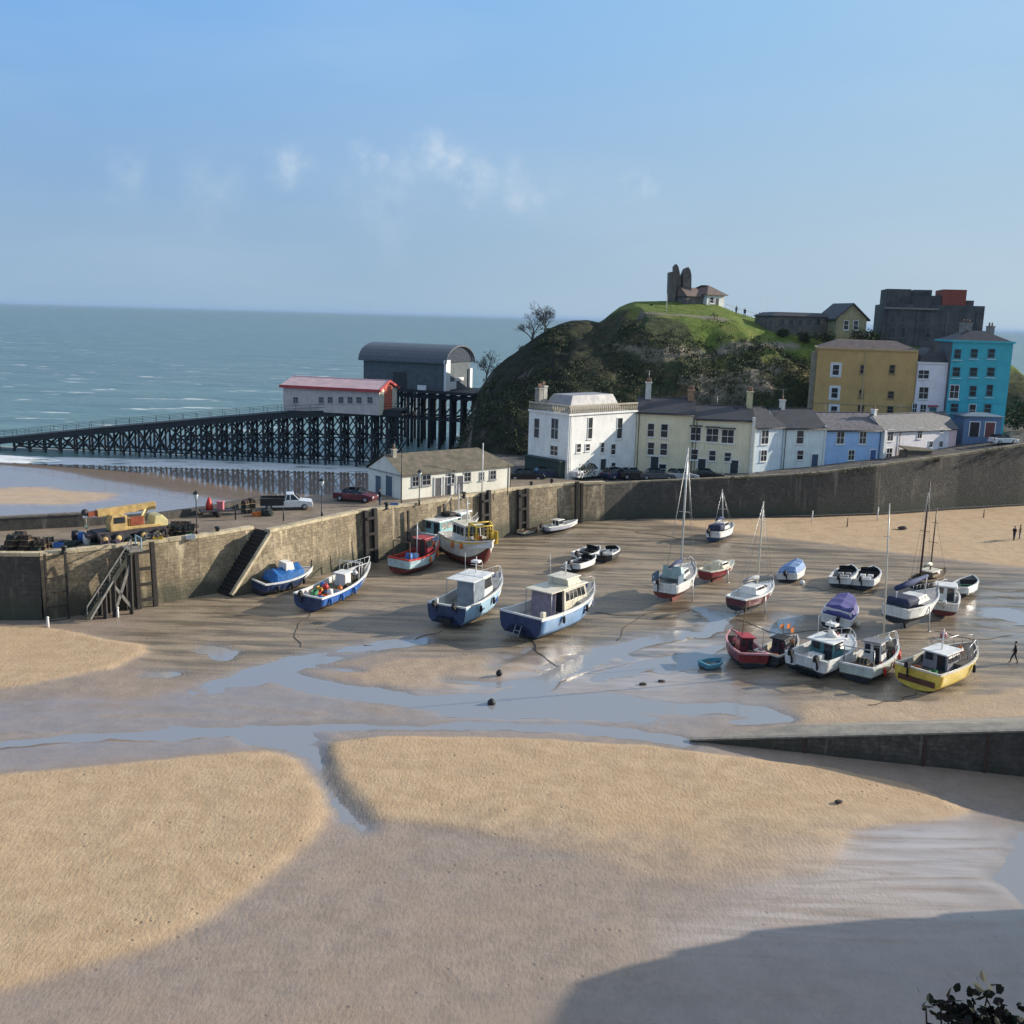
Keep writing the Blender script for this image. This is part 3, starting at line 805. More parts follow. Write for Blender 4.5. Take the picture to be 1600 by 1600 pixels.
def hit_hill(px, py):
    d = ray(px, py); y = 138.0
    while y < 215:
        q = PY(px, py, y)
        if q.z <= float(town_z(np.array([q.x]), np.array([y]))[0][0]): return (q.x, y)
        y += .5
    return (q.x, y)
PTH = [[(1008, 563), (1040, 558), (1085, 555), (1130, 549), (1180, 545), (1240, 541)], [(1000, 493), (1040, 492), (1085, 494), (1130, 500)], [(950, 545), (975, 542), (1000, 549)], [(1070, 598), (1120, 592), (1170, 583), (1215, 574)], [(1090, 615), (1150, 609), (1200, 604)]]
PA = np.full(TX.shape, 99.0)
for l_ in PTH: PA = np.minimum(PA, pdist([hit_hill(*q) for q in l_], TX, TY, [.5] * len(l_)))
PA = smooth(1.0, -.1, PA)
hill = grid_mesh('hill', TX, TY, TZ, t.m, dict(slope_v=TV, path=PA))
tag(hill, kind='structure')

def tz(x, y): return float(town_z(np.array([x]), np.array([y]))[0][0])
# scrub and bramble on the hillside: many small leaf clumps, nobody could count them
def leaf_cloud(mb, c, r, n, size, flat=1.0, up=.4):
    for _ in range(n):
        while True:
            p = Vector((random.uniform(-1, 1), random.uniform(-1, 1), random.uniform(-1, 1)))
            if .25 < p.length < 1: break
        p = Vector((p.x * r, p.y * r, p.z * r * flat)) + Vector(c)
        a = Vector((random.gauss(0, 1), random.gauss(0, 1), random.gauss(0, 1) + up)).normalized()
        b = a.orthogonal().normalized(); q = a.cross(b)
        s = size * random.uniform(.6, 1.4)
        mb.v += [tuple(p - b * s), tuple(p - q * s * .6), tuple(p + b * s), tuple(p + q * s * .6)]
        k = len(mb.v); mb.f.append([k - 4, k - 3, k - 2, k - 1]); mb.m.append(random.randint(0, 2)); mb.sm.append(False)
def leafmat(name, col):
    t = NT(name); geo = t.new('NewGeometry').outputs['Position']
    n = t.noise(geo, 1.2, 3)
    t.link(t.mix(t.rng(n, .3, .7), tuple(v * .6 for v in col), tuple(v * 1.35 for v in col)), t.b.inputs['Base Color'])
    t.b.inputs['Roughness'].default_value = .75; t.b.inputs['Specular IOR Level'].default_value = .25
    return t.m
LEAF = [leafmat('dark_bramble', (.030, .048, .018)), leafmat('ivy_green', (.045, .070, .024)), leafmat('dead_bracken', (.060, .052, .028))]
mb = MB()
cnt = 0
while cnt < 1150:
    i = random.randint(0, 169); j = random.randint(6, 128)
    x, y, z, v = TX[j, i], TY[j, i], TZ[j, i], TV[j, i]
    if not (.03 < v < .93) or z < 1.5 or x > 62 or (v > .80 and random.random() < .80): continue
    if x > 20 and v > .46 and random.random() < .93: continue
    if v > .40 and vnoise(np.array([x]), np.array([y]), 6, 91)[0] < .55: continue
    r = random.uniform(.5, 1.5) * (1.2 - .7 * v)
    leaf_cloud(mb, (x + random.uniform(-.5, .5), y, z + r * .25), r, int(16 + 22 * r), .16, .7)
    cnt += 1
tag(mb.build('hillside_scrub', LEAF, fixn=False), kind='stuff', label='dark scrub and bramble covering the shaded face of the castle hill', cat='scrub')

# ------------------------------------------------------------------ houses
def wallmat(name, rgb, streak=.4, scale=.6): return M(name, lin(rgb) if max(rgb) > 1 else rgb, .85, .07, scale, .15, 0, .2, streak)
SLATE = M('slate_roof', (.045, .045, .052), .6, .25, 2.2, .3, 0, .4, .2)
SLATE_G = M('grey_slate_roof', (.15, .15, .152), .6, .2, 2.0, .3, 0, .4, .2)
FRAMEW = M('white_frame', (.72, .72, .70), .5, .05)
POT = M('terracotta_pot', (.20, .12, .08), .8, .2)
DARKDOOR = M('dark_door', (.03, .035, .04), .5, .2)
class House:
    """box house: A, B = front-left and front-right corner at ground level; the local x axis runs along the front, y goes into the house"""
    def __init__(s, name, label, cat, A, B, depth, h, z0=None, group=None):
        s.A, s.B = Vector(A), Vector(B)
        if z0 is not None: s.A.z = s.B.z = z0
        d = s.B - s.A; s.rz = math.atan2(d.y, d.x); s.L = math.hypot(d.x, d.y); s.D = depth; s.h = h
        s.t = thing(name, label, cat, s.A, s.rz, group)
        s.inv = (Matrix.Translation(s.A) @ Matrix.Rotation(s.rz, 4, 'Z')).inverted()
        s.O = s.inv @ Vector((0, 0, CAMH))
    def face_pt(s, px, py, face='front'):
        d = (s.inv.to_3x3() @ ray(px, py)); O = s.O
        if face == 'front': k = (0 - O.y) / d.y
        elif face == 'left': k = (0 - O.x) / d.x
        else: k = (s.L - O.x) / d.x
        return O + d * k
    def walls(s, mat, name='wall', base=.0):
        mb = MB(); mb.b2((0, 0, base - 3), (s.L, s.D, s.h)); s.w = mb.build(name, mat, s.t); return s
    def window(s, px, py, w, h, face='front', mode='sash', frame=FRAMEW, sur=None, lab=None):
        """w, h in metres; centre given by the pixel the window has in the photograph"""
        c = s.face_pt(px, py, face)
        return s.window_at(c, w, h, face, mode, frame, sur)
    def window_at(s, c, w, h, face='front', mode='sash', frame=FRAMEW, sur=None):
        fr, pa = MB(), MB(); e = .09
        def bx(mb, x0, z0, x1, z1, o0, o1, m=0):
            if face == 'front': mb.b2((c.x + x0, -o1, c.z + z0), (c.x + x1, -o0, c.z + z1), m)
            elif face == 'left': mb.b2((-o1, c.y + x0, c.z + z0), (-o0, c.y + x1, c.z + z1), m)
            else: mb.b2((s.L + o0, c.y + x0, c.z + z0), (s.L + o1, c.y + x1, c.z + z1), m)
        W, H = w / 2, h / 2
        bx(fr, -W - e, -H - e, -W, H + e, .0, .07); bx(fr, W, -H - e, W + e, H + e, .0, .07)
        bx(fr, -W, H, W, H + e, .0, .07); bx(fr, -W, -H - e, W, -H, .0, .07)
        bx(fr, -W - e - .08, -H - e - .1, W + e + .08, -H - e - .002, .0, .14)
        if mode in ('sash', 'cross'): bx(fr, -W, -.03, W, .03, .012, .05)
        if mode in ('cross', 'case') or w > 1.1:
            bx(fr, -.025, -H, .025, H, .014, .046)
        if w > 2.0:
            for k in (-.25, .25): bx(fr, k * w - .03, -H, k * w + .03, H, .014, .046)
        if sur is not None:
            sb = MB()
            g = .28
            bx(sb, -W - e - g, -H - e - g, -W - e, H + e + g, .0, .05); bx(sb, W + e, -H - e - g, W + e + g, H + e + g, .0, .05)
            bx(sb, -W - e, H + e, W + e, H + e + g, .0, .05); bx(sb, -W - e, -H - e - g, W + e, -H - e - .1, .0, .05)
        bx(pa, -W, -H, W, H, .002, .012)
        f = fr.build('window', frame, s.t); pa.build('pane', GLASS, f)
        if sur is not None: sb.build('surround', sur, f)
        return f
    def door_at(s, x, w=1.0, h=2.1, mat=DARKDOOR, z=0, face='front'):
        mb = MB(); fr = MB()
        if face == 'front':
            mb.b2((x - w / 2, -.05, z), (x + w / 2, .0, z + h)); fr.b2((x - w / 2 - .12, -.09, z), (x - w / 2, 0, z + h + .12)); fr.b2((x + w / 2, -.09, z), (x + w / 2 + .12, 0, z + h + .12)); fr.b2((x - w / 2, -.09, z + h), (x + w / 2, 0, z + h + .12))
        else:
            mb.b2((-.05, x - w / 2, z), (0, x + w / 2, z + h)); fr.b2((-.09, x - w / 2 - .12, z), (0, x - w / 2, z + h + .12)); fr.b2((-.09, x + w / 2, z), (0, x + w / 2 + .12, z + h + .12)); fr.b2((-.09, x - w / 2, z + h), (0, x + w / 2, z + h + .12))
        d = mb.build('door', mat, s.t); fr.build('frame', FRAMEW, d)
        mb = MB()
        if face == 'front': mb.ball((x + w * .35, -.08, z + 1.0), .05, 6)
        else: mb.ball((-.08, x + w * .35, z + 1.0), .05, 6)
        mb.build('handle', STEEL, d)
        return d
    def gable(s, mat, rise, over=.25, axis='x', wallm=None, z=None, x0=0, x1=None, d0=0, d1=None):
        x1 = s.L if x1 is None else x1; z = s.h if z is None else z; d1 = s.D if d1 is None else d1
        mb = MB(); th = .16
        if axis == 'x':
            y0, y1, ym = d0 - over, d1 + over, (d0 + d1) / 2
            drop = rise * over / (ym - d0)
            for (ya, za, yb, zb) in ((y0, z - drop, ym, z + rise), (y1, z - drop, ym, z + rise)):
                vs = []
                for xx in (x0 - over * .5, x1 + over * .5):
                    vs += [(xx, ya, za + .02), (xx, yb, zb + .02), (xx, yb, zb + th), (xx, ya, za + th)]
                mb.add(vs, [(0, 1, 2, 3), (4, 7, 6, 5), (0, 4, 5, 1), (1, 5, 6, 2), (2, 6, 7, 3), (3, 7, 4, 0)])
            mb.beam((x0 - over * .5, ym, z + rise + th), (x1 + over * .5, ym, z + rise + th), .28, .12)
            r = mb.build('roof', mat, s.t)
            g = MB()
            for xx in (x0, x1 - .2):
                g.add([(xx, d0, z), (xx, d1, z), (xx, ym, z + rise), (xx + .2, d0, z), (xx + .2, d1, z), (xx + .2, ym, z + rise)], [(0, 1, 2), (3, 5, 4), (0, 2, 5, 3), (1, 4, 5, 2), (0, 3, 4, 1)])
            g.build('gable', wallm, s.t)
        return r
    def hip(s, mat, rise, over=.25, inset=None, z=None, flat=0):
        z = s.h if z is None else z; i = inset or min(s.L, s.D) / 2 - flat
        mb = MB(); o = over
        bz = z - .05
        base = [(-o, -o, bz), (s.L + o, -o, bz), (s.L + o, s.D + o, bz), (-o, s.D + o, bz)]
        low = [(p[0], p[1], bz + .14) for p in base]
        top = [(i, i, z + rise), (s.L - i, i, z + rise), (s.L - i, s.D - i, z + rise), (i, s.D - i, z + rise)]
        mb.add(base + low + top, [(3, 2, 1, 0), (0, 1, 5, 4), (1, 2, 6, 5), (2, 3, 7, 6), (3, 0, 4, 7), (4, 5, 9, 8), (5, 6, 10, 9), (6, 7, 11, 10), (7, 4, 8, 11), (8, 9, 10, 11)])
        return mb.build('roof', mat, s.t)
    def chimney(s, x, y, w, d, z0, h, mat, pots=2, parent=None):
        mb = MB(); mb.b2((x - w / 2, y - d / 2, z0), (x + w / 2, y + d / 2, z0 + h)); mb.b2((x - w / 2 - .08, y - d / 2 - .08, z0 + h), (x + w / 2 + .08, y + d / 2 + .08, z0 + h + .16))
        c = mb.build('chimney', mat, parent or s.t)
        pm = MB()
        for k in range(pots):
            pm.cyl((x + (k - (pots - 1) / 2) * w / max(pots, 1) * .8, y, z0 + h + .42), .14, .55, 8, 0, 'Z', .11)
        if parent is None: pm.build('chimney_pot', POT, c)
        return c
    def band(s, name, z, hgt, out, mat, left=True, right=False):
        mb = MB(); mb.b2((-out if left else .02, -out, z), (s.L + (out if right else -.02), .0, z + hgt))
        if left: mb.b2((-out, 0, z), (0, s.D, z + hgt))
        if right: mb.b2((s.L, 0, z), (s.L + out, s.D, z + hgt))
        return mb.build(name, mat, s.t)
    def pipe(s, x, mat=None, z1=None):
        mb = MB(); mb.tube([(x, -.10, 0), (x, -.10, (z1 or s.h) - .1)], .05, 6); return mb.build('drainpipe', mat or DARKDOOR, s.t)
def pt(px, py, y): return PY(px, py, y)
GR = 'painted houses above the harbour'
# 1 big white corner house with a balustrade on the roof
C = pt(886, 743, 126.0); Dd = pt(990, 744, 134.6)
L_ = pt(823, 740, 131.2)
zg = 5.0
wm = wallmat('white_render', (.83, .83, .80))
H1 = House('corner_house', 'tall white corner house with a balustraded roof, leftmost of the row above the harbour', 'house', C, Dd, (L_ - C).xy.length, 0, zg, GR)
H1.h = H1.face_pt(892, 648).z
H1.walls(wm)
H1.band('cornice', H1.h - .12, .22, .22, wm)
mb = MB()
n = 26
for f, (ax, ay, bx_, by_) in enumerate(((0, 0.1, H1.L, .1), (0.1, 0, .1, H1.D))):
    k = int((abs(bx_ - ax) + abs(by_ - ay)) / .36)
    for i in range(k + 1):
        q = i / k; mb.tube([(ax + (bx_ - ax) * q, ay + (by_ - ay) * q, H1.h + .1), (ax + (bx_ - ax) * q, ay + (by_ - ay) * q, H1.h + .45), (ax + (bx_ - ax) * q, ay + (by_ - ay) * q, H1.h + .9)], [.07, .13, .07], 6)
mb.b2((-.1, -.08, H1.h + .9), (H1.L + .1, .25, H1.h + 1.1)); mb.b2((-.08, .25, H1.h + .9), (.25, H1.D, H1.h + 1.1))
mb.build('balustrade', M('stone_balustrade', (.42, .37, .28), .8, .2), H1.t)
mb = MB(); a = [(1.6, 1.6), (H1.L - 1.2, 1.6), (H1.L - 1.2, H1.D - .6), (1.6, H1.D - .6)]
zt = H1.h + 2.1
mb.add([(x, y, H1.h + .02) for x, y in a] + [(x * .76 + (H1.L / 2) * .24, y * .7 + (H1.D / 2) * .3, zt) for x, y in a], [(3, 2, 1, 0), (4, 5, 6, 7), (0, 1, 5, 4), (1, 2, 6, 5), (2, 3, 7, 6), (3, 0, 4, 7)])
mb.build('roof', M('lead_roof', (.30, .30, .31), .5, .12, 1.5, 0, .0, .4), H1.t)
H1.chimney(.7, H1.D - 1.0, .7, .8, H1.h, 2.7, M('grey_chimney', (.32, .30, .26), .85, .2), 3)
H1.chimney(2.2, H1.D - .2, .6, .9, H1.h, 2.9, M('pale_chimney', (.45, .44, .40), .85, .2), 2)
for (px, py, w, h) in ((922, 669, .75, 2.6), (968, 669, .95, 2.6), (904, 700, .7, 1.0), (918, 699, .75, .8), (941, 699, .6, 1.2), (958, 702, .8, 1.3), (958, 729, .75, 1.0)):
    H1.window(px, py, w, h)
for (px, py, w, h) in ((839, 669, .9, 2.4), (867, 670, 1.2, 2.5), (866, 704, 1.25, 1.15)):
    H1.window(px, py, w, h, 'left')
H1.door_at(6.5, 1.0, 2.1)
H1.pipe(.4, wm)
mb = MB(); mb.b2((-.9, .4, 0), (-.003, H1.D - .4, 2.2)); mb.b2((-1.1, .3, 2.2), (-.003, H1.D - .3, 2.35)); mb.build('garage_lean_to', M('dark_green_boards', (.03, .05, .045), .7, .2), H1.t)

# 2 cream house, higher slate roof on the left
cream = wallmat('cream_render', (.78, .70, .49))
A = Vector((Dd.x + .05, Dd.y - .05, zg)); B = pt(1080, 746, 133.6)
H2 = House('cream_house', 'cream house with four sash windows, right against the white corner house', 'house', A, B, 8.5, 0, zg, GR)
H2.h = H2.face_pt(1040, 646).z; H2.walls(cream)
H2.gable(SLATE, 1.6, wallm=cream)
H2.chimney(1.3, 4.2, .75, 1.3, H2.h + .5, 3.1, M('white_chimney', (.62, .60, .54), .85, .1), 3)
H2.chimney(H2.L - .5, 4.2, .8, 1.3, H2.h + .5, 2.3, M('brick_chimney', (.34, .20, .12), .85, .2), 4)
for (px, py, w, h) in ((1017, 672, .8, 1.7), (1038, 673, .85, 1.7), (1017, 701, .8, 1.6), (1037, 702, .85, 1.5), (1035, 733, .9, 1.3)):
    H2.window(px, py, w, h)
H2.door_at(2.6); H2.pipe(H2.L - .12); H2.band('eaves_board', H2.h - .2, .2, .12, FRAMEW, False)
# 3 cream house with wide bay windows
A = Vector((H2.B.x + .03, H2.B.y - .1, zg)); B = pt(1172, 748, 132.6)
cream2 = wallmat('buff_render', (.76, .70, .50))
H3 = House('bay_window_house', 'cream house with three wide upper windows, left of the white party wall', 'house', A, B, 8.5, 0, zg, GR)
H3.h = H3.face_pt(1130, 656).z; H3.walls(cream2); H3.gable(SLATE, 1.4, wallm=cream2)
H3.chimney(H3.L - .35, 4.2, .7, 1.3, H3.h - .2, 3.6, M('yellow_chimney', (.55, .50, .30), .85, .12), 3)
for (px, py, w, h, md) in ((1087, 678, 1.25, 1.7, 'cross'), (1113, 680, 1.5, 1.7, 'cross'), (1137, 682, 1.5, 1.7, 'cross'), (1085, 710, .85, 1.3, 'sash'), (1113, 712, .8, 1.3, 'sash'), (1137, 714, .8, 1.1, 'sash')):
    f = H3.window(px, py, w, h, 'front', md)
    c = H3.face_pt(px, py)
    if md == 'cross':
        mb = MB(); mb.b2((c.x - w / 2 - .2, -.3, c.z + h / 2 + .12), (c.x + w / 2 + .2, -.003, c.z + h / 2 + .3)); mb.build('hood', M('dark_hood', (.10, .09, .07), .7, .2), H3.t)
H3.door_at(5.4, 1.0, 2.1); H3.door_at(1.2, 1.0, 2.1); H3.band('eaves_board', H3.h - .2, .2, .12, FRAMEW, False)
mb = MB(); mb.b2((H3.L - .25, -.4, -2), (H3.L + .12, -.003, H3.h + .5)); mb.build('party_wall', M('white_party_wall', (.72, .70, .64), .8, .1), H3.t)
# 4, 5 pale blue and pale green-grey houses under one dark roof
A = Vector((H3.B.x + .35, H3.B.y + .3, zg)); B = pt(1219, 745, 135.5)
pb = wallmat('pale_blue_render', (.68, .77, .82)); pg = wallmat('pale_aqua_render', (.68, .76, .75)); bl = wallmat('sky_blue_render', (.36, .54, .80)); pw = wallmat('pinkish_white_render', (.84, .79, .80)); pk = wallmat('pink_render', (.80, .58, .58))
H4 = House('pale_blue_house', 'narrow pale blue house with two windows, right of the white party wall', 'house', A, B, 8, 0, zg, GR)
H4.h = H4.face_pt(1195, 668).z; H4.walls(pb); H4.gable(SLATE, 2.1, wallm=pb)
for (px, py, w, h) in ((1195, 683, 1.2, 1.75), (1193, 712, 1.0, 1.4)): H4.window(px, py, w, h, 'front', 'cross')
mb = MB(); mb.b2((.4, -.5, -1), (H4.L - .4, -.003, .6)); mb.build('porch_base', M('dark_blue_porch', (.04, .08, .12), .7, .2), H4.t)
H4.pipe(H4.L - .1, M('blue_pipe', (.2, .35, .4)))
A = Vector((H4.B.x + .02, H4.B.y, zg)); B = pt(1284, 742, 137.2)
H5 = House('pale_aqua_house', 'wide pale aqua house with a small white chimney, beside the bright blue house', 'house', A, B, 8, 0, zg + .2, GR)
H5.h = H5.face_pt(1250, 669).z; H5.walls(pg); H5.gable(SLATE, 2.1, wallm=pg)
H5.chimney(1.8, 4.0, .5, .7, H5.h + 2.0, 1.3, M('white_chimney_small', (.65, .64, .60), .85, .1), 1)
for (px, py, w, h) in ((1250, 683, 1.0, 1.7), (1250, 711, .9, 1.2)): H5.window(px, py, w, h)
H5.door_at(H5.L - 1.3, .95, 1.9, M('navy_door', (.05, .08, .14)), .6)
mb = MB(); mb.b2((H5.L - .12, -.15, -2), (H5.L + .08, 8.0, H5.h + .3)); mb.build('party_wall', FRAMEW, H5.t)
# 6 bright blue
A = Vector((H5.B.x + .1, H5.B.y + .2, zg)); B = pt(1373, 736, 139.8)
H6 = House('blue_house', 'bright sky blue house with white window frames, in the middle of the row', 'house', A, B, 7.5, 0, zg + .5, GR)
H6.h = H6.face_pt(1330, 672).z; H6.walls(bl); H6.gable(SLATE_G if False else M('mottled_slate', (.14, .13, .14), .7, .25, 2, .3), 1.9, wallm=bl)
for (px, py, w, h) in ((1313, 684, 1.1, 1.6), (1348, 684, 1.0, 1.6), (1330, 711, .9, 1.3)): H6.window(px, py, w, h, 'front', 'cross')
H6.door_at(H6.L - 1.2, .9, 2.0, M('blue_door', (.06, .12, .3)), .7)
# 7 pinkish white cottage, end pink
A = Vector((H6.B.x + .15, H6.B.y + .1, zg)); B = pt(1491, 708, 148.0)
H7 = House('pink_cottage', 'long low pinkish white cottage with a pale grey roof, right end of the row', 'cottage', A, B, 4.6, 0, 6.0, GR)
H7.h = H7.face_pt(1430, 672).z; H7.walls(pw); H7.gable(SLATE_G, 2.0, wallm=pw)
for (px, py, w, h, md) in ((1391, 680, 1.1, 1.5, 'cross'), (1437, 677, .9, 1.4, 'cross'), (1389, 708, 1.1, 1.3, 'cross'), (1454, 694, .7, .8, 'case'), (1470, 694, .7, .8, 'case'), (1471, 672, .7, .5, 'case')): H7.window(px, py, w, h, 'front', md)
H7.chimney(.5, 2.3, .5, .6, H7.h + 1.2, 1.5, FRAMEW, 1)
mb = MB(); mb.b2((H7.L - 1.6, -.03, -2), (H7.L + .03, H7.D, H7.h - .01)); mb.build('pink_end_wall', pk, H7.t)
mb = MB(); mb.b2((-.25, -.5, -3), (.2, -.003, H7.h + .2)); mb.build('party_wall', FRAMEW, H7.t)

# gutters, downpipes and aerials of the front row
GUT = M('dark_gutter', (.05, .05, .055), .6)
for Hh, gx_ in ((H2, .3), (H3, .25), (H4, None), (H5, .3), (H6, H6.L - .3), (H7, 3.4)):
    mb = MB(); mb.tube([(.05, -.30, Hh.h - .12), (Hh.L - .05, -.30, Hh.h - .12)], .07, 6); mb.build('gutter', GUT, Hh.t)
    if gx_: mb = MB(); mb.tube([(gx_, -.3, Hh.h - .15), (gx_, -.09, Hh.h - .5), (gx_, -.09, .1)], .05, 6); mb.build('drainpipe', GUT, Hh.t)
for Hh, x_, y_, z_ in ((H2, 1.3, 4.2, 4.0), (H3, 3.0, 4.2, 1.5), (H5, 1.8, 4.0, 3.6), (H6, 2.0, 3.7, 1.9), (H7, 6.0, 2.3, 2.0)):
    mb = MB(); b0 = Vector((x_, y_, Hh.h + z_ - .4)); mb.tube([b0, b0 + Vector((0, 0, 1.7))], .022, 4)
    mb.beam(b0 + Vector((-.5, 0, 1.6)), b0 + Vector((.5, 0, 1.6)), .03)
    for q in (-.4, -.15, .1, .35): mb.beam(b0 + Vector((q, -.28, 1.6)), b0 + Vector((q, .28, 1.6)), .02)
    mb.build('aerial', STEEL, Hh.t)
for Hh, x_ in ((H3, 2.8), (H5, 4.2), (H6, 2.6)):     # skylights
    mb = MB(); mb.box((x_, 2.0, Hh.h + (1.4 if Hh is H3 else 2.0) * .52), (.8, .9, .12), 0, 0, Matrix.Rotation(.33 if Hh is H3 else .46, 3, 'X')); mb.build('skylight', GLASS, Hh.t)
# back row: ochre, white, teal
oc = wallmat('ochre_render', (.57, .37, .15), .3)
A = pt(1266, 690, 158.5); B = pt(1421, 690, 155.0)
H8 = House('ochre_house', 'tall ochre house with white window surrounds rising behind the blue house', 'house', A, B, 10, 0, 8.0, GR)
H8.h = H8.face_pt(1330, 545).z; H8.walls(oc)
wsur = FRAMEW
for (px, py, w, h, su) in ((1306, 578, .9, 1.5, wsur), (1304, 614, .9, 1.5, wsur), (1303, 642, .9, 1.4, wsur), (1348, 577, .65, 1.2, None), (1346, 615, .6, 1.1, None), (1345, 640, .8, 1.5, None), (1394, 577, .7, 1.2, None), (1392, 617, .8, 1.0, None), (1391, 640, .8, 1.0, None)): H8.window(px, py, w, h, 'front', 'sash', FRAMEW if su else M('ochre_frame', (.30, .22, .11), .6), su)
H8.band('cornice', H8.h - .15, .3, .2, M('ochre_trim', (.50, .36, .19), .8, .1))
H8.hip(M('brown_slate', (.17, .13, .115), .75, .2, 1.5, .3), 1.3, .15, 3.0)
mb = MB(); mb.b2((6.9, -.12, 0), (7.15, -.003, H8.h - .3)); mb.b2((.0, -.1, 5.0), (H8.L, -.004, 5.2)); mb.build('pilaster', M('ochre_trim', (.38, .28, .15)), H8.t)
mb = MB(); mb.b2((-.8, .6, -3), (-.01, 2.4, H8.h * .96)); mb.build('side_wing', M('grey_render_wing', (.30, .265, .19), .85, .15, 1, .2), H8.t)
A = Vector((H8.B.x + .02, H8.B.y - .4, 8.0)); B = pt(1469, 690, 154.2)
wh2 = wallmat('lilac_white_render', (.78, .76, .80))
H9 = House('narrow_white_house', 'narrow white house squeezed between the ochre house and the teal house', 'house', A, B, 9, 0, 8.5, GR)
H9.h = H9.face_pt(1440, 567).z; H9.walls(wh2)
for (px, py, w, h) in ((1443, 585, 1.5, 1.2), (1443, 614, 1.3, 1.7), (1442, 640, .8, 1.5), (1429, 638, .6, 1.4)): H9.window(px, py, w, h, 'front', 'cross')
mb = MB(); c = H9.face_pt(1457, 634); mb.b2((c.x - .7, -.8, c.z - .1), (c.x + .7, -.003, c.z + .1)); mb.build('red_awning', M('red_awning', (.35, .05, .08)), H9.t)
c = H9.face_pt(1457, 645); H9.door_at(c.x, 1.0, 2.0, M('teal_door', (.08, .2, .22)), c.z - 1.2)
H9.band('cornice', H9.h - .1, .25, .15, FRAMEW)
H9.hip(SLATE, 2.2, .1)
te = wallmat('teal_render', (.07, .42, .50), .12)
A = Vector((H9.B.x + .02, H9.B.y - .8, 9.0)); B = pt(1568, 668, 152.4)
H10 = House('teal_house', 'tall bright teal four-storey house at the right end of the back row', 'house', A, B, 9, 0, 9.2, GR)
H10.h = H10.face_pt(1520, 534).z; H10.walls(te)
mb = MB(); mb.b2((-.06, .25, 0), (-.004, H10.D, H10.h - .2)); mb.build('grey_side_wall', M('grey_side_render', (.13, .13, .135), .85, .2, 1, .2), H10.t)
tef = M('teal_frame', (.06, .30, .38), .6)
sill = M('pale_sill', (.40, .62, .66), .6)
for (px, py, w, h, su) in ((1496, 553, .9, 1.3, 0), (1522, 552, .9, 1.2, 0), (1549, 552, .9, 1.2, 0), (1494, 581, 1.0, 1.3, 0), (1521, 581, 1.0, 1.2, 0), (1548, 581, 1.0, 1.2, 0), (1491, 612, 1.2, 1.9, 1), (1520, 611, .9, 1.5, 0), (1546, 610, .8, 1.6, 0), (1491, 637, 1.0, 1.2, 0), (1519, 641, .9, 1.7, 1), (1543, 638, .9, 1.2, 0)):
    f = H10.window(px, py, w, h, 'front', 'sash', FRAMEW if su else tef)
    c = H10.face_pt(px, py); mb = MB(); mb.b2((c.x - w / 2 - .25, -.2, c.z - h / 2 - .36), (c.x + w / 2 + .25, -.003, c.z - h / 2 - .2)); mb.build('sill', sill, f)
H10.band('cornice', H10.h - .1, .28, .25, te, True, True); H10.band('string_course', H10.h * .36, .15, .1, te, False)
H10.hip(SLATE, 1.6, .05, 3.2)
H10.chimney(3.0, 5, 1.6, .8, H10.h + .6, 2.0, M('grey_rubble_chimney', (.26, .25, .23), .9, .25), 3); H10.chimney(6.6, 5, 1.0, .8, H10.h + .6, 1.6, M('grey_rubble_chimney', (.26, .25, .23)), 2)
# shop front in front of the teal house
A = pt(1503, 692, 148.6); B = pt(1562, 688, 148.9)
HS = House('blue_kiosk', 'low blue shop kiosk with a dark open front below the teal house', 'kiosk', A, B, 3.5, 3.0, 9.4)
HS.walls(M('kiosk_blue', (.13, .21, .34), .7, .15)); HS.hip(M('kiosk_roof', (.16, .22, .28), .6), .5, .3)
HS.door_at(1.6, 1.4, 2.1, M('dark_opening', (.02, .015, .02)), .1); HS.door_at(3.9, 1.4, 2.1, M('red_brown_door', (.16, .05, .05)), .1)
# dark castle-like stone block behind
ds = M('dark_slate_stone', (.095, .095, .10), .9, .3, .5, .5, 0, .2, .4)
A = pt(1374, 560, 188); B = pt(1530, 560, 184.5)
HT = House('stone_mansion', 'big dark stepped stone mansion with a red box on its roof', 'mansion', A, B, 13, 0, 15)
HT.h = HT.face_pt(1440, 476).z; HT.walls(ds)
def upper(px0, px1, py, d0, d1, mat, name):
    a = HT.face_pt(px0, py); b = HT.face_pt(px1, py); mb = MB(); mb.b2((a.x, d0, HT.h - .02), (b.x, d1, a.z)); return mb.build(name, mat, HT.t)
upper(1387, 1425, 451, .6, 9, ds, 'left_tower'); upper(1432, 1460, 452, 2, 9, ds, 'middle_tower'); upper(1425, 1474, 461, 1.0, 8, ds, 'upper_storey'); upper(1475, 1512, 452, .4, 8, M('red_stone_box', (.26, .07, .05), .8, .2), 'red_roof_box'); upper(1512, 1526, 469, 2, 9, ds, 'right_turret')
for k in range(4):
    mb = MB(); x = 1.0 + k * (HT.L - 2) / 3; mb.b2((x - .3, -.2, 0), (x + .3, -.003, HT.h - 1.2)); mb.build('buttress', ds, HT.t)
mb = MB(); mb.b2((0, -.4, HT.h - .9), (HT.L * .55, -.36 + .3, HT.h - .55)); mb.build('string_course', M('pale_string', (.20, .20, .20), .85, .2), HT.t)
for px in (1395, 1411, 1450, 1480, 1498):
    for py in (497, 520): HT.window(px, py, .7, 1.6, 'front', 'sash', M('dark_frame', (.12, .12, .13)))
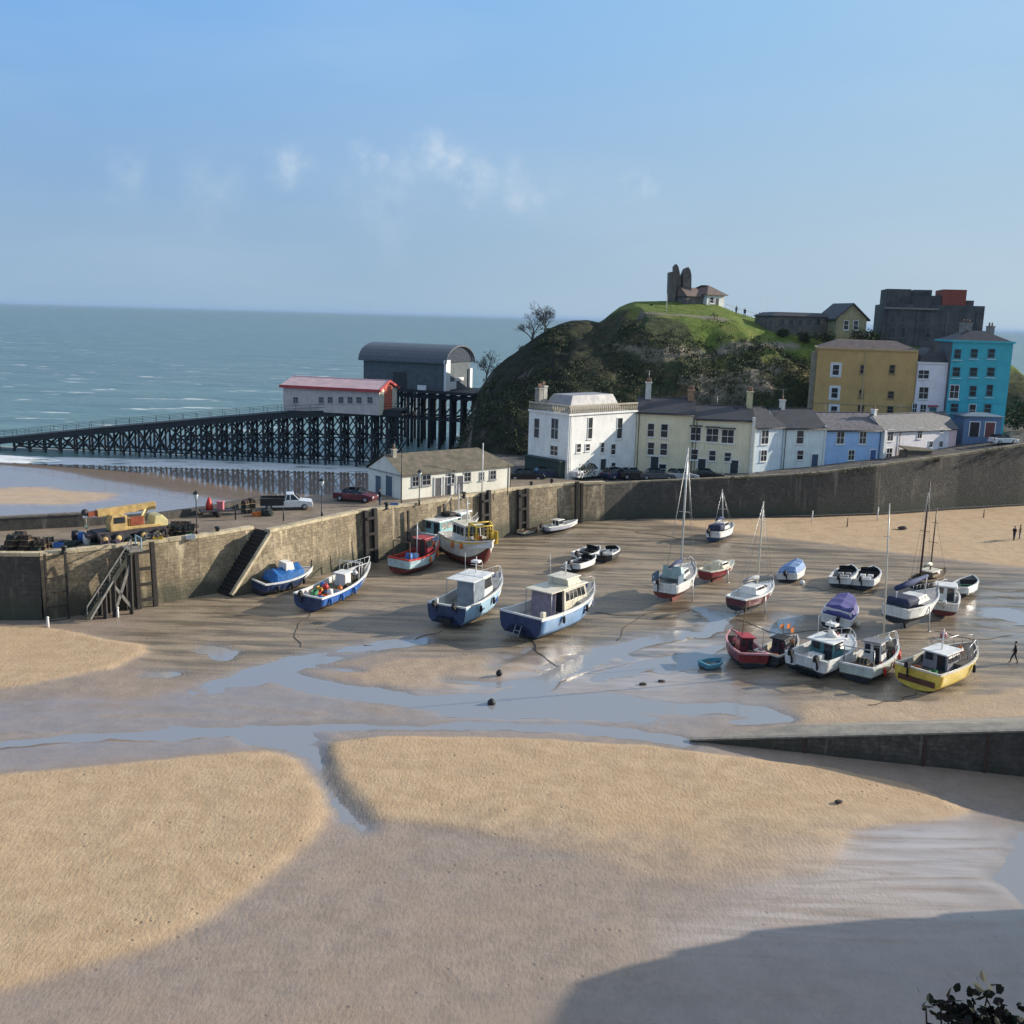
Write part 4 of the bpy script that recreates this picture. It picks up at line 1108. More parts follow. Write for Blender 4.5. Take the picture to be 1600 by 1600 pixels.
# museum buildings on the shoulder of the hill
A = pt(1206, 515, 186); B = pt(1302, 522, 188)
HM = House('museum_wing', 'long low dark stone building on the shoulder of the hill, right of the grass slope', 'building', A, B, 8, 0, 18.5)
HM.h = HM.face_pt(1250, 495).z; mus = M('museum_stone', (.15, .14, .12), .9, .25, .8, .4); HM.walls(mus); HM.hip(SLATE, .7, .25, 1.0)
mb = MB(); a = HM.face_pt(1225, 490); b = HM.face_pt(1300, 490); mb.b2((a.x, 2.5, HM.h + .1), (b.x, 7, a.z + .3)); mb.build('upper_storey', mus, HM.t)
for px in (1222, 1236, 1250, 1264, 1278): HM.window(px, 503, .7, .9, 'front', 'sash', M('dark_frame', (.12, .12, .13)))
A = pt(1305, 524, 184); B = pt(1352, 526, 184.5)
HG = House('museum_gable_house', 'sandy stone gable-ended house with a dark pitched roof beside the mansion', 'house', A, B, 9, 0, 18)
HG.h = HG.face_pt(1330, 498).z; sg = M('sandy_stone', (.32, .29, .17), .85, .2, 1, .3); HG.walls(sg)
rise = HG.face_pt(1330, 476).z - HG.h
mb = MB(); mb.add([(0, 0, HG.h), (HG.L, 0, HG.h), (HG.L / 2, 0, HG.h + rise), (0, .3, HG.h), (HG.L, .3, HG.h), (HG.L / 2, .3, HG.h + rise)], [(0, 1, 2), (3, 5, 4), (0, 2, 5, 3), (1, 4, 5, 2)]); mb.build('gable', sg, HG.t)
mb = MB()
for sx in (0, 1):
    x = -.5 if sx == 0 else HG.L + .5
    v = [(x, -.4, HG.h - .35), (HG.L / 2, -.4, HG.h + rise + .05), (HG.L / 2, 9, HG.h + rise + .05), (x, 9, HG.h - .35)]
    v2 = [(a_, b_, c_ + .25) for a_, b_, c_ in v]
    mb.add(v + v2, [(3, 2, 1, 0), (4, 5, 6, 7), (0, 1, 5, 4), (1, 2, 6, 5), (2, 3, 7, 6), (3, 0, 4, 7)])
mb.build('roof', SLATE, HG.t)
for px in (1322, 1337): HG.window(px, 508, .8, 1.5)
# ruined keep and white hut on the summit
A = pt(1046, 474, 201); B = pt(1082, 474, 201)
keep = House('ruined_keep', 'ruined dark stone keep with two jagged towers on the hilltop', 'ruin', A, B, 4.5, 0, A.z - .6)
ks = M('keep_stone', (.16, .135, .12), .9, .3, 1.2, .5)
def ktower(px0, px1, pts, d0, d1, name):
    mb = MB(); L0 = keep.face_pt(px0, 474).x; L1 = keep.face_pt(px1, 474).x
    prof = [(L0, -1.5), (L1, -1.5)] + [(keep.face_pt(x, y).x, keep.face_pt(x, y).z) for x, y in pts]
    mb.extrude(prof, d0, d1); return mb.build(name, ks, keep.t)
ktower(1046, 1056, [(1057, 424), (1047, 425)], 0, 3.5, 'square_tower')
ktower(1056, 1065, [(1065, 440), (1063, 424), (1061, 416), (1058, 412), (1055, 416)], .8, 3.6, 'round_tower')
ktower(1068, 1081, [(1081, 430), (1079, 421), (1076, 417), (1072, 419), (1068, 428)], .3, 4.0, 'broken_tower')
ktower(1063, 1069, [(1069, 450), (1066, 443), (1063, 438)], 1.5, 3.0, 'wall')
mb = MB(); a = keep.face_pt(1066, 466); mb.b2((a.x - .8, -.02, a.z - 1.2), (a.x + .8, .3, a.z + .6)); mb.build('archway', M('dark_arch', (.03, .03, .03), .9), keep.t)
A = pt(1104, 478, 200.5); B = pt(1131, 478, 203)
hut = House('lookout_hut', 'small white hut with a hipped brown roof beside the ruined keep', 'hut', A, B, 6.5, 0, A.z - .6)
hut.h = hut.face_pt(1115, 461).z; hut.walls(wm); hut.hip(M('brown_tile', (.15, .11, .095), .8, .2, 2, .3), 1.9, .5, 2.6)
hut.window(1112, 469, .9, 1.0); hut.door_at(2.6, .9, 1.6, DARKDOOR, .5)
mb = MB(); mb.b2((-4.3, 1, -1), (-.01, 5.5, hut.h - .4)); mb.build('stone_wing', ks, hut.t)
mb = MB(); mb.add([(-4.5, .7, hut.h - .4), (0, .7, hut.h - .4), (0, 5.8, hut.h - .4), (-4.5, 5.8, hut.h - .4), (-4.0, 3.2, hut.h + 1.3), (0, 3.2, hut.h + 1.3)], [(3, 2, 1, 0), (0, 1, 5, 4), (2, 3, 4, 5), (3, 0, 4), (1, 2, 5)]); mb.build('wing_roof', M('brown_tile', (.15, .11, .095)), hut.t)

# ------------------------------------------------------------------ white quay shed
sz = QZ
A = P(628, 781, sz); B = P(797, 763, sz)
shw = wallmat('limewashed_shed', (.80, .78, .68), .15)
SH = House('quay_shed', 'long white single-storey shed with a mossy grey roof standing on the quay', 'shed', A, B, 6.8, 0, sz)
SH.h = SH.face_pt(628, 743).z
SH.walls(shw)
roofm = M('mossy_roof', (.155, .135, .10), .8, .22, 1.2, .4, 0, .2, .2)
ridge = 1.75
r = SH.hip(roofm, ridge, .22, None)
bpy.data.objects.remove(r)
mb = MB(); o_ = .25
zb_ = SH.h - .05
vsr = [(-.2, -o_, zb_), (SH.L + o_, -o_, zb_), (SH.L + o_, SH.D + o_, zb_), (-.2, SH.D + o_, zb_)]
mb.add(vsr + [(x, y, z + .15) for x, y, z in vsr] + [(-.2, SH.D / 2, SH.h + ridge + .12), (SH.L - 2.2, SH.D / 2, SH.h + ridge + .12)],
       [(3, 2, 1, 0), (0, 1, 5, 4), (1, 2, 6, 5), (2, 3, 7, 6), (4, 5, 9, 8), (5, 6, 9), (6, 7, 8, 9)])
mb.build('roof', roofm, SH.t)
mb = MB(); mb.add([(-.02, 0, SH.h - .02), (-.02, SH.D, SH.h - .02), (-.02, SH.D / 2, SH.h + ridge), (.2, 0, SH.h - .02), (.2, SH.D, SH.h - .02), (.2, SH.D / 2, SH.h + ridge)], [(0, 2, 1), (3, 4, 5), (0, 3, 5, 2), (1, 2, 5, 4)])
mb.build('gable', shw, SH.t)
for (px, py, w, h) in ((649, 752, .75, 1.0), (666, 750, 1.0, 1.0), (704, 748, .9, 1.0), (730, 745, .85, .95), (753, 744, .5, .8), (770, 742, .75, .9)): SH.window(px, py, w, h, 'front', 'cross', M('grey_frame', (.35, .35, .36)))
for px in (684, 699, 718): 
    c = SH.face_pt(px, 760); SH.door_at(c.x, .8, 1.95, M('grey_door', (.10, .10, .11), .6), .05)
SH.door_at(SH.D * .36, 1.3, 2.2, M('blue_grey_door', (.08, .12, .16), .6), .05, 'left'); SH.door_at(SH.D * .68, 1.1, 1.9, M('blue_grey_door', (.08, .12, .16)), .05, 'left')
SH.chimney(.8, SH.D / 2 - .5, .45, .45, SH.h + 1.0, 1.3, M('shed_chimney', (.40, .37, .30), .85, .2), 1)
mb = MB(); mb.tube([(SH.L - .1, -.1, 0), (SH.L - .1, -.1, SH.h)], .05, 6); mb.build('drainpipe', DARKDOOR, SH.t)

# ------------------------------------------------------------------ old lifeboat slip on trestles with the red-roofed boathouse, and the new station
IRON = M('dark_pier_iron', (.020, .024, .030), .7, .3, 1.5, .3)
pa_, pb_ = pt(-60, 706, 178.5), pt(622, 730, 170.0)
px_top = [(-60, 690), (0, 684), (160, 668), (330, 653), (440, 644), (530, 640), (626, 640)]
pier = thing('lifeboat_slip', 'dark trestle slipway pier on cross-braced legs rising from the sea to the red-roofed boathouse', 'pier')
def pier_y(px): return 178.5 + (170.0 - 178.5) * (px + 60) / 682
topc = [pt(x, y, pier_y(x)) for x, y in px_top]
PW = 5.0
dirp = (topc[-1] - topc[0]); dirp.z = 0; dirp.normalize(); prp = Vector((-dirp.y, dirp.x, 0))
mb = MB()
for i in range(len(topc) - 1):
    a, b = topc[i] + prp * PW / 2, topc[i + 1] + prp * PW / 2
    mb.beam(a + Vector((0, 0, -.22)), b + Vector((0, 0, -.22)), PW, .35)
    for q in (0, PW): mb.beam(topc[i] + prp * q + Vector((0, 0, -.75)), topc[i + 1] + prp * q + Vector((0, 0, -.75)), .3, .7)
mb.build('deck', IRON, pier)
mb = MB()
for q in (0, PW):
    for i in range(len(topc) - 1):
        for hz in (.5, 1.0):
            mb.beam(topc[i] + prp * q + Vector((0, 0, hz)), topc[i + 1] + prp * q + Vector((0, 0, hz)), .05)
        a, b = topc[i] + prp * q, topc[i + 1] + prp * q; k = max(1, int((b - a).length / 2.2))
        for j in range(k): p = a.lerp(b, j / k); mb.beam(p, p + Vector((0, 0, 1.0)), .05)
mb.build('handrail', IRON, pier)
nb_ = 28
for i in range(nb_):
    f = (i + .3) / nb_
    px = -60 + 682 * f
    # interpolate deck height
    for k in range(len(px_top) - 1):
        if px_top[k][0] <= px <= px_top[k + 1][0]:
            q = (px - px_top[k][0]) / (px_top[k + 1][0] - px_top[k][0]); tp = topc[k].lerp(topc[k + 1], q)
    zb2 = -2.0
    mb = MB(); r_ = .17 if px < 300 else .22
    hgt = tp.z + .8
    legs = [tp + prp * .3, tp + prp * (PW - .3)]
    if hgt > 4: legs.append(tp + prp * PW / 2)
    for g in legs: mb.beam(Vector((g.x, g.y, zb2)), g + Vector((0, 0, -.4)), r_ * 1.7, r_ * 1.7)
    if hgt > 2.5:
        lo = Vector((0, 0, -tp.z - .2)); hi = Vector((0, 0, -1.0))
        nl = 1 if hgt < 6 else 2
        for lv in range(nl):
            z0_ = -.3 + (tp.z - .6) * lv / nl; z1_ = -.3 + (tp.z - .6) * (lv + 1) / nl
            a, b = legs[0], legs[1]
            mb.beam((a.x, a.y, z0_), (b.x, b.y, z1_), .2); mb.beam((b.x, b.y, z0_), (a.x, a.y, z1_), .2)
            mb.beam((a.x, a.y, z1_), (b.x, b.y, z1_), .22)
            st = dirp * (682 / nb_ / F * 174 * 1.01)
            for g in (legs[0], legs[1]):   # longitudinal bracing
                mb.beam((g.x, g.y, z0_), (g.x + st.x, g.y + st.y, z1_), .2); mb.beam((g.x + st.x, g.y + st.y, z0_), (g.x, g.y, z1_), .2)
                mb.beam((g.x, g.y, z0_ + .3), (g.x + st.x, g.y + st.y, z0_ + .3), .2)
    mb.build('trestle', IRON, pier)
# red roofed boathouse
by = pier_y(442)
ang = -.20
A = pt(443, 640, 173.5); B = pt(592, 641, 173.5 - 16 * .30)
bw = M('boathouse_cladding', (.52, .47, .45), .75, .1, 1.2, .1, 0, .3, .25)
BH = House('old_boathouse', 'grey boathouse with a red trimmed roof standing on the trestle pier', 'boathouse', A, B, 7.6, 0, A.z)
BH.h = BH.face_pt(500, 604).z; BH.walls(bw); 
for ch in list(BH.t.children): bpy.data.objects.remove(ch)
mb = MB(); mb.b2((0, 0, -.05), (BH.L, BH.D, BH.h)); mb.build('wall', bw, BH.t)
redm = M('red_roof_sheet', (.42, .055, .06), .55, .15, 1.0, 0, 0, .4, .1); palered = M('sun_faded_roof', (.62, .42, .42), .5, .12, .8, 0, 0, .4, .2)
BH.gable(palered, 1.15, .45, 'x', M('gable_red', (.5, .12, .08), .7, .1))
mb = MB(); mb.b2((-.5, -.52, BH.h - .45), (BH.L + .5, -.40, BH.h + .02)); mb.b2((BH.L + .22, -.4, BH.h - .35), (BH.L + .32, .6, BH.h - .05)); mb.build('red_fascia', redm, BH.t)
mb = MB()
for sgn in (0, 1):
    a = Vector((BH.L + .33, -.45 if sgn == 0 else BH.D + .45, BH.h - .15)); b = Vector((BH.L + .33, BH.D / 2, BH.h + 1.2)); mb.beam(a, b, .14, .4)
mb.build('red_bargeboard', redm, BH.t)
mb = MB(); mb.b2((BH.L - .02, 2.2, .1), (BH.L + .08, 5.4, BH.h + .6)); mb.build('red_door', M('red_boathouse_door', (.52, .12, .07), .6, .1), BH.t)
mb = MB(); mb.b2((BH.L - .01, .05, 0), (BH.L + .04, 2.1, BH.h - .1)); mb.b2((BH.L - .01, 5.5, 0), (BH.L + .04, BH.D - .05, BH.h - .1)); mb.build('end_panel', M('pale_end_panel', (.66, .60, .46), .7, .08), BH.t)
for px in (462, 502, 516, 533, 547, 561, 578): BH.window(px, 625, .8, .9, 'front', 'cross', M('grey_frame', (.35, .35, .36)))
# new lifeboat station with a barrel roof
A = pt(568, 604, 203); B = pt(693, 604, 197)
NS = House('lifeboat_station', 'large dark lifeboat station with a curved roof, on tall piles beyond the pier', 'lifeboat station', A, B, 13, 0, A.z)
NS.h = NS.face_pt(600, 561).z
blg = M('slate_blue_cladding', (.085, .105, .12), .6, .2, 1.0, .1, 0, .4, .25)
mb = MB(); mb.b2((0, 0, 0), (NS.L, NS.D, NS.h)); mb.build('wall', blg, NS.t)
top_z = NS.face_pt(620, 540).z + .5
rr = MB(); k = 14; pr = []
for i in range(k + 1):
    a = math.pi * i / k; pr.append(((1 - math.cos(a)) / 2 * (NS.D + 1.0) - .5, NS.h - .1 + (top_z - NS.h) * math.sin(a)))
rings = []
for xx in (-.9, NS.L + .8): rings.append([(xx, y, z) for y, z in pr] + [(xx, y, z - .3) for y, z in pr[::-1]])
rr.loft(rings, 0, True, True, False); rr.build('curved_roof', M('dark_seam_roof', (.085, .105, .125), .5, .12, 1.5, 0, .0, .5, .15), NS.t)
mb = MB(); mb.add([(NS.L + .03, y, z - .15) for y, z in pr] + [(NS.L + .25, y, z - .15) for y, z in pr], [tuple(range(k + 1)), tuple(range(2 * k + 1, k, -1))] + [(i, i + 1, k + 2 + i, k + 1 + i) for i in range(k)]); mb.build('arched_gable', M('dark_glazing', (.05, .055, .07), .25, .1), NS.t)
mb = MB()
wt_ = M('white_station_trim', (.80, .80, .78), .5, .05)
for i in range(k):
    (y0_, z0_), (y1_, z1_) = pr[i], pr[i + 1]; mb.beam((NS.L + .35, y0_, z0_ - .3), (NS.L + .35, y1_, z1_ - .3), .25, .16)
mb.b2((NS.L + .05, .0, -.2), (NS.L + .5, 2.0, NS.h + .3)); mb.b2((NS.L + .05, NS.D - 1.2, -.2), (NS.L + .5, NS.D, NS.h * .7)); mb.b2((NS.L + .05, 2.0, .2), (NS.L + .5, 5.0, 1.6)); mb.b2((NS.L + .05, 5.0, 1.7), (NS.L + .5, 8.6, 2.3))
mb.build('white_end_frame', wt_, NS.t)
mb = MB(); mb.b2((NS.L + .5, -.5, -.6), (NS.L + 7, NS.D, -.25)); mb.b2((-.5, -1.2, -.5), (NS.L + 7, NS.D, -.001)); mb.build('platform', IRON, NS.t)
for px in (573, 582, 591, 600, 610, 619): NS.window(px, 558, .75, 1.0, 'front', 'case', M('grey_frame', (.35, .35, .36)))
mb = MB()
mb.b2((6.5, -.03, -.001), (9.5, .0, 3.2)); mb.build('side_door', M('dark_door', (.03, .035, .04)), NS.t)
c = NS.face_pt(660, 606); mb = MB(); mb.b2((c.x - .9, -.35, c.z - .9), (c.x + .9, -.005, c.z + .5)); mb.build('white_hatch', wt_, NS.t)
for i in range(11):
    mb = MB(); x = .6 + i * (NS.L + 5.5) / 10
    for y in (.2, NS.D / 2, NS.D - .3):
        mb.tube([(x, y, -A.z - 3), (x, y, -.3)], .33, 8)
    mb.beam((x, .2, -5.6), (x, NS.D - .3, -5.6), .3, .35); mb.beam((x, .2, -5.6), (x, NS.D - .3, -.6), .2)
    if i < 10:
        x2 = .6 + (i + 1) * (NS.L + 5.5) / 10
        mb.beam((x, .2, -5.6), (x2, .2, -5.6), .3, .35)
        mb.beam((x, .2, -1.2), (x2, .2, -1.2), .3, .8)
    mb.build('pile_bent', IRON, NS.t)

# ------------------------------------------------------------------ bare trees on the hill
BARK = M('bare_bark', (.055, .045, .035), .9, .25, 3, .3)
def bare_tree(name, label, base, H, seed, spread=.55, group=None):
    rnd = random.Random(seed); t_ = thing(name, label, 'tree', base, 0, group)
    tr, cr = MB(), MB()
    def grow(p, d, L, r, depth):
        q = p + d * L
        m = (p + q) / 2 + Vector((rnd.uniform(-1, 1), rnd.uniform(-1, 1), 0)) * L * .06
        (tr if depth < 2 else cr).tube([p, m, q], [r, r * .85, r * .65], 5 if depth < 2 else 3, 0, False, False)
        if depth >= 7 or L < .12: return
        for _ in range(rnd.choice((2, 2, 3)) if depth > 0 else 5):
            nd = (d + Vector((rnd.uniform(-1, 1), rnd.uniform(-1, 1), rnd.uniform(-.35, .6))) * spread * 1.3).normalized()
            grow(q if rnd.random() < .7 else m, nd, L * rnd.uniform(.66, .9), max(.018, r * .58), depth + 1)
    grow(Vector((0, 0, -.4)), Vector((.03, 0, 1)), H * .24, H * .026, 0)
    tr.build('trunk', BARK, t_, fixn=False); cr.build('crown', BARK, t_, fixn=False)
    return t_
def on_hill(px, y):
    # x of the pixel column at that distance, standing on the hill
    x = PY(px, 500, y).x
    return Vector((x, y, tz(x, y)))
TG = 'bare trees on the left of the hill'
bare_tree('bare_tree', 'bare winter tree with a rounded crown on the left shoulder of the hill', on_hill(832, 188), 7.4, 5, .62, TG)
bare_tree('bare_tree', 'smaller bare tree leaning right just beside the round-crowned bare tree', on_hill(852, 189), 6.4, 8, .62, TG)
bare_tree('bare_tree', 'bare scrubby tree beside the white arched end of the lifeboat station', on_hill(762, 186), 6.2, 12, .65, TG)
# evergreen bushes by the museum and the right-hand edge
def bush(name, label, c, r, n, sz=.2, flat=.8, mats=LEAF, group=None):
    b = thing(name, label, 'bush', c, 0, group)
    f = MB()
    for _ in range(6):
        o = Vector((random.uniform(-.6, .6) * r, random.uniform(-.6, .6) * r, random.uniform(.2, .7) * r * flat))
        leaf_cloud(f, o, r * random.uniform(.45, .65), n // 6, sz, flat)
    f.build('foliage', mats, b, fixn=False)
    s = MB()
    for _ in range(5): s.tube([(0, 0, -.3), (random.uniform(-.4, .4) * r, random.uniform(-.4, .4) * r, r * .6)], [.07, .03], 5)
    s.build('stem', BARK, b); return b
BG = 'bushes on the hill by the museum'
for px, py, y, r, lb in ((1225, 517, 183, 1.3, 'low green bush below the left end of the long museum wing'), (1260, 523, 182, 1.6, 'green bush below the middle of the long museum wing'), (1287, 523, 181, 1.9, 'bright green bush at the left of the sandy gable house'), (1345, 520, 181, 2.4, 'tall dark bush in front of the right side of the sandy gable house'), (1362, 522, 182, 1.8, 'dark bush between the gable house and the stone mansion')):
    c = PY(px, py, y); bush('bush', lb, (c.x, c.y, c.z - r * .6), r, 420, .2, .9, LEAF, BG)
c = PY(1590, 655, 158); bush('bush', 'dark bush at the right edge of the picture beside the teal house', (c.x, c.y, c.z - 1), 3.0, 700, .22)
c = PY(1612, 640, 156); bush('bush', 'darker bush cut by the right picture edge behind the kiosk', (c.x, c.y, c.z - 1), 3.2, 700, .22)
c = PY(902, 731, 127.0); bush('bush', 'shrub in front of the sunlit wall of the white corner house', (c.x + .8, c.y, 5.0), 1.7, 500, .13, 1.1)
# ------------------------------------------------------------------ boats lying on the mud
def hullcol(name, rgb, rough=.35): return M('hull_' + name, lin(rgb) if max(rgb) > 1 else rgb, rough, .12, 1.2, 0, 0, .5, .4)
ANTIF = M('antifoul_red', (.16, .035, .03), .75, .25, 2)
ANTID = M('antifoul_dark', (.022, .026, .035), .7, .25, 2)
ANTIB = M('antifoul_blue', (.03, .06, .13), .7, .25, 2)
GELW = M('white_gelcoat', (.74, .74, .71), .35, .09, 1.5, 0, 0, .5, .32, (.34, .27, .19))
GELC = M('cream_gelcoat', (.68, .63, .50), .35, .09, 1.5, 0, 0, .5, .3)
DECKG = M('grey_deck', (.34, .33, .32), .7, .15, 2)
DECKD = M('dirty_deck', (.12, .105, .09), .8, .3, 3)
ROPE = M('rope', (.30, .25, .15), .9, .2)
ORANGE = M('orange_plastic', (.62, .17, .03), .5, .1); BLUEP = M('blue_plastic', (.03, .14, .42), .5, .1); REDP = M('red_plastic', (.5, .04, .03), .5, .1)
WHITEP = M('white_plastic', (.7, .7, .68), .5, .1); GREENP = M('green_plastic', (.05, .22, .10), .55, .1); YELP = M('yellow_plastic', (.62, .42, .05), .5, .1); PINKP = M('pink_plastic', (.55, .18, .2), .5, .1)
NET = M('dark_netting', (.03, .04, .035), .95, .4, 8, .8)
SCUM = M('waterline_scum', (.10, .09, .06), .8, .4, 3)
SECT = [(0, 0), (.42, .05), (.76, .17), (.92, .36), (.935, .42), (.975, .62), (1.0, .9), (1.0, 1.0)]
class Boat:
    def __init__(s, name, label, cat, stern, bow, B, D, top, bottom=ANTIF, L=None, gun=None, deck=DECKG, well=.55, fore=.62, tw=.85, bowr=.10, sheer=.30, lean=0, stripe=None, group='boats aground in the harbour', keel=0, cat_hull=False, tmat=None, trim=0, full=2.3, lift=0, wl=3):
        a = P(stern[0], stern[1], 0); b = P(bow[0], bow[1], 0)
        d = b - a; s.rz = math.atan2(d.y, d.x); s.L = L or d.length; s.B, s.D = B, D
        s.keel = keel
        g = min(gz(a.x, a.y), gz(b.x, b.y)); g = gz((a.x + b.x) / 2, (a.y + b.y) / 2)
        s.t = thing(name, label, cat, (a.x, a.y, g - .05 + lift), 0, group)
        s.t.rotation_euler = (Matrix.Rotation(s.rz, 3, 'Z') @ Matrix.Rotation(R(-trim), 3, 'Y') @ Matrix.Rotation(R(lean), 3, 'X')).to_euler()
        s.well, s.fore, s.tw, s.sheer, s.bowr, s.full = well, fore, tw, sheer, bowr, full
        n = 14
        ts = [i / n for i in range(n + 1)]
        s.gun = gun or GELW
        mb = MB(); rings = []
        for t_ in ts:
            b_, zs, kz = s.hb(t_), s.zs(t_), s.kz(t_)
            sec = []
            for (yf, zf) in SECT:
                yy = yf * b_ * (1 if t_ < .55 else 1 - .25 * ((t_ - .55) / .45) * (1 - zf)); 
                sec.append((s.xs(t_, zf), yy, kz + (zs - kz) * zf))
            rings.append([(x, -y, z) for x, y, z in sec[::-1]] + sec[1:])
        if cat_hull:
            # two slim hulls joined by the bridge deck: raise the middle of the section into a tunnel
            for r in rings:
                m_ = len(SECT) - 1; zt = r[0][2]
                for k in (m_ - 1, m_, m_ + 1): r[k] = (r[k][0], r[k][1], r[k][2] + (zt * .48) * (1 if k == m_ else .9))
        k = len(rings[0]); vs = [p for r in rings for p in r]
        mb.v = [tuple(v) for v in vs]
        for i in range(n):
            for j in range(k - 1):
                q = min(j, k - 2 - j)       # 0 = sheer strake
                mi = 2 if (q == 0 and stripe) else ((0 if q < 3 else (4 if q == 3 else 1)) if wl == 3 else (0 if q < wl + 1 else 1))
                mb.f.append([i * k + j, i * k + j + 1, (i + 1) * k + j + 1, (i + 1) * k + j]); mb.m.append(mi); mb.sm.append(q > 0)
        m_ = len(SECT) - 1
        for j in range(m_):   # transom in strips
            mb.f.append([j, j + 1, k - 2 - j, k - 1 - j]) if j < m_ - 1 else mb.f.append([j, j + 1, k - 1 - j])
            mb.m.append(3 if tmat else (0 if j < wl + (wl > 3) else (4 if j == 3 and wl == 3 else 1))); mb.sm.append(False)
        s.hull = mb.build('hull', [top, bottom, stripe or top, tmat or top, SCUM], s.t, fixn=True)
        # gunwale and inside
        gw = .11
        mb = MB()
        for i in range(n):
            for sg in (1, -1):
                q = []
                for t_ in (ts[i], ts[i + 1]):
                    b_, zs = s.hb(t_), s.zs(t_); bi = max(b_ - gw, 0); x = s.xs(t_, 1)
                    q += [(x, sg * (b_ + .04), zs - .08), (x, sg * (b_ + .04), zs + .05), (x, sg * bi, zs + .05), (x, sg * bi, zs - well - .1)]
                mb.add(q, [(0, 1, 5, 4), (1, 2, 6, 5), (2, 3, 7, 6)])
        b_, zs = s.hb(0), s.zs(0); mb.b2((-.04, -b_, zs - .08), (.12, b_, zs + .05)); mb.b2((.02, -b_ + gw, zs - well - .1), (.12, b_ - gw, zs - .05))
        mb.build('gunwale', s.gun, s.t)
        mb = MB()
        ns_ = 14
        for i in range(ns_):
            q = []
            for t_ in (i / ns_, (i + 1) / ns_):
                b_ = max(s.hb(t_) - gw * .6, .02); z = s.zs(t_) - (well if (i + .5) / ns_ < fore else .0); q += [(s.xs(t_, 1), -b_, z), (s.xs(t_, 1), b_, z)]
            mb.add(q, [(0, 1, 3, 2)])
        t_ = round(fore * ns_) / ns_; b_ = s.hb(t_) - gw * .6
        mb.add([(s.xs(t_, 1), -b_, s.zs(t_) - well), (s.xs(t_, 1), b_, s.zs(t_) - well), (s.xs(t_, 1), b_, s.zs(t_)), (s.xs(t_, 1), -b_, s.zs(t_))], [(0, 1, 2, 3)])
        mb.build('deck', deck, s.t)
        if keel:
            mb = MB(); mb.extrude([(s.L * .22, s.kz(.3) + .05), (s.L * .30, -keel), (s.L * .58, -keel), (s.L * .70, s.kz(.68) + .05)], -.09, .09); mb.build('keel', bottom, s.t)
            s.t.location.z += keel
    def hb(s, t):
        m = .42
        if t < m: k = s.tw + (1 - s.tw) * math.sin(t / m * math.pi / 2)
        else: k = max(.012, 1 - ((t - m) / (1 - m)) ** s.full)
        return s.B / 2 * k
    def zs(s, t): return s.D * (1 + s.sheer * max(0, (t - .25) / .75) ** 1.7 + s.sheer * .15 * max(0, (.25 - t) / .25))
    def kz(s, t): return s.D * (.85 * max(0, (t - .68) / .32) ** 2.2 + .06 * max(0, .2 - t) / .2)
    def xs(s, t, zf): return s.L * (t * (1 - s.bowr) + (s.bowr * t * zf if t > 0 else 0)) / 1.0
    def house(s, x0, x1, w, h, mat=GELW, roof=None, rake=.25, rb=.0, z=None, win=True, over=.18, wins=3, glassmat=None, roofname='cabin_roof', name='wheelhouse', taper=.9, rear=True):
        """cabin from x0 to x1 (metres), width w, height h above the deck it stands on"""
        t0 = x0 / s.L
        zb = z if z is not None else s.zs((x0 + x1) / 2 / s.L) - s.well
        zt = zb + h
        k = taper
        v = [(x0, -w / 2, zb), (x1, -w / 2 * .92, zb), (x1, w / 2 * .92, zb), (x0, w / 2, zb), (x0 + rb, -w / 2 * k, zt), (x1 - rake, -w / 2 * k * .92, zt), (x1 - rake, w / 2 * k * .92, zt), (x0 + rb, w / 2 * k, zt)]
        mb = MB(); mb.add(v, [(3, 2, 1, 0), (4, 5, 6, 7), (0, 1, 5, 4), (1, 2, 6, 5), (2, 3, 7, 6), (3, 0, 4, 7)])
        c = mb.build(name, mat, s.t, bevel=.04)
        if roof is not None:
            mb = MB(); mb.b2((x0 + rb - over * 1.6, -w / 2 * k - over * .6, zt - .01), (x1 - rake + over * 1.3, w / 2 * k + over * .6, zt + .09)); mb.build(roofname, roof, s.t, bevel=.04)
        V = [Vector(p) for p in v]
        def pane(a, b, c_, d, u0, u1, w0, w1):
            def L2(u, q): return a.lerp(b, u).lerp(d.lerp(c_, u), q)
            nn = (b - a).cross(d - a).normalized() * .012
            g = MB(); g.add([L2(u0, w0) + nn, L2(u1, w0) + nn, L2(u1, w1) + nn, L2(u0, w1) + nn, L2(u0, w0) + nn * 2.5, L2(u1, w0) + nn * 2.5, L2(u1, w1) + nn * 2.5, L2(u0, w1) + nn * 2.5], [(4, 5, 6, 7), (0, 1, 5, 4), (1, 2, 6, 5), (2, 3, 7, 6), (3, 0, 4, 7)])
            return g.build('window', glassmat or GLASS, c)
        if win:
            for i in range(wins):
                u0, u1 = .06 + .88 * i / wins + .02, .06 + .88 * (i + 1) / wins - .02
                pane(V[0], V[1], V[5], V[4], u0, u1, .52, .9)
                pane(V[2], V[3], V[7], V[6], u0, u1, .52, .9)
            for i in range(2):
                pane(V[1], V[2], V[6], V[5], .06 + .45 * i, .48 + .45 * i, .5, .92)
            if rear:
                pane(V[3], V[0], V[4], V[7], .08, .40, .5, .9); pane(V[3], V[0], V[4], V[7], .58, .92, .05, .9)
        s.cz = zt
        return c
    def tubes(s, name, segs, r, mat):
        mb = MB()
        for q in segs: mb.tube(q, r, 6)
        return mb.build(name, mat, s.t)
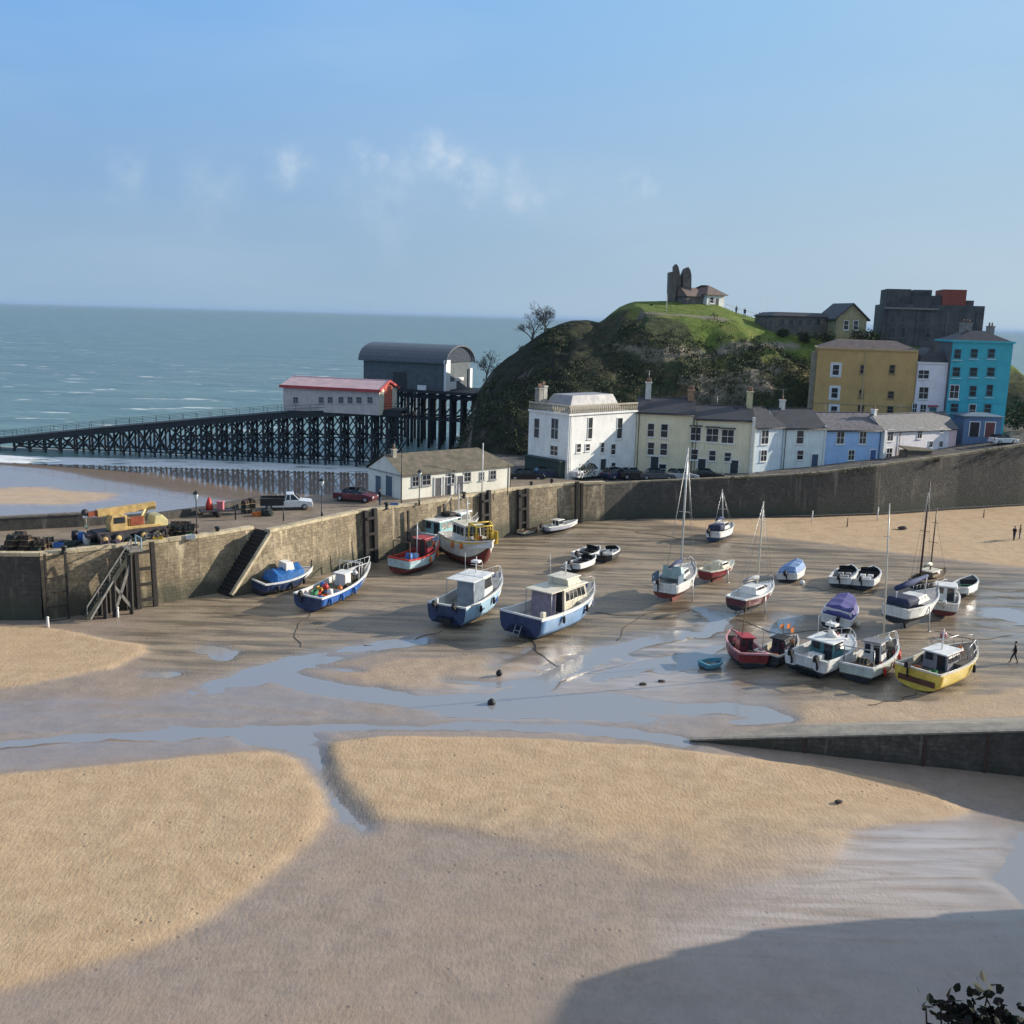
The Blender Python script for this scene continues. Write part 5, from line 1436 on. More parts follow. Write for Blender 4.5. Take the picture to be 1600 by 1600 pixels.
    def mast(s, x, h, r=.075, mat=ALU, boom=0, sail=None, stays=True, y=0, z=None):
        z0 = (s.zs(x / s.L) - .1) if z is None else z
        mb = MB(); mb.tube([(x, y, z0), (x, y, z0 + h * .6), (x, y, z0 + h)], [r, r * .95, r * .6], 8); 
        for f in (.5, .78): mb.tube([(x, y - .65 * (1.3 - f), z0 + h * f), (x, y + .65 * (1.3 - f), z0 + h * f)], .025, 5)
        m_ = mb.build('mast', mat, s.t)
        if stays:
            mb = MB()
            for q in ((s.L * .98, 0, s.zs(1)), (.1, 0, s.zs(0)), (x, s.hb(x / s.L), s.zs(x / s.L)), (x, -s.hb(x / s.L), s.zs(x / s.L))): mb.tube([(x, y, z0 + h * .97), q], .014, 4)
            mb.build('stay', STEEL, m_)
        if boom:
            mb = MB(); mb.tube([(x, y, z0 + 1.1), (x - boom, y, z0 + 1.2)], .05, 6); b = mb.build('boom', mat, s.t)
            if sail is not None:
                mb = MB(); mb.tube([(x - .05, y, z0 + 1.25), (x - boom * .4, y, z0 + 1.36), (x - boom * .96, y, z0 + 1.3)], [.2, .17, .09], 8); mb.build('sail_cover', sail, b)
        return m_
    def rail(s, t0=.6, h=.55, mat=None):
        segs = []
        k = 7
        top = {1: [], -1: []}
        for sg in (1, -1):
            for i in range(k):
                t_ = t0 + (.985 - t0) * i / (k - 1); p = Vector((s.xs(t_, 1) - .05, sg * max(s.hb(t_) - .08, .03), s.zs(t_) + .04)); q = p + Vector((0, 0, h)); segs.append([p, q]); top[sg].append(q)
            segs.append(top[sg]); 
        segs.append([top[1][-1], top[-1][-1]])
        return s.tubes('pulpit_rail', segs, .018, mat or STEEL)
    def outboard(s, mat=BLACK, y=0, tilt=35):
        mb = MB(); q = Matrix.Rotation(R(-tilt), 3, 'Y'); o = Vector((-.12, y, s.zs(0) - .05))
        for c, sz in (((-.14, 0, .32), (.42, .32, .42)), ((-.12, 0, -.12), (.14, .13, .6)), ((-.16, 0, -.5), (.30, .08, .22))):
            mb.box(o + q @ Vector(c), sz, 0, 0, q, .85)
        return mb.build('outboard_engine', mat, s.t, bevel=.04)
    def fenders(s, ts_, side=-1, mat=WHITEP, r=.12):
        for t_ in ts_:
            mb = MB(); x = s.xs(t_, .8); y = side * (s.hb(t_) + .13); z = s.zs(t_) - .5
            mb.tube([(x, y, z - .3), (x, y, z - .22), (x, y, z + .22), (x, y, z + .3)], [r * .4, r, r, r * .4], 8); mb.tube([(x, y, z + .3), (x, side * s.hb(t_), z + .55)], .015, 4); mb.build('fender', mat, s.t)
    def blocks(s, name, items, mat, parent=None):
        mb = MB()
        for lo, hi in items: mb.b2(lo, hi)
        return mb.build(name, mat, parent or s.t, bevel=.02)
    def legs(s, t_=.45, h=1.1):
        for sg in (1, -1):
            mb = MB(); x = s.xs(t_, .6); y = sg * (s.hb(t_) + .06); z = s.zs(t_) - .1
            mb.tube([(x, y, z), (x, y + sg * .12, -s.keel)], .06, 6); mb.cyl((x, y + sg * .12, -s.keel + .03), .16, .06, 8); mb.build('beaching_leg', ALU, s.t)
    def registration(s, t0=.62, t1=.86, side=-1, mat=None, txt='M 134', size=.42, z=.72):
        cu = bpy.data.curves.new('hull_lettering', 'FONT'); cu.body = txt; cu.size = size; cu.extrude = .006
        o = bpy.data.objects.new('hull_lettering', cu); COL.objects.link(o)
        return o
    def w(s, x, y, z):
        return s.t.matrix_basis @ Vector((x, y, z))
    def deckz(s, x): return s.zs(x / s.L) - (s.well if x / s.L < s.fore else 0)
# loose gear: each piece a thing of its own
def crate(bt, x, y, mat, label, sz=(.75, .45, .34), rz=0.2, dz=0, group='fish boxes on the boats'):
    mb = MB(); a, b, h = sz; w_ = .035
    mb.b2((-a / 2, -b / 2, 0), (a / 2, b / 2, w_))
    for lo, hi in (((-a / 2, -b / 2, w_), (a / 2, -b / 2 + w_, h)), ((-a / 2, b / 2 - w_, w_), (a / 2, b / 2, h)), ((-a / 2, -b / 2 + w_, w_), (-a / 2 + w_, b / 2 - w_, h)), ((a / 2 - w_, -b / 2 + w_, w_), (a / 2, b / 2 - w_, h))): mb.b2(lo, hi)
    mb.b2((-a / 2 - .03, -b / 2 - .03, h - .05), (-a / 2 - .001, b / 2 + .03, h)); mb.b2((a / 2 + .001, -b / 2 - .03, h - .05), (a / 2 + .03, b / 2 + .03, h))
    o = mb.build('fish_box', mat); o.matrix_world = bt.t.matrix_basis @ Matrix.Translation((x, y, bt.deckz(x) + dz)) @ Matrix.Rotation(rz, 4, 'Z')
    return tag(o, label, 'fish box', group)
def buoy(bt, x, y, mat, label, r=.26, dz=0):
    mb = MB(); mb.ball((0, 0, r), r, 10); mb.tube([(0, 0, r * 1.9), (0, 0, r * 2.4)], [.07, .05], 6)
    o = mb.build('buoy', mat); o.matrix_world = bt.t.matrix_basis @ Matrix.Translation((x, y, bt.deckz(x) + dz))
    return tag(o, label, 'buoy', 'net buoys on the boats')
def pot(bt, x, y, label, rz=0, dz=0, mesh=NET):
    t_ = thing('lobster_pot', label, 'lobster pot', (0, 0, 0), 0, 'lobster pots on the boats')
    t_.matrix_world = bt.t.matrix_basis @ Matrix.Translation((x, y, bt.deckz(x) + dz)) @ Matrix.Rotation(rz, 4, 'Z')
    mb = MB(); mb.b2((-.4, -.28, 0), (.4, .28, .06)); mb.build('base', WOOD, t_)
    mb = MB()
    for q in (-.38, -.13, .13, .38): mb.tube([(q, .26 * math.cos(a), .06 + .42 * math.sin(a)) for a in [math.pi * i / 6 for i in range(7)]], .025, 5)
    mb.build('hoops', WOOD, t_)
    mb = MB(); pr = [(.24 * math.cos(math.pi * i / 6), .06 + .38 * math.sin(math.pi * i / 6)) for i in range(7)]
    mb.loft([[(-.37, y_, z_) for y_, z_ in pr], [(.37, y_, z_) for y_, z_ in pr]], 0, True, True, False); mb.build('netting', mesh, t_)
    return t_
def barrel(bt, x, y, mat, label, r=.29, h=.85, dz=0):
    mb = MB(); mb.tube([(0, 0, 0), (0, 0, h * .3), (0, 0, h * .34), (0, 0, h * .66), (0, 0, h * .7), (0, 0, h)], [r * .96, r, r * 1.05, r * 1.05, r, r * .95], 12)
    o = mb.build('barrel', mat); o.matrix_world = bt.t.matrix_basis @ Matrix.Translation((x, y, bt.deckz(x) + dz))
    return tag(o, label, 'barrel', 'plastic barrels on the boats')
def netheap(bt, x, y, r, mat, label, h=.5):
    mb = MB()
    for i in range(5): mb.ball((random.uniform(-.5, .5) * r, random.uniform(-.5, .5) * r, h * .35), r * random.uniform(.4, .6), 9, 0, (1, 1, h / r * .8), .22)
    o = mb.build('net_heap', mat); o.matrix_world = bt.t.matrix_basis @ Matrix.Translation((x, y, bt.deckz(x)))
    return tag(o, label, 'net', 'heaps of net on the boats')

NAVY = hullcol('navy', (.035, .055, .13)); ROYAL = hullcol('royal_blue', (.02, .10, .36)); MIDB = hullcol('mid_blue', (.20, .34, .56)); TEALH = hullcol('pale_teal', (.42, .58, .62)); REDH = hullcol('dark_red', (.22, .022, .03)); MAROON = hullcol('maroon', (.12, .025, .035)); YELH = hullcol('yellow', (.74, .55, .09)); GREENW = hullcol('pale_green_white', (.55, .62, .56)); BLACKH = hullcol('black', (.025, .025, .03)); BROWNH = hullcol('brown', (.07, .05, .04)); LBLUE = hullcol('light_blue', (.36, .55, .70))
TEALR = M('teal_cabin', (.25, .48, .50), .4, .1)

# A blue and white catamaran workboat
b = Boat('catamaran_workboat', 'catamaran workboat with a grey canvas awning and pale blue sides', 'workboat', (697, 982), (781, 938), 3.5, 1.85, LBLUE, NAVY, gun=GELW, tmat=NAVY, well=.7, fore=.66, tw=1.0, sheer=.42, cat_hull=True, full=2.6, wl=4)  # navy transom has its shade put into the colour
b.house(4.2, 6.3, 2.5, 2.15, GELW, GELW, .55, wins=2)
mb = MB(); mb.b2((2.2, -1.3, b.cz - .02), (4.1, 1.3, b.cz + .05)); mb.build('awning_roof', GELW, b.t)
AWN = M('grey_canvas', (.20, .24, .28), .85, .15, 2)
mb = MB(); mb.b2((2.3, -1.28, b.deckz(3)), (2.34, .3, b.cz - .03)); mb.b2((2.34, -1.28, b.deckz(3) + .2), (4.15, -1.24, b.cz - .03)); mb.build('awning_curtain', AWN, b.t)
b.tubes('awning_posts', [[(2.25, q, b.deckz(2.2)), (2.25, q, b.cz)] for q in (1.25, -1.25)], .035, STEEL)
b.mast(5.0, 1.5, .05, GELW, stays=False, z=b.cz); b.tubes('aerial', [[(4.6, .8, b.cz), (4.5, .8, b.cz + 1.8)], [(4.6, -.8, b.cz), (4.5, -.8, b.cz + 1.3)]], .02, GELW); b.blocks('radar', [((4.7, -.35, b.cz + 1.0), (5.3, .35, b.cz + 1.18))], GELW)
b.rail(.66, .6, GELW); b.outboard(BLACK, .9, 40); b.outboard(BLACK, -.9, 40)
b.blocks('stern_bracket', [((-.35, -.5, .5), (-.005, .5, .9))], BLACK); b.fenders((.25, .5), -1, BLACK)
b.blocks('hull_mark', [((5.6, -b.hb(.63) - .02, 1.05), (5.75, -b.hb(.63) + .25, 1.5)), ((5.95, -b.hb(.66) - .01, 1.05), (6.1, -b.hb(.66) + .25, 1.5))], ROYAL)
# B its near neighbour
b = Boat('catamaran_workboat', 'blue and white catamaran passenger boat with a long windowed cabin and broad dark stern', 'workboat', (812, 999), (926, 956), 4.1, 1.95, MIDB, NAVY, gun=GELW, tmat=NAVY, well=.7, fore=.6, tw=1.0, sheer=.36, cat_hull=True, full=2.6, wl=4, stripe=GELW)  # dark transom colour stands for the shade on the stern
b.house(4.1, 7.9, 2.7, 2.0, GELC, GELC, .7, wins=5); b.house(5.0, 7.0, 2.0, .55, GELC, GELC, .4, z=b.cz + .09, win=False, name='flybridge')
mb = MB(); mb.b2((2.3, -1.3, b.cz - .62), (4.0, 1.3, b.cz - .54)); mb.build('awning_roof', GELC, b.t)
mb = MB(); mb.b2((2.9, -1.25, b.deckz(3)), (2.94, 1.1, b.cz - .65)); mb.build('awning_curtain', M('mauve_canvas', (.25, .22, .27), .85, .15), b.t)
b.tubes('awning_posts', [[(2.35, q, b.deckz(2.2)), (2.35, q, b.cz - .6)] for q in (1.25, -1.25)], .035, STEEL)
b.mast(6.0, 1.2, .05, GELW, stays=False, z=b.cz); b.tubes('aerial', [[(5.2, .9, b.cz), (5.0, .9, b.cz + 1.9)]], .02, GELW)
b.rail(.6, .55, GELC); b.blocks('fuel_can', [((1.5, -1.1, b.deckz(1)), (1.9, -.8, b.deckz(1) + .75))], GELC)
b.tubes('stern_ladder', [[(-.05, -.2, 1.2), (-.7, -.2, .1)], [(-.05, .35, 1.2), (-.7, .35, .1)], [(-.3, -.2, .8), (-.3, .35, .8)], [(-.5, -.2, .45), (-.5, .35, .45)]], .035, STEEL)
b.fenders((.28, .62), -1, BLACK); b.blocks('hull_mark', [((6.0, -b.hb(.60) - .02, 1.2), (6.25, -b.hb(.6) + .3, 1.55)), ((8.0, -b.hb(.8) - .02, 1.3), (8.35, -b.hb(.8) + .4, 1.75))], NAVY)
# C long blue open fishing boat full of gear
b = Boat('fishing_boat', 'long bright blue open fishing boat heaped with gear, pointing away along the quay', 'fishing boat', (480, 956), (577, 912), 2.9, 1.25, ROYAL, ANTID, gun=GELW, tmat=NAVY, deck=DECKD, well=.45, fore=.86, tw=.95, sheer=.62, stripe=GELW, lean=3)  # transom shade painted in as navy
b.rail(.72, .6, GELW); b.tubes('hauler_frame', [[(6.6, 1.0, b.deckz(6.6)), (6.6, 1.0, 2.9), (6.6, -1.0, 2.9), (6.6, -1.0, b.deckz(6.6))], [(7.6, .7, 1.4), (7.6, .7, 2.7), (7.6, -.7, 2.7), (7.6, -.7, 1.4)]], .045, GELW)
b.house(5.1, 6.3, 1.1, 1.15, GELW, GELW, .25, win=False, name='engine_casing', roofname='casing_lid'); b.outboard(BLACK, .5, 20)
b.fenders((.12, .3, .5), -1, BLUEP); b.blocks('thwart', [((3.4, -1.2, b.deckz(3) + .3), (3.7, 1.2, b.deckz(3) + .36))], WOOD)
FB = 'of the long bright blue fishing boat'
crate(b, .7, -.6, BLUEP, 'blue fish box in the stern ' + FB); crate(b, .6, .5, WHITEP, 'white fish box in the stern ' + FB, rz=.6); crate(b, 1.7, -.7, ORANGE, 'orange fish box by the side ' + FB, rz=-.2); crate(b, 2.3, .5, REDP, 'red fish box amidships in the waist ' + FB)
buoy(b, 1.5, .6, PINKP, 'pink buoy near the stern ' + FB); buoy(b, 4.1, -.6, ORANGE, 'orange buoy amidships ' + FB); buoy(b, 8.0, .2, WHITEP, 'white buoy near the bow ' + FB)
crate(b, 1.0, 0, GREENP, 'green fish box on the stern heap '+FB, dz=.36); crate(b, 3.1, .7, YELP, 'yellow fish box beside the blue-grey net '+FB, dz=.2); pot(b, 5.0, -.8, 'lobster pot beside the engine casing '+FB, .2); pot(b, 7.0, -.4, 'lobster pot stacked near the bow rail '+FB, -.5); barrel(b, 2.2, -.8, WHITEP, 'white barrel by the side '+FB, .25, .7); buoy(b, 2.7, 0, REDP, 'red buoy amidships '+FB, .3, .4)
netheap(b, 2.9, -.4, .8, M('blue_net', (.06, .12, .2), .95, .4, 6, .6), 'blue-grey net heaped in the middle ' + FB); netheap(b, 4.4, .5, .75, NET, 'dark net heaped before the casing ' + FB)
pot(b, 7.2, .35, 'lobster pot on the foredeck ' + FB, .4); barrel(b, 3.6, .8, BLUEP, 'blue barrel standing in the waist ' + FB, .25, .7)
# D old navy boat with a blue cover
b = Boat('covered_boat', 'navy hulled boat under a bright blue tarpaulin below the stone steps of the quay', 'boat', (402, 929), (487, 909), 2.5, 1.2, NAVY, ANTID, gun=GELW, well=.35, fore=.5, tw=.8, sheer=.28, lean=6)
mb = MB(); rings = []
for i in range(9):
    t_ = .16 + .62 * i / 8; w_ = b.hb(t_) * (.78 if 0 < i < 8 else .6); z = b.zs(t_) + .05; h_ = (.85 if 0 < i < 8 else .3) + .12 * math.sin(i * 2.1)
    rings.append([(b.xs(t_, 1), -w_, z - .1), (b.xs(t_, 1), -w_ * .9, z + h_ * .6), (b.xs(t_, 1), 0, z + h_), (b.xs(t_, 1), w_ * .9, z + h_ * .6), (b.xs(t_, 1), w_, z - .1)])
mb.loft(rings, 0, True, True, False); mb.build('tarpaulin', M('blue_tarpaulin', (.015, .12, .36), .5, .25, 2.5, .5), b.t)
b.house(2.6, 3.7, 1.2, .9, GELW, None, .3, z=b.zs(.5) + .45, win=False, name='cabin_top'); b.fenders((.2, .45, .7), -1, M('old_tyre', (.02, .02, .02))); b.tubes('stem_post', [[(b.L * .97, 0, b.zs(1)), (b.L * .97, 0, b.zs(1) + .7)]], .06, TIMBER)
# E red and pale green trawler by the wall
b = Boat('small_trawler', 'small red and pale green trawler lying against the quay wall', 'fishing boat', (622, 897), (682, 878), 2.7, 1.5, TEALH, ANTIF, L=6.8, gun=REDP, deck=DECKD, well=.6, fore=.7, tw=.95, sheer=.45, stripe=REDH)
b.house(3.4, 4.9, 1.6, 1.9, REDH, M('red_cabin_roof', (.34, .04, .05), .5, .15), .3, wins=2); b.mast(3.0, 3.2, .07, GELW, 0, None, False)
b.tubes('gallows', [[(.5, 1.0, b.deckz(.5)), (.5, 1.0, 3.2), (.5, -1.0, 3.2), (.5, -1.0, b.deckz(.5))]], .07, RUST); b.rail(.72, .6, GELW); b.fenders((.5, .75), -1, ORANGE)
FB = 'of the red and green trawler'
barrel(b, .9, -.6, BLUEP, 'blue barrel in the stern ' + FB, .36, 1.1); barrel(b, 1.7, -.75, MIDB, 'dull blue barrel beside the gallows ' + FB, .34, 1.0)
crate(b, 2.3, .2, REDP, 'red fish box behind the wheelhouse ' + FB); crate(b, 2.6, -.8, PINKP, 'pink fish box at the side ' + FB); netheap(b, 1.4, .5, .7, NET, 'black net heaped in the stern ' + FB); buoy(b, 5.4, -.2, ORANGE, 'orange buoy on the foredeck ' + FB); buoy(b, 5.2, .35, WHITEP, 'white buoy on the foredeck ' + FB)
# F yellow topped trawler, bow towards us
b = Boat('yellow_topped_trawler', 'white hulled trawler with a yellow gantry, bow towards the camera beside the quay', 'fishing boat', (706, 866), (750, 886), 3.6, 2.5, hullcol('cream_white', (.68, .66, .58)), ANTIF, L=8.4, gun=GELW, deck=DECKD, well=.6, fore=.6, tw=.9, sheer=.30, full=2.8, stripe=YELH)
b.house(2.0, 4.6, 2.2, 2.1, GELW, GELC, .2, wins=3); b.rail(.62, .8, YELP)
b.tubes('gantry', [[(5.8, 1.2, 2.6), (5.8, 1.2, 4.6), (5.8, -1.2, 4.6), (5.8, -1.2, 2.6)], [(6.8, .9, 2.7), (6.8, .9, 4.4), (6.8, -.9, 4.4), (6.8, -.9, 2.7)], [(5.8, 1.2, 4.6), (6.8, .9, 4.4)], [(5.8, -1.2, 4.6), (6.8, -.9, 4.4)]], .11, YELP)
b.blocks('yellow_side_panel', [((4.9, 1.35, 2.5), (7.0, 1.5, 3.8))], YELP); b.mast(3.2, 2.6, .08, GELW, 0, None, False, z=b.cz); b.fenders((.45, .65), 1, ORANGE, .16); b.fenders((.45, .65), -1, ORANGE, .16)
FB = 'of the yellow-topped trawler'
crate(b, 5.2, .2, ORANGE, 'orange fish box on the foredeck ' + FB, dz=.05); netheap(b, 5.0, -.8, .7, M('orange_net', (.3, .12, .04), .95, .3, 6, .6), 'orange net on the foredeck ' + FB)
# G light teal boat behind it, against the wall
b = Boat('teal_cabin_boat', 'light blue and teal cabin boat moored right against the quay wall behind the yellow trawler', 'boat', (664, 868), (745, 846), 2.9, 2.3, LBLUE, ANTIB, L=9.4, gun=GELW, well=.5, fore=.4, tw=.9, sheer=.25, stripe=GELW)
b.house(1.2, 4.6, 2.2, 1.7, TEALR, GELW, .3, wins=3); b.house(4.9, 7.0, 2.0, 1.9, hullcol('ice_blue', (.55, .72, .76)), GELW, .5, wins=2); b.mast(5.6, 3.0, .07, GELW, 0, None, True, z=b.cz); b.rail(.6, .6, GELW)
b.blocks('dark_hatch', [((3.4, -.6, b.cz - .1), (4.4, .6, b.cz + .2))], BLACK)
# H small craft by the corner of the harbour
b = Boat('launch', 'small grey-mauve launch with a white cuddy by the quay corner', 'boat', (850, 838), (902, 829), 1.8, .75, hullcol('mauve_grey', (.42, .42, .50)), ANTID, gun=GELW, well=.35, fore=.6, sheer=.3, lean=-4); b.house(1.9, 2.9, 1.1, .9, GELW, GELW, .3, wins=1); b.outboard(BLACK)
b = Boat('tender', 'little cream rowing tender on the sand left of the mauve launch', 'rowing boat', (812, 838), (840, 833), 1.2, .5, GELC, ANTID, gun=WOOD, deck=DECKD, well=.35, fore=.95, sheer=.25); b.blocks('thwart', [((.5, -.5, .38), (.7, .5, .42)), ((1.2, -.5, .38), (1.4, .5, .42))], WOOD)
# I group of speedboats
def speedboat(label, st, bw, L, hullm, seat, lean=0, dark=True, B=2.0, D=.85, screen=True):
    b = Boat('motorboat', label, 'motorboat', st, bw, B, D, hullm, ANTID, L=L, gun=GELW, deck=BLACK if dark else DECKG, well=.45, fore=.66, tw=.9, sheer=.22, lean=lean, full=2.4)
    b.blocks('seat', [((1.2, -.55, b.deckz(1.2)), (1.6, .55, b.deckz(1.2) + .45)), ((2.2, -.6, b.deckz(2.2)), (2.55, -.1, b.deckz(2.2) + .5)), ((2.2, .1, b.deckz(2.2)), (2.55, .6, b.deckz(2.2) + .5))], seat)
    if screen:
        x = b.L * .66; w_ = b.hb(.66) * .8; z = b.zs(.66)
        mb = MB(); mb.add([(x, -w_, z), (x + .25, -w_ * .5, z), (x + .25, w_ * .5, z), (x, w_, z), (x - .25, -w_ * .9, z + .42), (x - .02, -w_ * .5, z + .42), (x - .02, w_ * .5, z + .42), (x - .25, w_ * .9, z + .42)], [(0, 1, 5, 4), (1, 2, 6, 5), (2, 3, 7, 6)]); mb.build('windscreen', GLASS, b.t)
    b.outboard(BLACK, 0, 30); return b
speedboat('white open motorboat with a black interior, nearest of three motorboats in mid harbour', (894, 894), (945, 876), 4.6, GELW, BLACK, -6)
speedboat('white motorboat lying behind the nearest black-lined motorboat', (903, 878), (942, 865), 4.2, GELW, BLACK, 3)
speedboat('dark hulled motorboat, rightmost of three motorboats in mid harbour', (944, 880), (974, 862), 4.0, BLACKH, GELW, -8)
# J teal yacht with the tallest mast
SAILB = M('navy_sail_cover', (.03, .045, .12), .8, .15); SAILG = M('pale_green_canvas', (.42, .56, .54), .8, .12)
b = Boat('sailing_yacht', 'white sailing yacht with pale teal spray covers and the tallest mast, standing on legs', 'yacht', (1036, 949), (1078, 918), 2.9, 1.35, GELW, ANTIF, L=8.2, gun=GELW, well=.35, fore=.35, tw=.72, sheer=.28, keel=.8, bowr=.16)
b.house(2.6, 5.3, 1.7, .7, GELW, None, .7, wins=3, rear=False, z=b.zs(.45) - .05, name='cabin'); b.mast(4.6, 11.6, .10, ALU, 3.6, SAILB); b.rail(.72, .55); b.legs(.45)
mb = MB(); rings = [[(2.9 - .2 * i, -.95 + .0 * i, b.zs(.3) + .1), (2.9 - .25 * i, -.8, b.zs(.3) + .9 + .1 * i), (2.9 - .25 * i, .8, b.zs(.3) + .9 + .1 * i), (2.9 - .2 * i, .95, b.zs(.3) + .1)] for i in range(5)]
mb.loft(rings, 0, True, True, False); mb.build('spray_hood', SAILG, b.t)
mb = MB(); mb.b2((.1, -1.2, b.zs(0) + .02), (1.7, -1.1, b.zs(0) + .75)); mb.b2((.1, 1.1, b.zs(0) + .02), (1.7, 1.2, b.zs(0) + .75)); mb.build('dodger', M('slate_blue_canvas', (.13, .18, .24), .8, .15), b.t); b.outboard(BLACK, .5, 10)
# K red keelboat without mast
b = Boat('keelboat', 'small cream decked keelboat with a red hull and no mast', 'boat', (1099, 914), (1150, 898), 2.0, .95, REDH, ANTIF, L=5.4, gun=GELC, deck=GELC, well=.4, fore=.42, tw=.7, sheer=.22, keel=.45, bowr=.15, stripe=GELC)
b.house(2.3, 3.9, 1.2, .5, GELC, None, .6, z=b.zs(.5) - .02, wins=2, rear=False, name='cabin'); b.tubes('roll_bar', [[(1.2, .8, .9), (1.4, .8, 1.8), (1.4, -.8, 1.8), (1.2, -.8, .9)]], .045, GELC); b.legs(.5)
# L dark red yacht
b = Boat('sailing_yacht', 'maroon hulled sailing yacht with a white cabin and a cream mast', 'yacht', (1147, 964), (1200, 942), 2.5, 1.15, MAROON, ANTID, L=7.0, gun=GELW, deck=GELW, well=.4, fore=.36, tw=.72, sheer=.25, keel=.55, bowr=.16, stripe=M('mauve_topside', (.5, .42, .46), .4, .08))
b.house(2.3, 4.6, 1.5, .6, GELW, None, .7, z=b.zs(.45) - .02, wins=3, rear=False, name='cabin'); b.mast(3.9, 8.0, .085, GELC, 2.8, M('grey_sail_cover', (.3, .31, .33), .8)); b.rail(.72, .5); b.legs(.45); b.blocks('hatch', [((4.9, -.3, b.zs(.7)), (5.4, .3, b.zs(.7) + .1))], BLACK)
# M little sailing boat by the far beach
b = Boat('sailing_dinghy', 'small white and navy sailing boat with a short pale mast near the far beach', 'sailing boat', (1113, 852), (1152, 836), 2.2, 1.1, GELW, ANTIB, L=5.8, gun=GELW, well=.35, fore=.4, tw=.75, sheer=.3, lean=-5, stripe=NAVY)
b.house(2.0, 3.8, 1.3, .8, GELW, None, .6, z=b.zs(.45) - .02, wins=2, rear=False, name='cabin'); b.mast(3.0, 4.6, .075, ALU, 2.0, SAILB); b.outboard(BLACK, .3, 30)
mb = MB(); mb.b2((.5, -.8, b.zs(.2) + .1), (1.9, .8, b.zs(.2) + .75)); mb.build('cockpit_cover', M('navy_canvas', (.03, .04, .08), .8), b.t, bevel=.2)
# N blue covered boat
def coverboat(name, label, st, bw, L, B, D, hullm, cov, lean=0, h=.6, keel=0, bottom=ANTID, group='boats aground in the harbour'):
    b = Boat(name, label, 'boat', st, bw, B, D, hullm, bottom, L=L, gun=GELW, well=.3, fore=.5, tw=.9, sheer=.25, lean=lean, keel=keel)
    mb = MB(); rings = []
    for i in range(10):
        t_ = .02 + .9 * i / 9; w_ = max(.05, b.hb(t_) * .96); z = b.zs(t_) + .06; hh_ = h * (.35 if i in (0, 9) else 1) * (1 - .5 * max(0, t_ - .6)) + .06 * math.sin(i * 1.9)
        rings.append([(b.xs(t_, 1), -w_, z), (b.xs(t_, 1), -w_ * .75, z + hh_ * .75), (b.xs(t_, 1), 0, z + hh_), (b.xs(t_, 1), w_ * .75, z + hh_ * .75), (b.xs(t_, 1), w_, z)])
    mb.loft(rings, 0, True, True, False); mb.build('boat_cover', cov, b.t); return b
b = coverboat('covered_boat', 'white boat under a pale blue ridged cover, standing alone in the middle of the mud', (1230, 912), (1256, 893), 5.0, 2.2, 1.0, GELW, M('pale_blue_cover', (.20, .30, .50), .7, .3, 3, .5), -8); b.outboard(BLACK)
# O pair of cruisers
b = speedboat('white motorboat with a dark open cockpit, left one of the side-by-side pair', (1312, 920), (1338, 893), 5.6, GELW, DECKG, -5, True, 2.3, 1.05)
b = speedboat('white motorboat with a grey cockpit, right one of the side-by-side pair', (1346, 923), (1372, 897), 5.8, GELW, GELW, -5, True, 2.5, 1.05)
# P purple cover
b = coverboat('covered_boat', 'white hulled motorboat under a purple cover, stern towards the camera', (1302, 985), (1328, 944), 6.4, 2.7, 1.15, GELW, M('purple_cover', (.07, .065, .22), .7, .25, 2, .4), 7, .8); b.outboard(BLACK, -.2, 40)
mb = MB(); mb.b2((.3, -1.1, b.zs(.1) + .2), (.34, 1.1, b.zs(.1) + .6)); mb.build('stern_board', GELW, b.t)
# Q big white yacht
b = Boat('sailing_yacht', 'large white sailing yacht with blue covers, standing high on its keel', 'yacht', (1394, 990), (1462, 962), 3.0, 1.35, GELW, ANTID, L=8.0, gun=GELW, well=.35, fore=.34, tw=.72, sheer=.25, keel=.9, bowr=.2, full=2.0)
b.house(2.4, 4.9, 1.8, .6, GELW, None, .8, z=b.zs(.45) - .02, wins=3, rear=False, name='cabin'); b.rail(.7, .55); b.legs(.42)
mb = MB(); mb.tube([(.4, .2, 2.9), (2.6, .1, 3.0), (5.6, 0, 3.2)], [.22, .27, .14], 8); mb.build('folded_sail', SAILB, b.t)
mb = MB(); mb.b2((.3, -1.0, b.zs(.1) + .05), (2.4, 1.0, b.zs(.1) + .75)); mb.build('cockpit_cover', M('navy_canvas', (.03, .04, .08), .8), b.t, bevel=.25)
b.tubes('boom_crutch', [[(.5, .2, 1.3), (.5, .2, 2.9)], [(5.5, 0, 1.5), (5.5, 0, 3.2)]], .05, ALU)
# R brown yacht with two dark masts
b = Boat('old_yacht', 'brown wooden yacht with two dark masts behind the large white yacht', 'yacht', (1428, 928), (1470, 914), 2.2, .95, BROWNH, ANTID, L=6.2, gun=WOOD, deck=WOOD, well=.35, fore=.4, tw=.6, sheer=.35, keel=.4, bowr=.15, stripe=GELC)
b.house(2.2, 4.0, 1.3, .55, WOOD, GELC, .3, z=b.zs(.45) - .02, wins=3, rear=False, name='cabin')
dm = M('varnished_spar', (.07, .045, .035), .5, .2); b.mast(.9, 9.5, .10, dm, 0, None, True); b.mast(2.9, 6.8, .07, dm, 1.4, GELC, False)
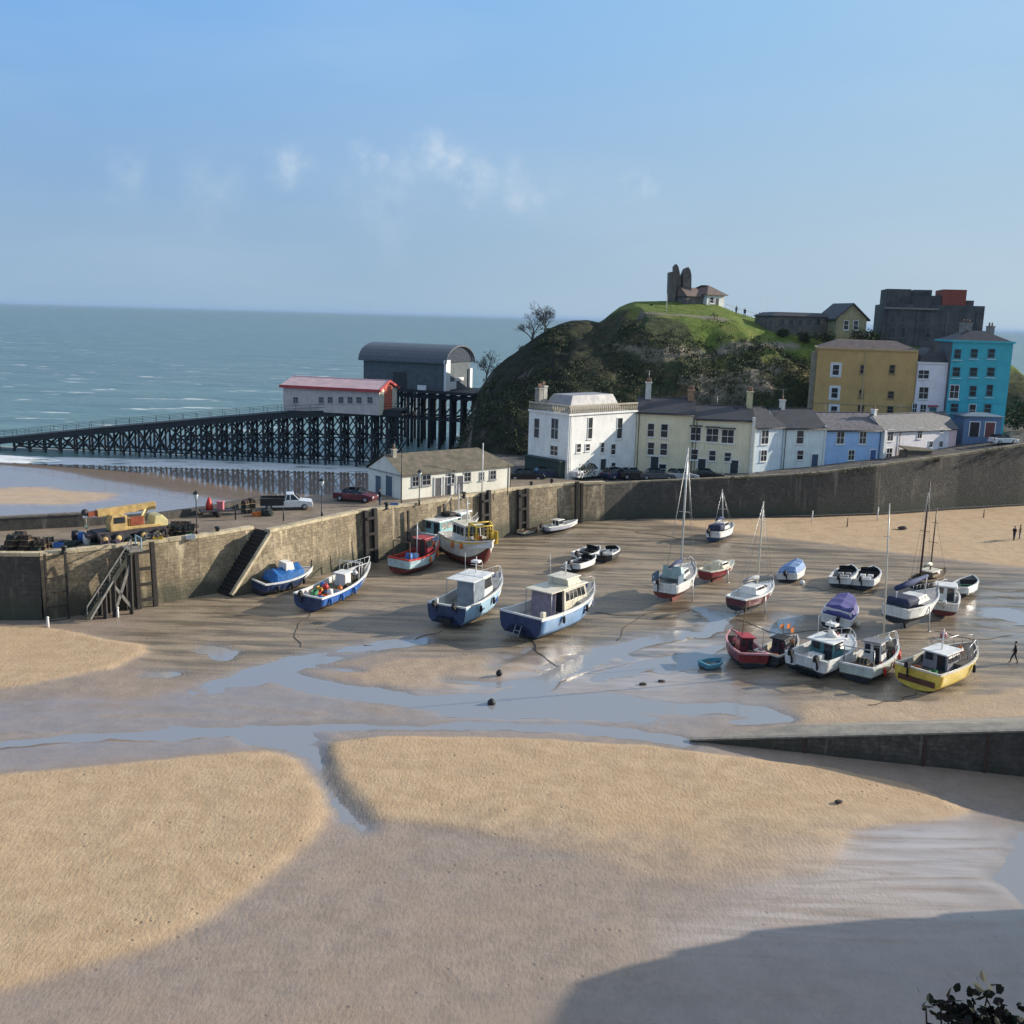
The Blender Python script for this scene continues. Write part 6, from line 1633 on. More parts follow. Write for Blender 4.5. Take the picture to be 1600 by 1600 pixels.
# S, T
b = Boat('cabin_boat', 'white cabin boat with a blue stripe, right beside the large white yacht', 'boat', (1473, 966), (1476, 934), 2.5, 1.2, GELW, ANTIF, L=6.2, gun=GELW, well=.5, fore=.5, tw=.9, sheer=.25, stripe=MIDB, keel=.25); b.house(2.6, 4.4, 1.8, 1.35, GELW, GELW, .5, wins=2); b.outboard(GELW); b.rail(.6, .5)
b = Boat('dinghy', 'white sailing dinghy hull with a black hollow inside, rightmost of the small boats', 'dinghy', (1497, 934), (1531, 912), 2.3, 1.0, hullcol('mint_white', (.66, .72, .68)), ANTID, L=5.2, gun=GELW, deck=BLACK, well=.6, fore=.75, tw=.8, sheer=.3, lean=-10); b.blocks('thwart', [((1.5, -.9, .75), (1.8, .9, .8)), ((2.8, -.9, .75), (3.1, .9, .8))], GREENP); b.outboard(GELW)
# U white catamaran with teal wheelhouse
b = Boat('catamaran_workboat', 'white catamaran fishing boat with a teal wheelhouse and dark underside in the right foreground', 'workboat', (1256, 1058), (1312, 1034), 3.3, 1.45, GELW, ANTID, L=6.6, gun=GELW, deck=GELW, well=.6, fore=.55, tw=1.0, sheer=.28, cat_hull=True, full=2.8, wl=3)
b.house(2.3, 4.2, 2.0, 1.35, hullcol('deep_teal', (.07, .20, .22)), GELW, .5, wins=2, over=.3); b.mast(3.2, 1.4, .06, GELW, 0, None, False, z=b.cz); b.blocks('radar', [((3.2, -.4, b.cz + .9), (3.8, .4, b.cz + 1.1))], GELW)
mb = MB(); mb.tube([(3.5, 0, b.cz + .1), (3.5, 0, b.cz + .55)], [.5, .12], 8); mb.build('mast_base', GELW, b.t)
b.tubes('aerial', [[(3.0, .8, b.cz), (2.9, .8, b.cz + 1.6)], [(1.0, 1.5, 1.6), (1.0, 1.5, 2.6)]], .022, GELW); b.rail(.58, .5, GELW); b.outboard(BLACK, 1.0, 20); b.outboard(BLACK, -1.0, 20); b.blocks('seat_box', [((1.2, -.5, b.deckz(1.2)), (1.8, .5, b.deckz(1.2) + .6))], GELW)
FB = 'of the white catamaran with the teal wheelhouse'
crate(b, .7, .8, ORANGE, 'orange fish box in the stern ' + FB); crate(b, .8, -.9, WHITEP, 'white fish box in the stern ' + FB); buoy(b, 5.0, .3, PINKP, 'pink buoy on the foredeck ' + FB)
# V pale green and white fishing boat with a tall pole
b = Boat('fishing_boat', 'pale green and white open fishing boat crammed with pots, beside the white catamaran', 'fishing boat', (1336, 1066), (1394, 1034), 2.6, 1.2, GREENW, ANTID, L=7.0, gun=GELW, deck=DECKD, well=.6, fore=.8, tw=.95, sheer=.45, stripe=GELW, lean=-3)
b.house(2.7, 3.9, 1.4, 1.7, GELW, M('grey_cabin_roof', (.2, .2, .21), .6), .3, wins=1); b.rail(.6, .6, GELW); b.mast(4.6, 11.0, .07, GELC, 0, None, False); b.tubes('gantry', [[(.5, 1.1, .8), (.5, 1.1, 2.4), (.5, -1.1, 2.4), (.5, -1.1, .8)]], .05, STEEL); b.fenders((.25, .5, .7), -1, REDP)
FB = 'of the pale green fishing boat'
for i, (x, y, dz, lb) in enumerate(((.8, -.6, 0, 'lobster pot at the near stern corner '), (.9, .5, 0, 'lobster pot at the far stern corner '), (1.7, -.6, 0, 'lobster pot by the side just behind the wheelhouse '), (1.75, .4, 0, 'lobster pot in the middle behind the wheelhouse '), (1.2, 0, .48, 'lobster pot on top of the stern stack '), (4.6, -.4, 0, 'lobster pot in front of the wheelhouse '))): pot(b, x, y, lb + FB, i * .4, dz)
crate(b, 5.4, .2, WHITEP, 'white fish box before the pole ' + FB); crate(b, 5.5, -.7, REDP, 'red fish box by the rail ' + FB); buoy(b, 6.0, .2, WHITEP, 'white buoy near the bow ' + FB); buoy(b, 2.3, -.9, ORANGE, 'orange buoy beside the wheelhouse ' + FB); netheap(b, 4.3, .6, .6, NET, 'dark net beside the pole ' + FB)
# W yellow boat
b = Boat('fishing_boat', 'bright yellow fishing boat with a dark stern and low grey wheelhouse, nearest on the right', 'fishing boat', (1430, 1078), (1520, 1042), 3.4, 1.5, YELH, ANTID, L=8.0, gun=GELC, tmat=YELH, deck=DECKD, well=.5, fore=.42, tw=1.0, sheer=.34, full=2.6, stripe=YELH, wl=4)
b.house(2.4, 4.6, 1.9, 1.25, M('mauve_grey_cabin', (.26, .24, .27), .6, .12), GELW, .3, wins=3); b.mast(3.2, 1.6, .06, GELW, 0, None, False, z=b.cz); b.rail(.55, .6, STEEL); b.tubes('handrail', [[(4.9, q, b.zs(.6)), (4.9, q, b.zs(.6) + .8), (6.8, q * .6, b.zs(.85) + .75)] for q in (1.1, -1.1)], .03, STEEL)
mb = MB(); mb.b2((-.06, -b.hb(0) * .8, .55), (-.005, b.hb(0) * .8, .95)); mb.build('stern_panel', M('brown_stern', (.12, .05, .03), .7, .2), b.t); b.fenders((.6,), -1, BLACK); b.outboard(BLACK, .6, 10)
FB = 'of the yellow fishing boat'
crate(b, .9, .6, ORANGE, 'orange fish box in the stern ' + FB); crate(b, 1.0, -.6, GREENP, 'green fish box in the stern ' + FB); buoy(b, 5.5, -.2, ORANGE, 'orange buoy on the foredeck ' + FB)
# X two red boats
b = Boat('fishing_boat', 'dark red open fishing boat with pink buoys, left one of the red pair', 'fishing boat', (1176, 1046), (1146, 1020), 2.3, 1.15, REDH, ANTID, L=4.8, gun=M('pink_gunwale', (.5, .25, .28), .5), deck=DECKD, well=.55, fore=.8, tw=.95, sheer=.4, lean=4)
b.house(1.6, 2.7, 1.1, 1.3, MAROON, M('red_cabin_roof', (.34, .04, .05)), .2, wins=1); b.tubes('pole', [[(2.0, .3, 1.5), (2.0, .3, 4.6)], [(2.0, .3, 4.4), (3.4, .3, 3.0)]], .035, WOOD)
FB = 'of the dark red boat'
buoy(b, 3.7, 0, PINKP, 'pink buoy at the bow ' + FB); buoy(b, .7, -.5, PINKP, 'pink buoy at the stern ' + FB); crate(b, .6, .5, BLUEP, 'blue fish box at the stern ' + FB); netheap(b, 3.0, .2, .5, NET, 'dark net in the waist ' + FB); pot(b, 1.0, -.2, 'lobster pot behind the small cabin ' + FB)
b = Boat('fishing_boat', 'black and cream fishing boat with orange flags and gear, right one of the red pair', 'fishing boat', (1196, 1042), (1236, 1022), 2.1, 1.0, BLACKH, ANTID, L=4.9, gun=GELC, deck=DECKD, well=.5, fore=.8, tw=.95, sheer=.4, stripe=GELC)
b.house(1.8, 2.9, 1.1, 1.2, M('dark_purple_cabin', (.05, .04, .07), .6), BLACK, .2, wins=1)
mb = MB()
for i, (x, y) in enumerate(((3.2, -.5), (3.5, .5), (4.0, .2), (.5, .6))): mb.tube([(x, y, .6), (x + .05, y, 2.5)], .025, 5)
mb.build('flag_poles', WOOD, b.t)
for i, (x, y) in enumerate(((3.2, -.5), (3.5, .5), (4.0, .2))):
    mb = MB(); mb.add([(x + .05, y, 2.5), (x + .05, y, 2.05), (x - .35, y + .05, 2.1), (x - .38, y + .08, 2.42)], [(0, 1, 2, 3)]); mb.build('flag', ORANGE, b.t, fixn=False)
FB = 'of the black and cream boat'
crate(b, .6, -.3, ORANGE, 'orange fish box at the stern ' + FB); pot(b, 3.5, -.2, 'lobster pot in the waist ' + FB); buoy(b, 3.9, -.2, ORANGE, 'orange buoy at the bow ' + FB)
# teal skiff half in the puddle left of them
b = Boat('skiff', 'small teal skiff in the shallow water left of the red boats', 'rowing boat', (1098, 1046), (1128, 1040), 1.3, .5, hullcol('sea_teal', (.06, .22, .30)), ANTID, gun=M('teal_rail', (.10, .30, .38), .5), deck=DECKG, well=.3, fore=.9, sheer=.25); b.blocks('thwart', [((.6, -.5, .35), (.8, .5, .39))], WOOD)
# mooring buoys, lumps of weed, boulders on the sand
def ground_ball(name, label, cat, px, py, r, mat, group, sq=(1, 1, 1), jit=0):
    p = P(px, py, .1); z = gz(p.x, p.y)
    mb = MB(); mb.ball((0, 0, r * sq[2] * .8), r, 10, 0, sq, jit); mb.tube([(0, 0, r * sq[2] * 1.7), (0, 0, r * sq[2] * 1.95)], [.05, .04], 6) if not jit else None
    o = mb.build(name, mat); o.location = (p.x, p.y, z); return tag(o, label, cat, group)
MBG = 'mooring buoys lying on the mud'
ground_ball('mooring_buoy', 'dark mooring buoy lying in the stream in the middle of the harbour', 'buoy', 768, 1096, .28, BLACK, MBG)
ground_ball('mooring_buoy', 'small black buoy on the mud above the dark stream buoy', 'buoy', 780, 1055, .24, BLACK, MBG)
ground_ball('mooring_buoy', 'pink mooring buoy on the mud below the white cabin boat', 'buoy', 1474, 994, .3, PINKP, MBG)
ground_ball('mooring_buoy', 'cream mooring buoy beside the purple-covered motorboat', 'buoy', 1340, 977, .28, GELC, MBG)
ground_ball('mooring_buoy', 'white mooring buoy below the blue-covered boat', 'buoy', 1253, 913, .26, GELW, MBG)
ROCK = M('wet_rock', (.06, .055, .05), .8, .3, 3, .5)
SG = 'stones lying on the sand'
ground_ball('stone', 'dark stone alone on the dry sand of the far beach', 'stone', 1409, 834, .5, ROCK, SG, (1.2, .8, .5), .2)
ground_ball('stone', 'small dark stone on the rippled bank in front of the slipway', 'stone', 1310, 1256, .16, ROCK, SG, (1.3, 1, .6), .2)
ground_ball('stone', 'dark stone at the edge of the wet mud left of the red boats', 'stone', 1005, 1067, .2, ROCK, SG, (1.5, .8, .45), .2)
ground_ball('stone', 'flat dark stone right of the stone by the red boats', 'stone', 1034, 1062, .18, ROCK, SG, (1.6, .8, .4), .2)

# mooring chains and ropes lying on the mud
CHAINM = M('rusty_chain', (.09, .07, .05), .9, .3, 4)
def chain(label, pts, r=.028, name='mooring_chain', cat='chain', mat=None):
    q = []
    for i in range(len(pts) - 1):
        a, b2 = P(*pts[i], 0), P(*pts[i + 1], 0)
        for k in range(10):
            v = a.lerp(b2, k / 10); n = Vector((-(b2 - a).y, (b2 - a).x, 0)).normalized() * math.sin(k * .8 + i * 2.0) * .16; v += n
            q.append((v.x, v.y, gz(v.x, v.y) + r * .6))
    mb = MB(); mb.tube(q, r, 5); o = mb.build(name, mat or CHAINM); tag(o, label, cat, 'mooring lines across the mud')
for lb, pts in (('mooring chain running left from the stern of the catamaran with the grey awning', [(690, 986), (640, 1000), (560, 1008)]), ('mooring chain trailing towards the camera from the blue and white catamaran passenger boat', [(830, 1003), (850, 1030), (905, 1052)]),
    ('mooring chain running right from the bow of the blue and white catamaran passenger boat', [(930, 958), (985, 962), (1030, 956)]), ('mooring chain curling left from the tall-masted yacht', [(1035, 950), (985, 972), (960, 1004)]), ('mooring chain between the maroon yacht and the purple-covered motorboat', [(1150, 968), (1215, 990), (1296, 985)]),
    ('mooring chain running towards the camera from the yellow fishing boat', [(1432, 1082), (1405, 1096), (1350, 1104)]), ('mooring chain from the pair of speedboats to the white mooring buoy', [(1318, 922), (1285, 922), (1256, 916)]), ('long mooring chain from the far beach to the little sailing boat', [(1113, 852), (1060, 846), (985, 836)]),
    ('mooring chain from the long bright blue fishing boat towards the stream', [(485, 958), (460, 985), (470, 1015)]), ('mooring chain from the large white yacht to the right edge', [(1460, 985), (1520, 1000), (1590, 992)])):
    chain(lb, pts)
# ------------------------------------------------------------------ cliff the picture is taken from and an unseen block shaped to cast the foreground shade
ROCKC = M('cliff_rock', (.13, .11, .09), .95, .3, .3, .6)
CLX = 38.0
prof = []
for (px_, py_) in ((1750, 1408), (1600, 1421), (1480, 1428), (1470, 1434), (1400, 1436), (1290, 1445), (1180, 1456), (1165, 1466), (1110, 1478), (1060, 1486), (1050, 1498), (1000, 1508), (905, 1538), (880, 1570), (850, 1640), (800, 1760)):
    g_ = P(px_, py_, -.05); k_ = (CLX - g_.x) / math.cos(R(SUN_AZ)); prof.append((g_.y + k_ * math.sin(R(SUN_AZ)), k_ * math.tan(R(SUN_EL))))
prof = [(prof[0][0] + .3, -3)] + prof + [(24, prof[-1][1] + .5), (4, prof[-1][1] + 2), (-40, prof[-1][1] + 3)]
mb = MB(); rings = []
for k, x in enumerate((CLX - .2, CLX + 4, CLX + 14, CLX + 40)):
    rings.append([(x + random.uniform(-.6, .6) * (k > 0), y + (0 if k == 0 else random.uniform(-1.2, -.4) - k), z + (0 if k == 0 else .3 * k)) for y, z in prof] + [(x, -40, -3)])
mb.loft(rings, 0, True, True, False)
tag(mb.build('shade_block', ROCKC), kind='structure')
mb = MB()
xs_ = np.linspace(-40, 38, 50); rows = [(-30, 23.0), (.8, 22.9), (2.2, 21.2), (4.2, 18.9), (6.0, 17.8), (8.5, 13), (12, 4), (14, -1)]
for (y, z) in rows:
    for x in xs_: mb.v.append((x, y + random.uniform(-.25, .25) - (1.5 if abs(x) > 12 else 0), z + random.uniform(-.2, .1)))
nX = len(xs_)
for j in range(len(rows) - 1):
    for i in range(nX - 1): mb.f.append([j * nX + i, j * nX + i + 1, (j + 1) * nX + i + 1, (j + 1) * nX + i]); mb.m.append(0); mb.sm.append(False)
tag(mb.build('cliff_edge', ROCKC), kind='structure')
# leafy shrub growing out of the cliff just below the camera
FL = [leafmat('ivy_dark', (.012, .018, .010)), leafmat('ivy_olive', (.018, .022, .013)), leafmat('ivy_purple', (.022, .016, .018))]
fb = thing('shrub', 'dark leafy shrub poking into the lower right corner just below the camera', 'shrub', (2.9, 5.9, 17.9))
mb = MB(); sb = MB()
def leaf(mb, p, d, s, m):
    d = d.normalized(); a = d.orthogonal().normalized(); a = (Matrix.Rotation(random.uniform(0, 6.28), 3, d) @ a)
    n = d.cross(a); o = len(mb.v)
    for q in (p, p + d * s * .35 + a * s * .34 + n * s * .06, p + d * s * .75 + a * s * .24 + n * s * .04, p + d * s, p + d * s * .75 - a * s * .24 + n * s * .04, p + d * s * .35 - a * s * .34 + n * s * .06): mb.v.append(tuple(q))
    mb.f += [[o, o + 1, o + 2, o + 3], [o, o + 3, o + 4, o + 5]]; mb.m += [m, m]; mb.sm += [False, False]
B0 = Vector((2.9, 5.9, 17.9))
for (px, py, y, k) in ((1447, 1572, 6.1, 5), (1470, 1566, 6.2, 9), (1490, 1572, 6.15, 14), (1505, 1580, 6.1, 26), (1522, 1590, 6.1, 34), (1545, 1546, 6.2, 10), (1522, 1562, 6.2, 8), (1550, 1585, 6.05, 24), (1565, 1594, 6.0, 22), (1598, 1590, 6.0, 12), (1482, 1592, 6.1, 9), (1535, 1600, 6.0, 30), (1500, 1608, 6.0, 30), (1460, 1615, 5.9, 20), (1570, 1615, 5.9, 30), (1610, 1610, 5.9, 25)):
    tip = PY(px, py, y) - B0
    root = Vector((tip.x * .35, -.15, -.1)); mid = root.lerp(tip, .6) + Vector((random.uniform(-.1, .1), .05, .12))
    sb.tube([root, mid, tip], [.018, .012, .006], 5)
    for i in range(k):
        p = tip + Vector((random.gauss(0, .035), random.gauss(0, .04), random.gauss(0, .028)))
        leaf(mb, p, Vector((random.gauss(0, 1), random.gauss(-.3, 1), random.gauss(.1, .8))), random.uniform(.05, .095), random.choice((0, 0, 1, 2)))
mb.build('foliage', FL, fb, fixn=False); sb.build('stem', BARK, fb)

# ------------------------------------------------------------------ people: one continuous skinned body each, in different poses
SKIN = M('skin', (.48, .30, .22), .6, .05); HAIRM = M('dark_hair', (.03, .022, .015), .7, .2)
CLOTH = {k: M('cloth_' + k, c, .9, .15, 6) for k, c in dict(black=(.015, .015, .018), navy=(.02, .028, .06), grey=(.16, .16, .17), red=(.32, .03, .03), white=(.65, .65, .63), denim=(.05, .08, .15), khaki=(.22, .18, .11), green=(.05, .10, .05), blue=(.05, .15, .35)).items()}
def person(label, loc, rz, top='black', legs='navy', pose='stand', h=1.74, group='people about the harbour'):
    k = h / 1.74
    st = {'stand': (.0, .0, .06), 'walk': (.26, -.22, .12), 'talk': (.04, -.03, .0)}[pose]
    V, E, RR = [], [], []
    def v(x, y, z, r): V.append((x * k, y * k, z * k)); RR.append(r * k); return len(V) - 1
    def e(*ids):
        for a, b in zip(ids, ids[1:]): E.append((a, b))
    pel = v(0, 0, .93, .125); wa = v(0, 0, 1.10, .125); ch = v(.01, 0, 1.30, .15); nb = v(0, 0, 1.46, .075); nk = v(.01, 0, 1.52, .055); hd = v(.03, 0, 1.63, .092); ht = v(.02, 0, 1.70, .07)
    e(pel, wa, ch, nb, nk, hd, ht)
    for s, f in ((1, st[0]), (-1, st[1])):
        hp = v(.0, .09 * s, .88, .092); kn = v(f * .55 + .03, .10 * s, .50, .062); an = v(f - (.05 if f < 0 else 0), .10 * s, .09, .043); to = v(f + .13 - (.05 if f < 0 else 0), .115 * s, .035, .035)
        e(pel, hp, kn, an, to)
        sw = -f * .8
        sh = v(0, .19 * s, 1.41, .062); el = v(sw * .5 - .02, .235 * s, 1.13, .045); wr = v(sw * .8 + (.16 if pose == 'talk' else .05), .22 * s, .90 if pose != 'talk' else 1.05, .034); hn = v(sw * .9 + (.22 if pose == 'talk' else .07), .21 * s, .82 if pose != 'talk' else 1.06, .036)
        e(ch, sh, el, wr, hn)
        for q in range(4):
            fg = v(V[hn][0] / k + .02 + .008 * q, .21 * s + (q - 1.5) * .018, V[hn][2] / k - .075 + .006 * abs(q - 1), .009); e(hn, fg)
        th = v(V[hn][0] / k + .045, .19 * s, V[hn][2] / k - .03, .010); e(hn, th)
    me = bpy.data.meshes.new('body'); me.from_pydata(V, E, []); o = bpy.data.objects.new('body', me); COL.objects.link(o)
    sk = o.modifiers.new('skin', 'SKIN'); sk.use_smooth_shade = True
    for i, r in enumerate(RR): me.skin_vertices[0].data[i].radius = (r, r * (1.15 if i in (1, 2) else 1))
    me.skin_vertices[0].data[0].use_root = True
    ss = o.modifiers.new('sub', 'SUBSURF'); ss.levels = ss.render_levels = 1
    dg = bpy.context.evaluated_depsgraph_get(); ev = bpy.data.meshes.new_from_object(o.evaluated_get(dg))
    bpy.data.objects.remove(o)
    for m in (CLOTH[top], CLOTH[legs], SKIN, M('shoe', (.02, .018, .016), .6)): ev.materials.append(m)
    for p in ev.polygons:
        c = p.center / k; p.use_smooth = True
        if c.z > 1.51 or (abs(c.y) > .165 and c.z < (.875 if pose != 'talk' else 1.10) and c.z > .68 and (pose != 'talk' or c.x > .15)): p.material_index = 2
        elif c.z > .93 or (abs(c.y) > .17 and c.z > .7): p.material_index = 0
        elif c.z < .085: p.material_index = 3
        else: p.material_index = 1
    b = bpy.data.objects.new('person', ev); COL.objects.link(b); b.location = loc; b.rotation_euler = (0, 0, rz)
    tag(b, label, 'person', group)
    hm = MB(); hm.ball((0, 0, 1.665 * k), .105 * k, 8, 0, (1, .92, .85)); ho = hm.build('hair', HAIRM, b); ho.location = (-.012, 0, .02)
    fm = MB(); fm.ball((.118 * k, 0, 1.61 * k), .02 * k, 6, 0, (1, .8, 1.4)); fm.build('nose', SKIN, b)
    return b
def gp(px, py, z=None):
    p = P(px, py, .1 if z is None else z); return (p.x, p.y, gz(p.x, p.y) if z is None else z)
person('person in dark clothes walking alone on the wet mud at the right edge', gp(1584, 1034), 2.6, 'black', 'black', 'walk')
person('person in a dark jacket on the far right beach, left one of a pair', gp(1583, 850), .4, 'black', 'navy', 'talk'); person('person in a pale jacket on the far right beach, right one of a pair', gp(1592, 848), 2.9, 'khaki', 'denim', 'talk')
person('person in black standing at the white shed door', P(694, 772, QZ), -1, 'black', 'navy', 'talk'); person('person in dark blue beside the person in black at the white shed', P(703, 772, QZ), 2.5, 'navy', 'black', 'talk'); person('person in grey standing right of the pair before the white shed', P(719, 771, QZ), -.8, 'grey', 'navy', 'stand')
person('person in dark clothes on the quay left of the white shed', P(593, 790, QZ), .6, 'black', 'denim', 'stand')
for px, py, c1, c2, ps, lb in ((1186, 503, 'black', 'navy', 'walk', 'person in black walking down the grassy hill, left of two walkers'), (1163, 498, 'navy', 'denim', 'walk', 'person in navy near the top of the hill path below the white hut'), (1194, 506, 'red', 'navy', 'walk', 'person in red on the hill slope just right of the black-clothed walker'), (1150, 493, 'grey', 'black', 'stand', 'person in grey standing on the grass right of the white hut')):
    y = 196.0; x = PY(px, py, y).x
    person(lb, (x, y, tz(x, y) - .02), random.uniform(0, 6), c1, c2, ps)
person('person in blue walking past the blue kiosk', (PY(1498, 700, 150).x, 150.0, tz(PY(1498, 700, 150).x, 150.0)), 0, 'blue', 'black', 'walk')

# ------------------------------------------------------------------ vehicles
TYRE = M('tyre', (.018, .018, .02), .8, .2); LAMPW = M('headlamp_glass', (.7, .7, .68), .15, .05); LAMPR = M('tail_lamp', (.35, .02, .02), .3, .05)
CARGL = M('car_glass', (.018, .022, .026), .08, .1)
def car(label, loc, rz, paint, kind='hatch', name='parked_car', group='cars parked along the harbour road'):
    t_ = thing(name, label, 'van' if kind == 'van' else ('pickup' if kind == 'pickup' else 'car'), loc, rz, group)
    L, Wd = {'hatch': (4.0, 1.72), 'saloon': (4.5, 1.76), 'van': (4.9, 1.9), 'pickup': (5.1, 1.85)}[kind]
    h = L / 2
    if kind in ('hatch', 'saloon'):
        body = [(-h, .35), (-h + .02, .85), (-h + .25, .93), (h - 1.15, .93), (h - .12, .74), (h, .5), (h - .05, .28), (-h + .1, .25)]
        cab = [(-h + (.12 if kind == 'hatch' else .75), .9), (-h + (.55 if kind == 'hatch' else 1.25), 1.42), (h - 1.85, 1.46), (h - 1.15, .92)]
    elif kind == 'van':
        body = [(-h, .4), (-h, 1.1), (h - .9, 1.1), (h - .1, .85), (h, .5), (h - .05, .3), (-h + .1, .3)]
        cab = [(-h, 1.08), (-h + .05, 1.9), (h - 1.75, 1.92), (h - .9, 1.08)]
    else:
        body = [(-h, .45), (-h, .95), (h - 1.2, .98), (h - .1, .85), (h, .55), (h - .05, .32), (-h + .1, .32)]
        cab = [(-.2, .95), (-.05, 1.62), (h - 1.9, 1.64), (h - 1.2, .96)]
    def shell(pf, wb, wt, name, mat, par):
        zs_ = [p[1] for p in pf]; z0, z1 = min(zs_), max(zs_); n = len(pf)
        def hw(z): return (wb + (wt - wb) * (z - z0) / (z1 - z0)) / 2
        vs = [(x, -hw(z), z) for x, z in pf] + [(x, hw(z), z) for x, z in pf]
        m_ = MB(); m_.add(vs, [tuple(range(n)), tuple(range(n, 2 * n))[::-1]] + [((i + 1) % n, i, n + i, n + (i + 1) % n) for i in range(n)]); return m_.build(name, mat, par, bevel=.05)
    b_ = shell(body, Wd, Wd * .97, 'body', paint, t_)
    if kind == 'pickup':
        w_ = MB(); w_.b2((-h - .02, -Wd / 2 - .015, .5), (-.3, Wd / 2 + .015, .96)); w_.build('flatbed', M('dark_bed', (.03, .03, .03), .8), t_); c_ = shell(cab, Wd * .95, Wd * .78, 'cabin', paint, t_)
    g = MB(); zb_, zt_ = cab[0][1] + .06, cab[1][1] - .08
    def at(i, j, f): return (cab[i][0] + (cab[j][0] - cab[i][0]) * f, cab[i][1] + (cab[j][1] - cab[i][1]) * f)
    def hw2(z): return (Wd * .95 + (Wd * .78 - Wd * .95) * (z - cab[0][1]) / (cab[1][1] - cab[0][1])) / 2 + .012
    (xa, za), (xb, zb2), (xc, zc), (xd, zd) = at(0, 1, .14), at(0, 1, .88), at(3, 2, .88), at(3, 2, .14)
    if kind == 'van': xa, xb = h - 2.3, h - 2.3
    for s in (1, -1):
        g = MB(); mid = (xb + xc) / 2
        for (p, q, r_, u) in ((xa + .1, xb + .08, mid - .05, mid - .05), (mid + .05, mid + .05, xc - .08, xd - .12)):
            g.add([(p, s * hw2(za), za), (q, s * hw2(zb2), zb2), (r_, s * hw2(zb2), zb2), (u, s * hw2(za), za)], [(0, 1, 2, 3)])
        g.build('side_window', CARGL, t_)
    wsn = MB(); q0, q1 = at(3, 2, .12), at(3, 2, .9); wsn.add([(q0[0] + .03, -hw2(q0[1]) * .92, q0[1]), (q0[0] + .03, hw2(q0[1]) * .92, q0[1]), (q1[0] + .03, hw2(q1[1]) * .9, q1[1]), (q1[0] + .03, -hw2(q1[1]) * .9, q1[1])], [(0, 1, 2, 3)]); wsn.build('windscreen', CARGL, t_)
    if kind != 'van':
        wsn = MB(); q0, q1 = at(0, 1, .2), at(0, 1, .85); wsn.add([(q0[0] - .03, -hw2(q0[1]) * .9, q0[1]), (q0[0] - .03, hw2(q0[1]) * .9, q0[1]), (q1[0] - .03, hw2(q1[1]) * .88, q1[1]), (q1[0] - .03, -hw2(q1[1]) * .88, q1[1])], [(0, 1, 2, 3)]); wsn.build('rear_window', CARGL, t_)
    for x in (-h + .8, h - .85):
        for s in (1, -1):
            w_ = MB(); w_.tube([(x, s * (Wd / 2 - .2), .32), (x, s * (Wd / 2 + .01), .32)], .32, 14); wo = w_.build('wheel', TYRE, t_)
            w_ = MB(); w_.tube([(x, s * (Wd / 2 + .012), .32), (x, s * (Wd / 2 + .03), .32)], [.2, .17], 10); w_.build('hub', STEEL, wo)
    for s in (1, -1):
        w_ = MB(); w_.box((h - .06, s * Wd * .36, .66), (.1, .3, .14)); w_.build('headlamp', LAMPW, t_); w_ = MB(); w_.box((-h + .0, s * Wd * .4, .75), (.06, .16, .2)); w_.build('tail_lamp', LAMPR, t_)
    if kind == 'pickup':
        w_ = MB(); w_.b2((-h + .1, -Wd / 2 + .12, .952), (-.25, Wd / 2 - .12, 1.0)); w_.build('load_bed', M('dark_bed', (.03, .03, .03), .8), t_)
        w_ = MB(); w_.b2((-h, -Wd / 2 + .02, .95), (-.2, -Wd / 2 + .1, 1.2)); w_.b2((-h, Wd / 2 - .1, .95), (-.2, Wd / 2 - .02, 1.2)); w_.b2((-h, -Wd / 2 + .1, .95), (-h + .08, Wd / 2 - .1, 1.2)); w_.build('bed_side', M('dark_bed', (.03, .03, .03), .8), t_)
    return t_
def carpaint(n, c): return M('car_paint_' + n, c, .22, .03, 1, 0, .1, .55)
CP = {n: carpaint(n, c) for n, c in dict(white=(.72, .72, .72), black=(.012, .012, .014), maroon=(.11, .018, .03), navy=(.015, .025, .07), silver=(.38, .40, .42), grey=(.08, .085, .09), green=(.02, .06, .05)).items()}
QG = 'vehicles on the quay'
p = P(448, 795, QZ); car('white pickup with a dark load bed parked on the quay left of the maroon car', p, .25, CP['white'], 'pickup', 'pickup', QG)
p = P(556, 783, QZ); car('dark maroon car parked at the left end of the white shed', p, -.25, CP['maroon'], 'saloon', 'parked_car', QG)
ROADZ = 4.98
for px, py, rz, c, kd, lb in ((822, 750, .1, 'black', 'saloon', 'black saloon car between the white shed and the white corner house'), (858, 747, .3, 'navy', 'hatch', 'navy car under the left face of the white corner house'),
        (915, 746.5, .75, 'white', 'van', 'white van parked along the sunlit wall of the white corner house'), (962, 747, .75, 'navy', 'hatch', 'small navy car at the right end of the white corner house'),
        (992, 748, .1, 'black', 'hatch', 'black car in front of the left end of the cream house'), (1026, 749, .05, 'grey', 'saloon', 'dark grey saloon in front of the four-windowed cream house'),
        (1066, 749.5, 0, 'silver', 'hatch', 'silver hatchback half hidden by the wall before the cream houses'), (1104, 749, 0, 'black', 'saloon', 'black saloon in front of the house with three wide windows')):
    p = P(px, py, ROADZ); car(lb, (p.x, p.y, ROADZ - .03), rz, CP[c], kd)
x = PY(1566, 700, 146.3).x; car('white car parked on the rising road at the far right', (x, 146.3, tz(x, 146.3)), .25, CP['white'], 'hatch')

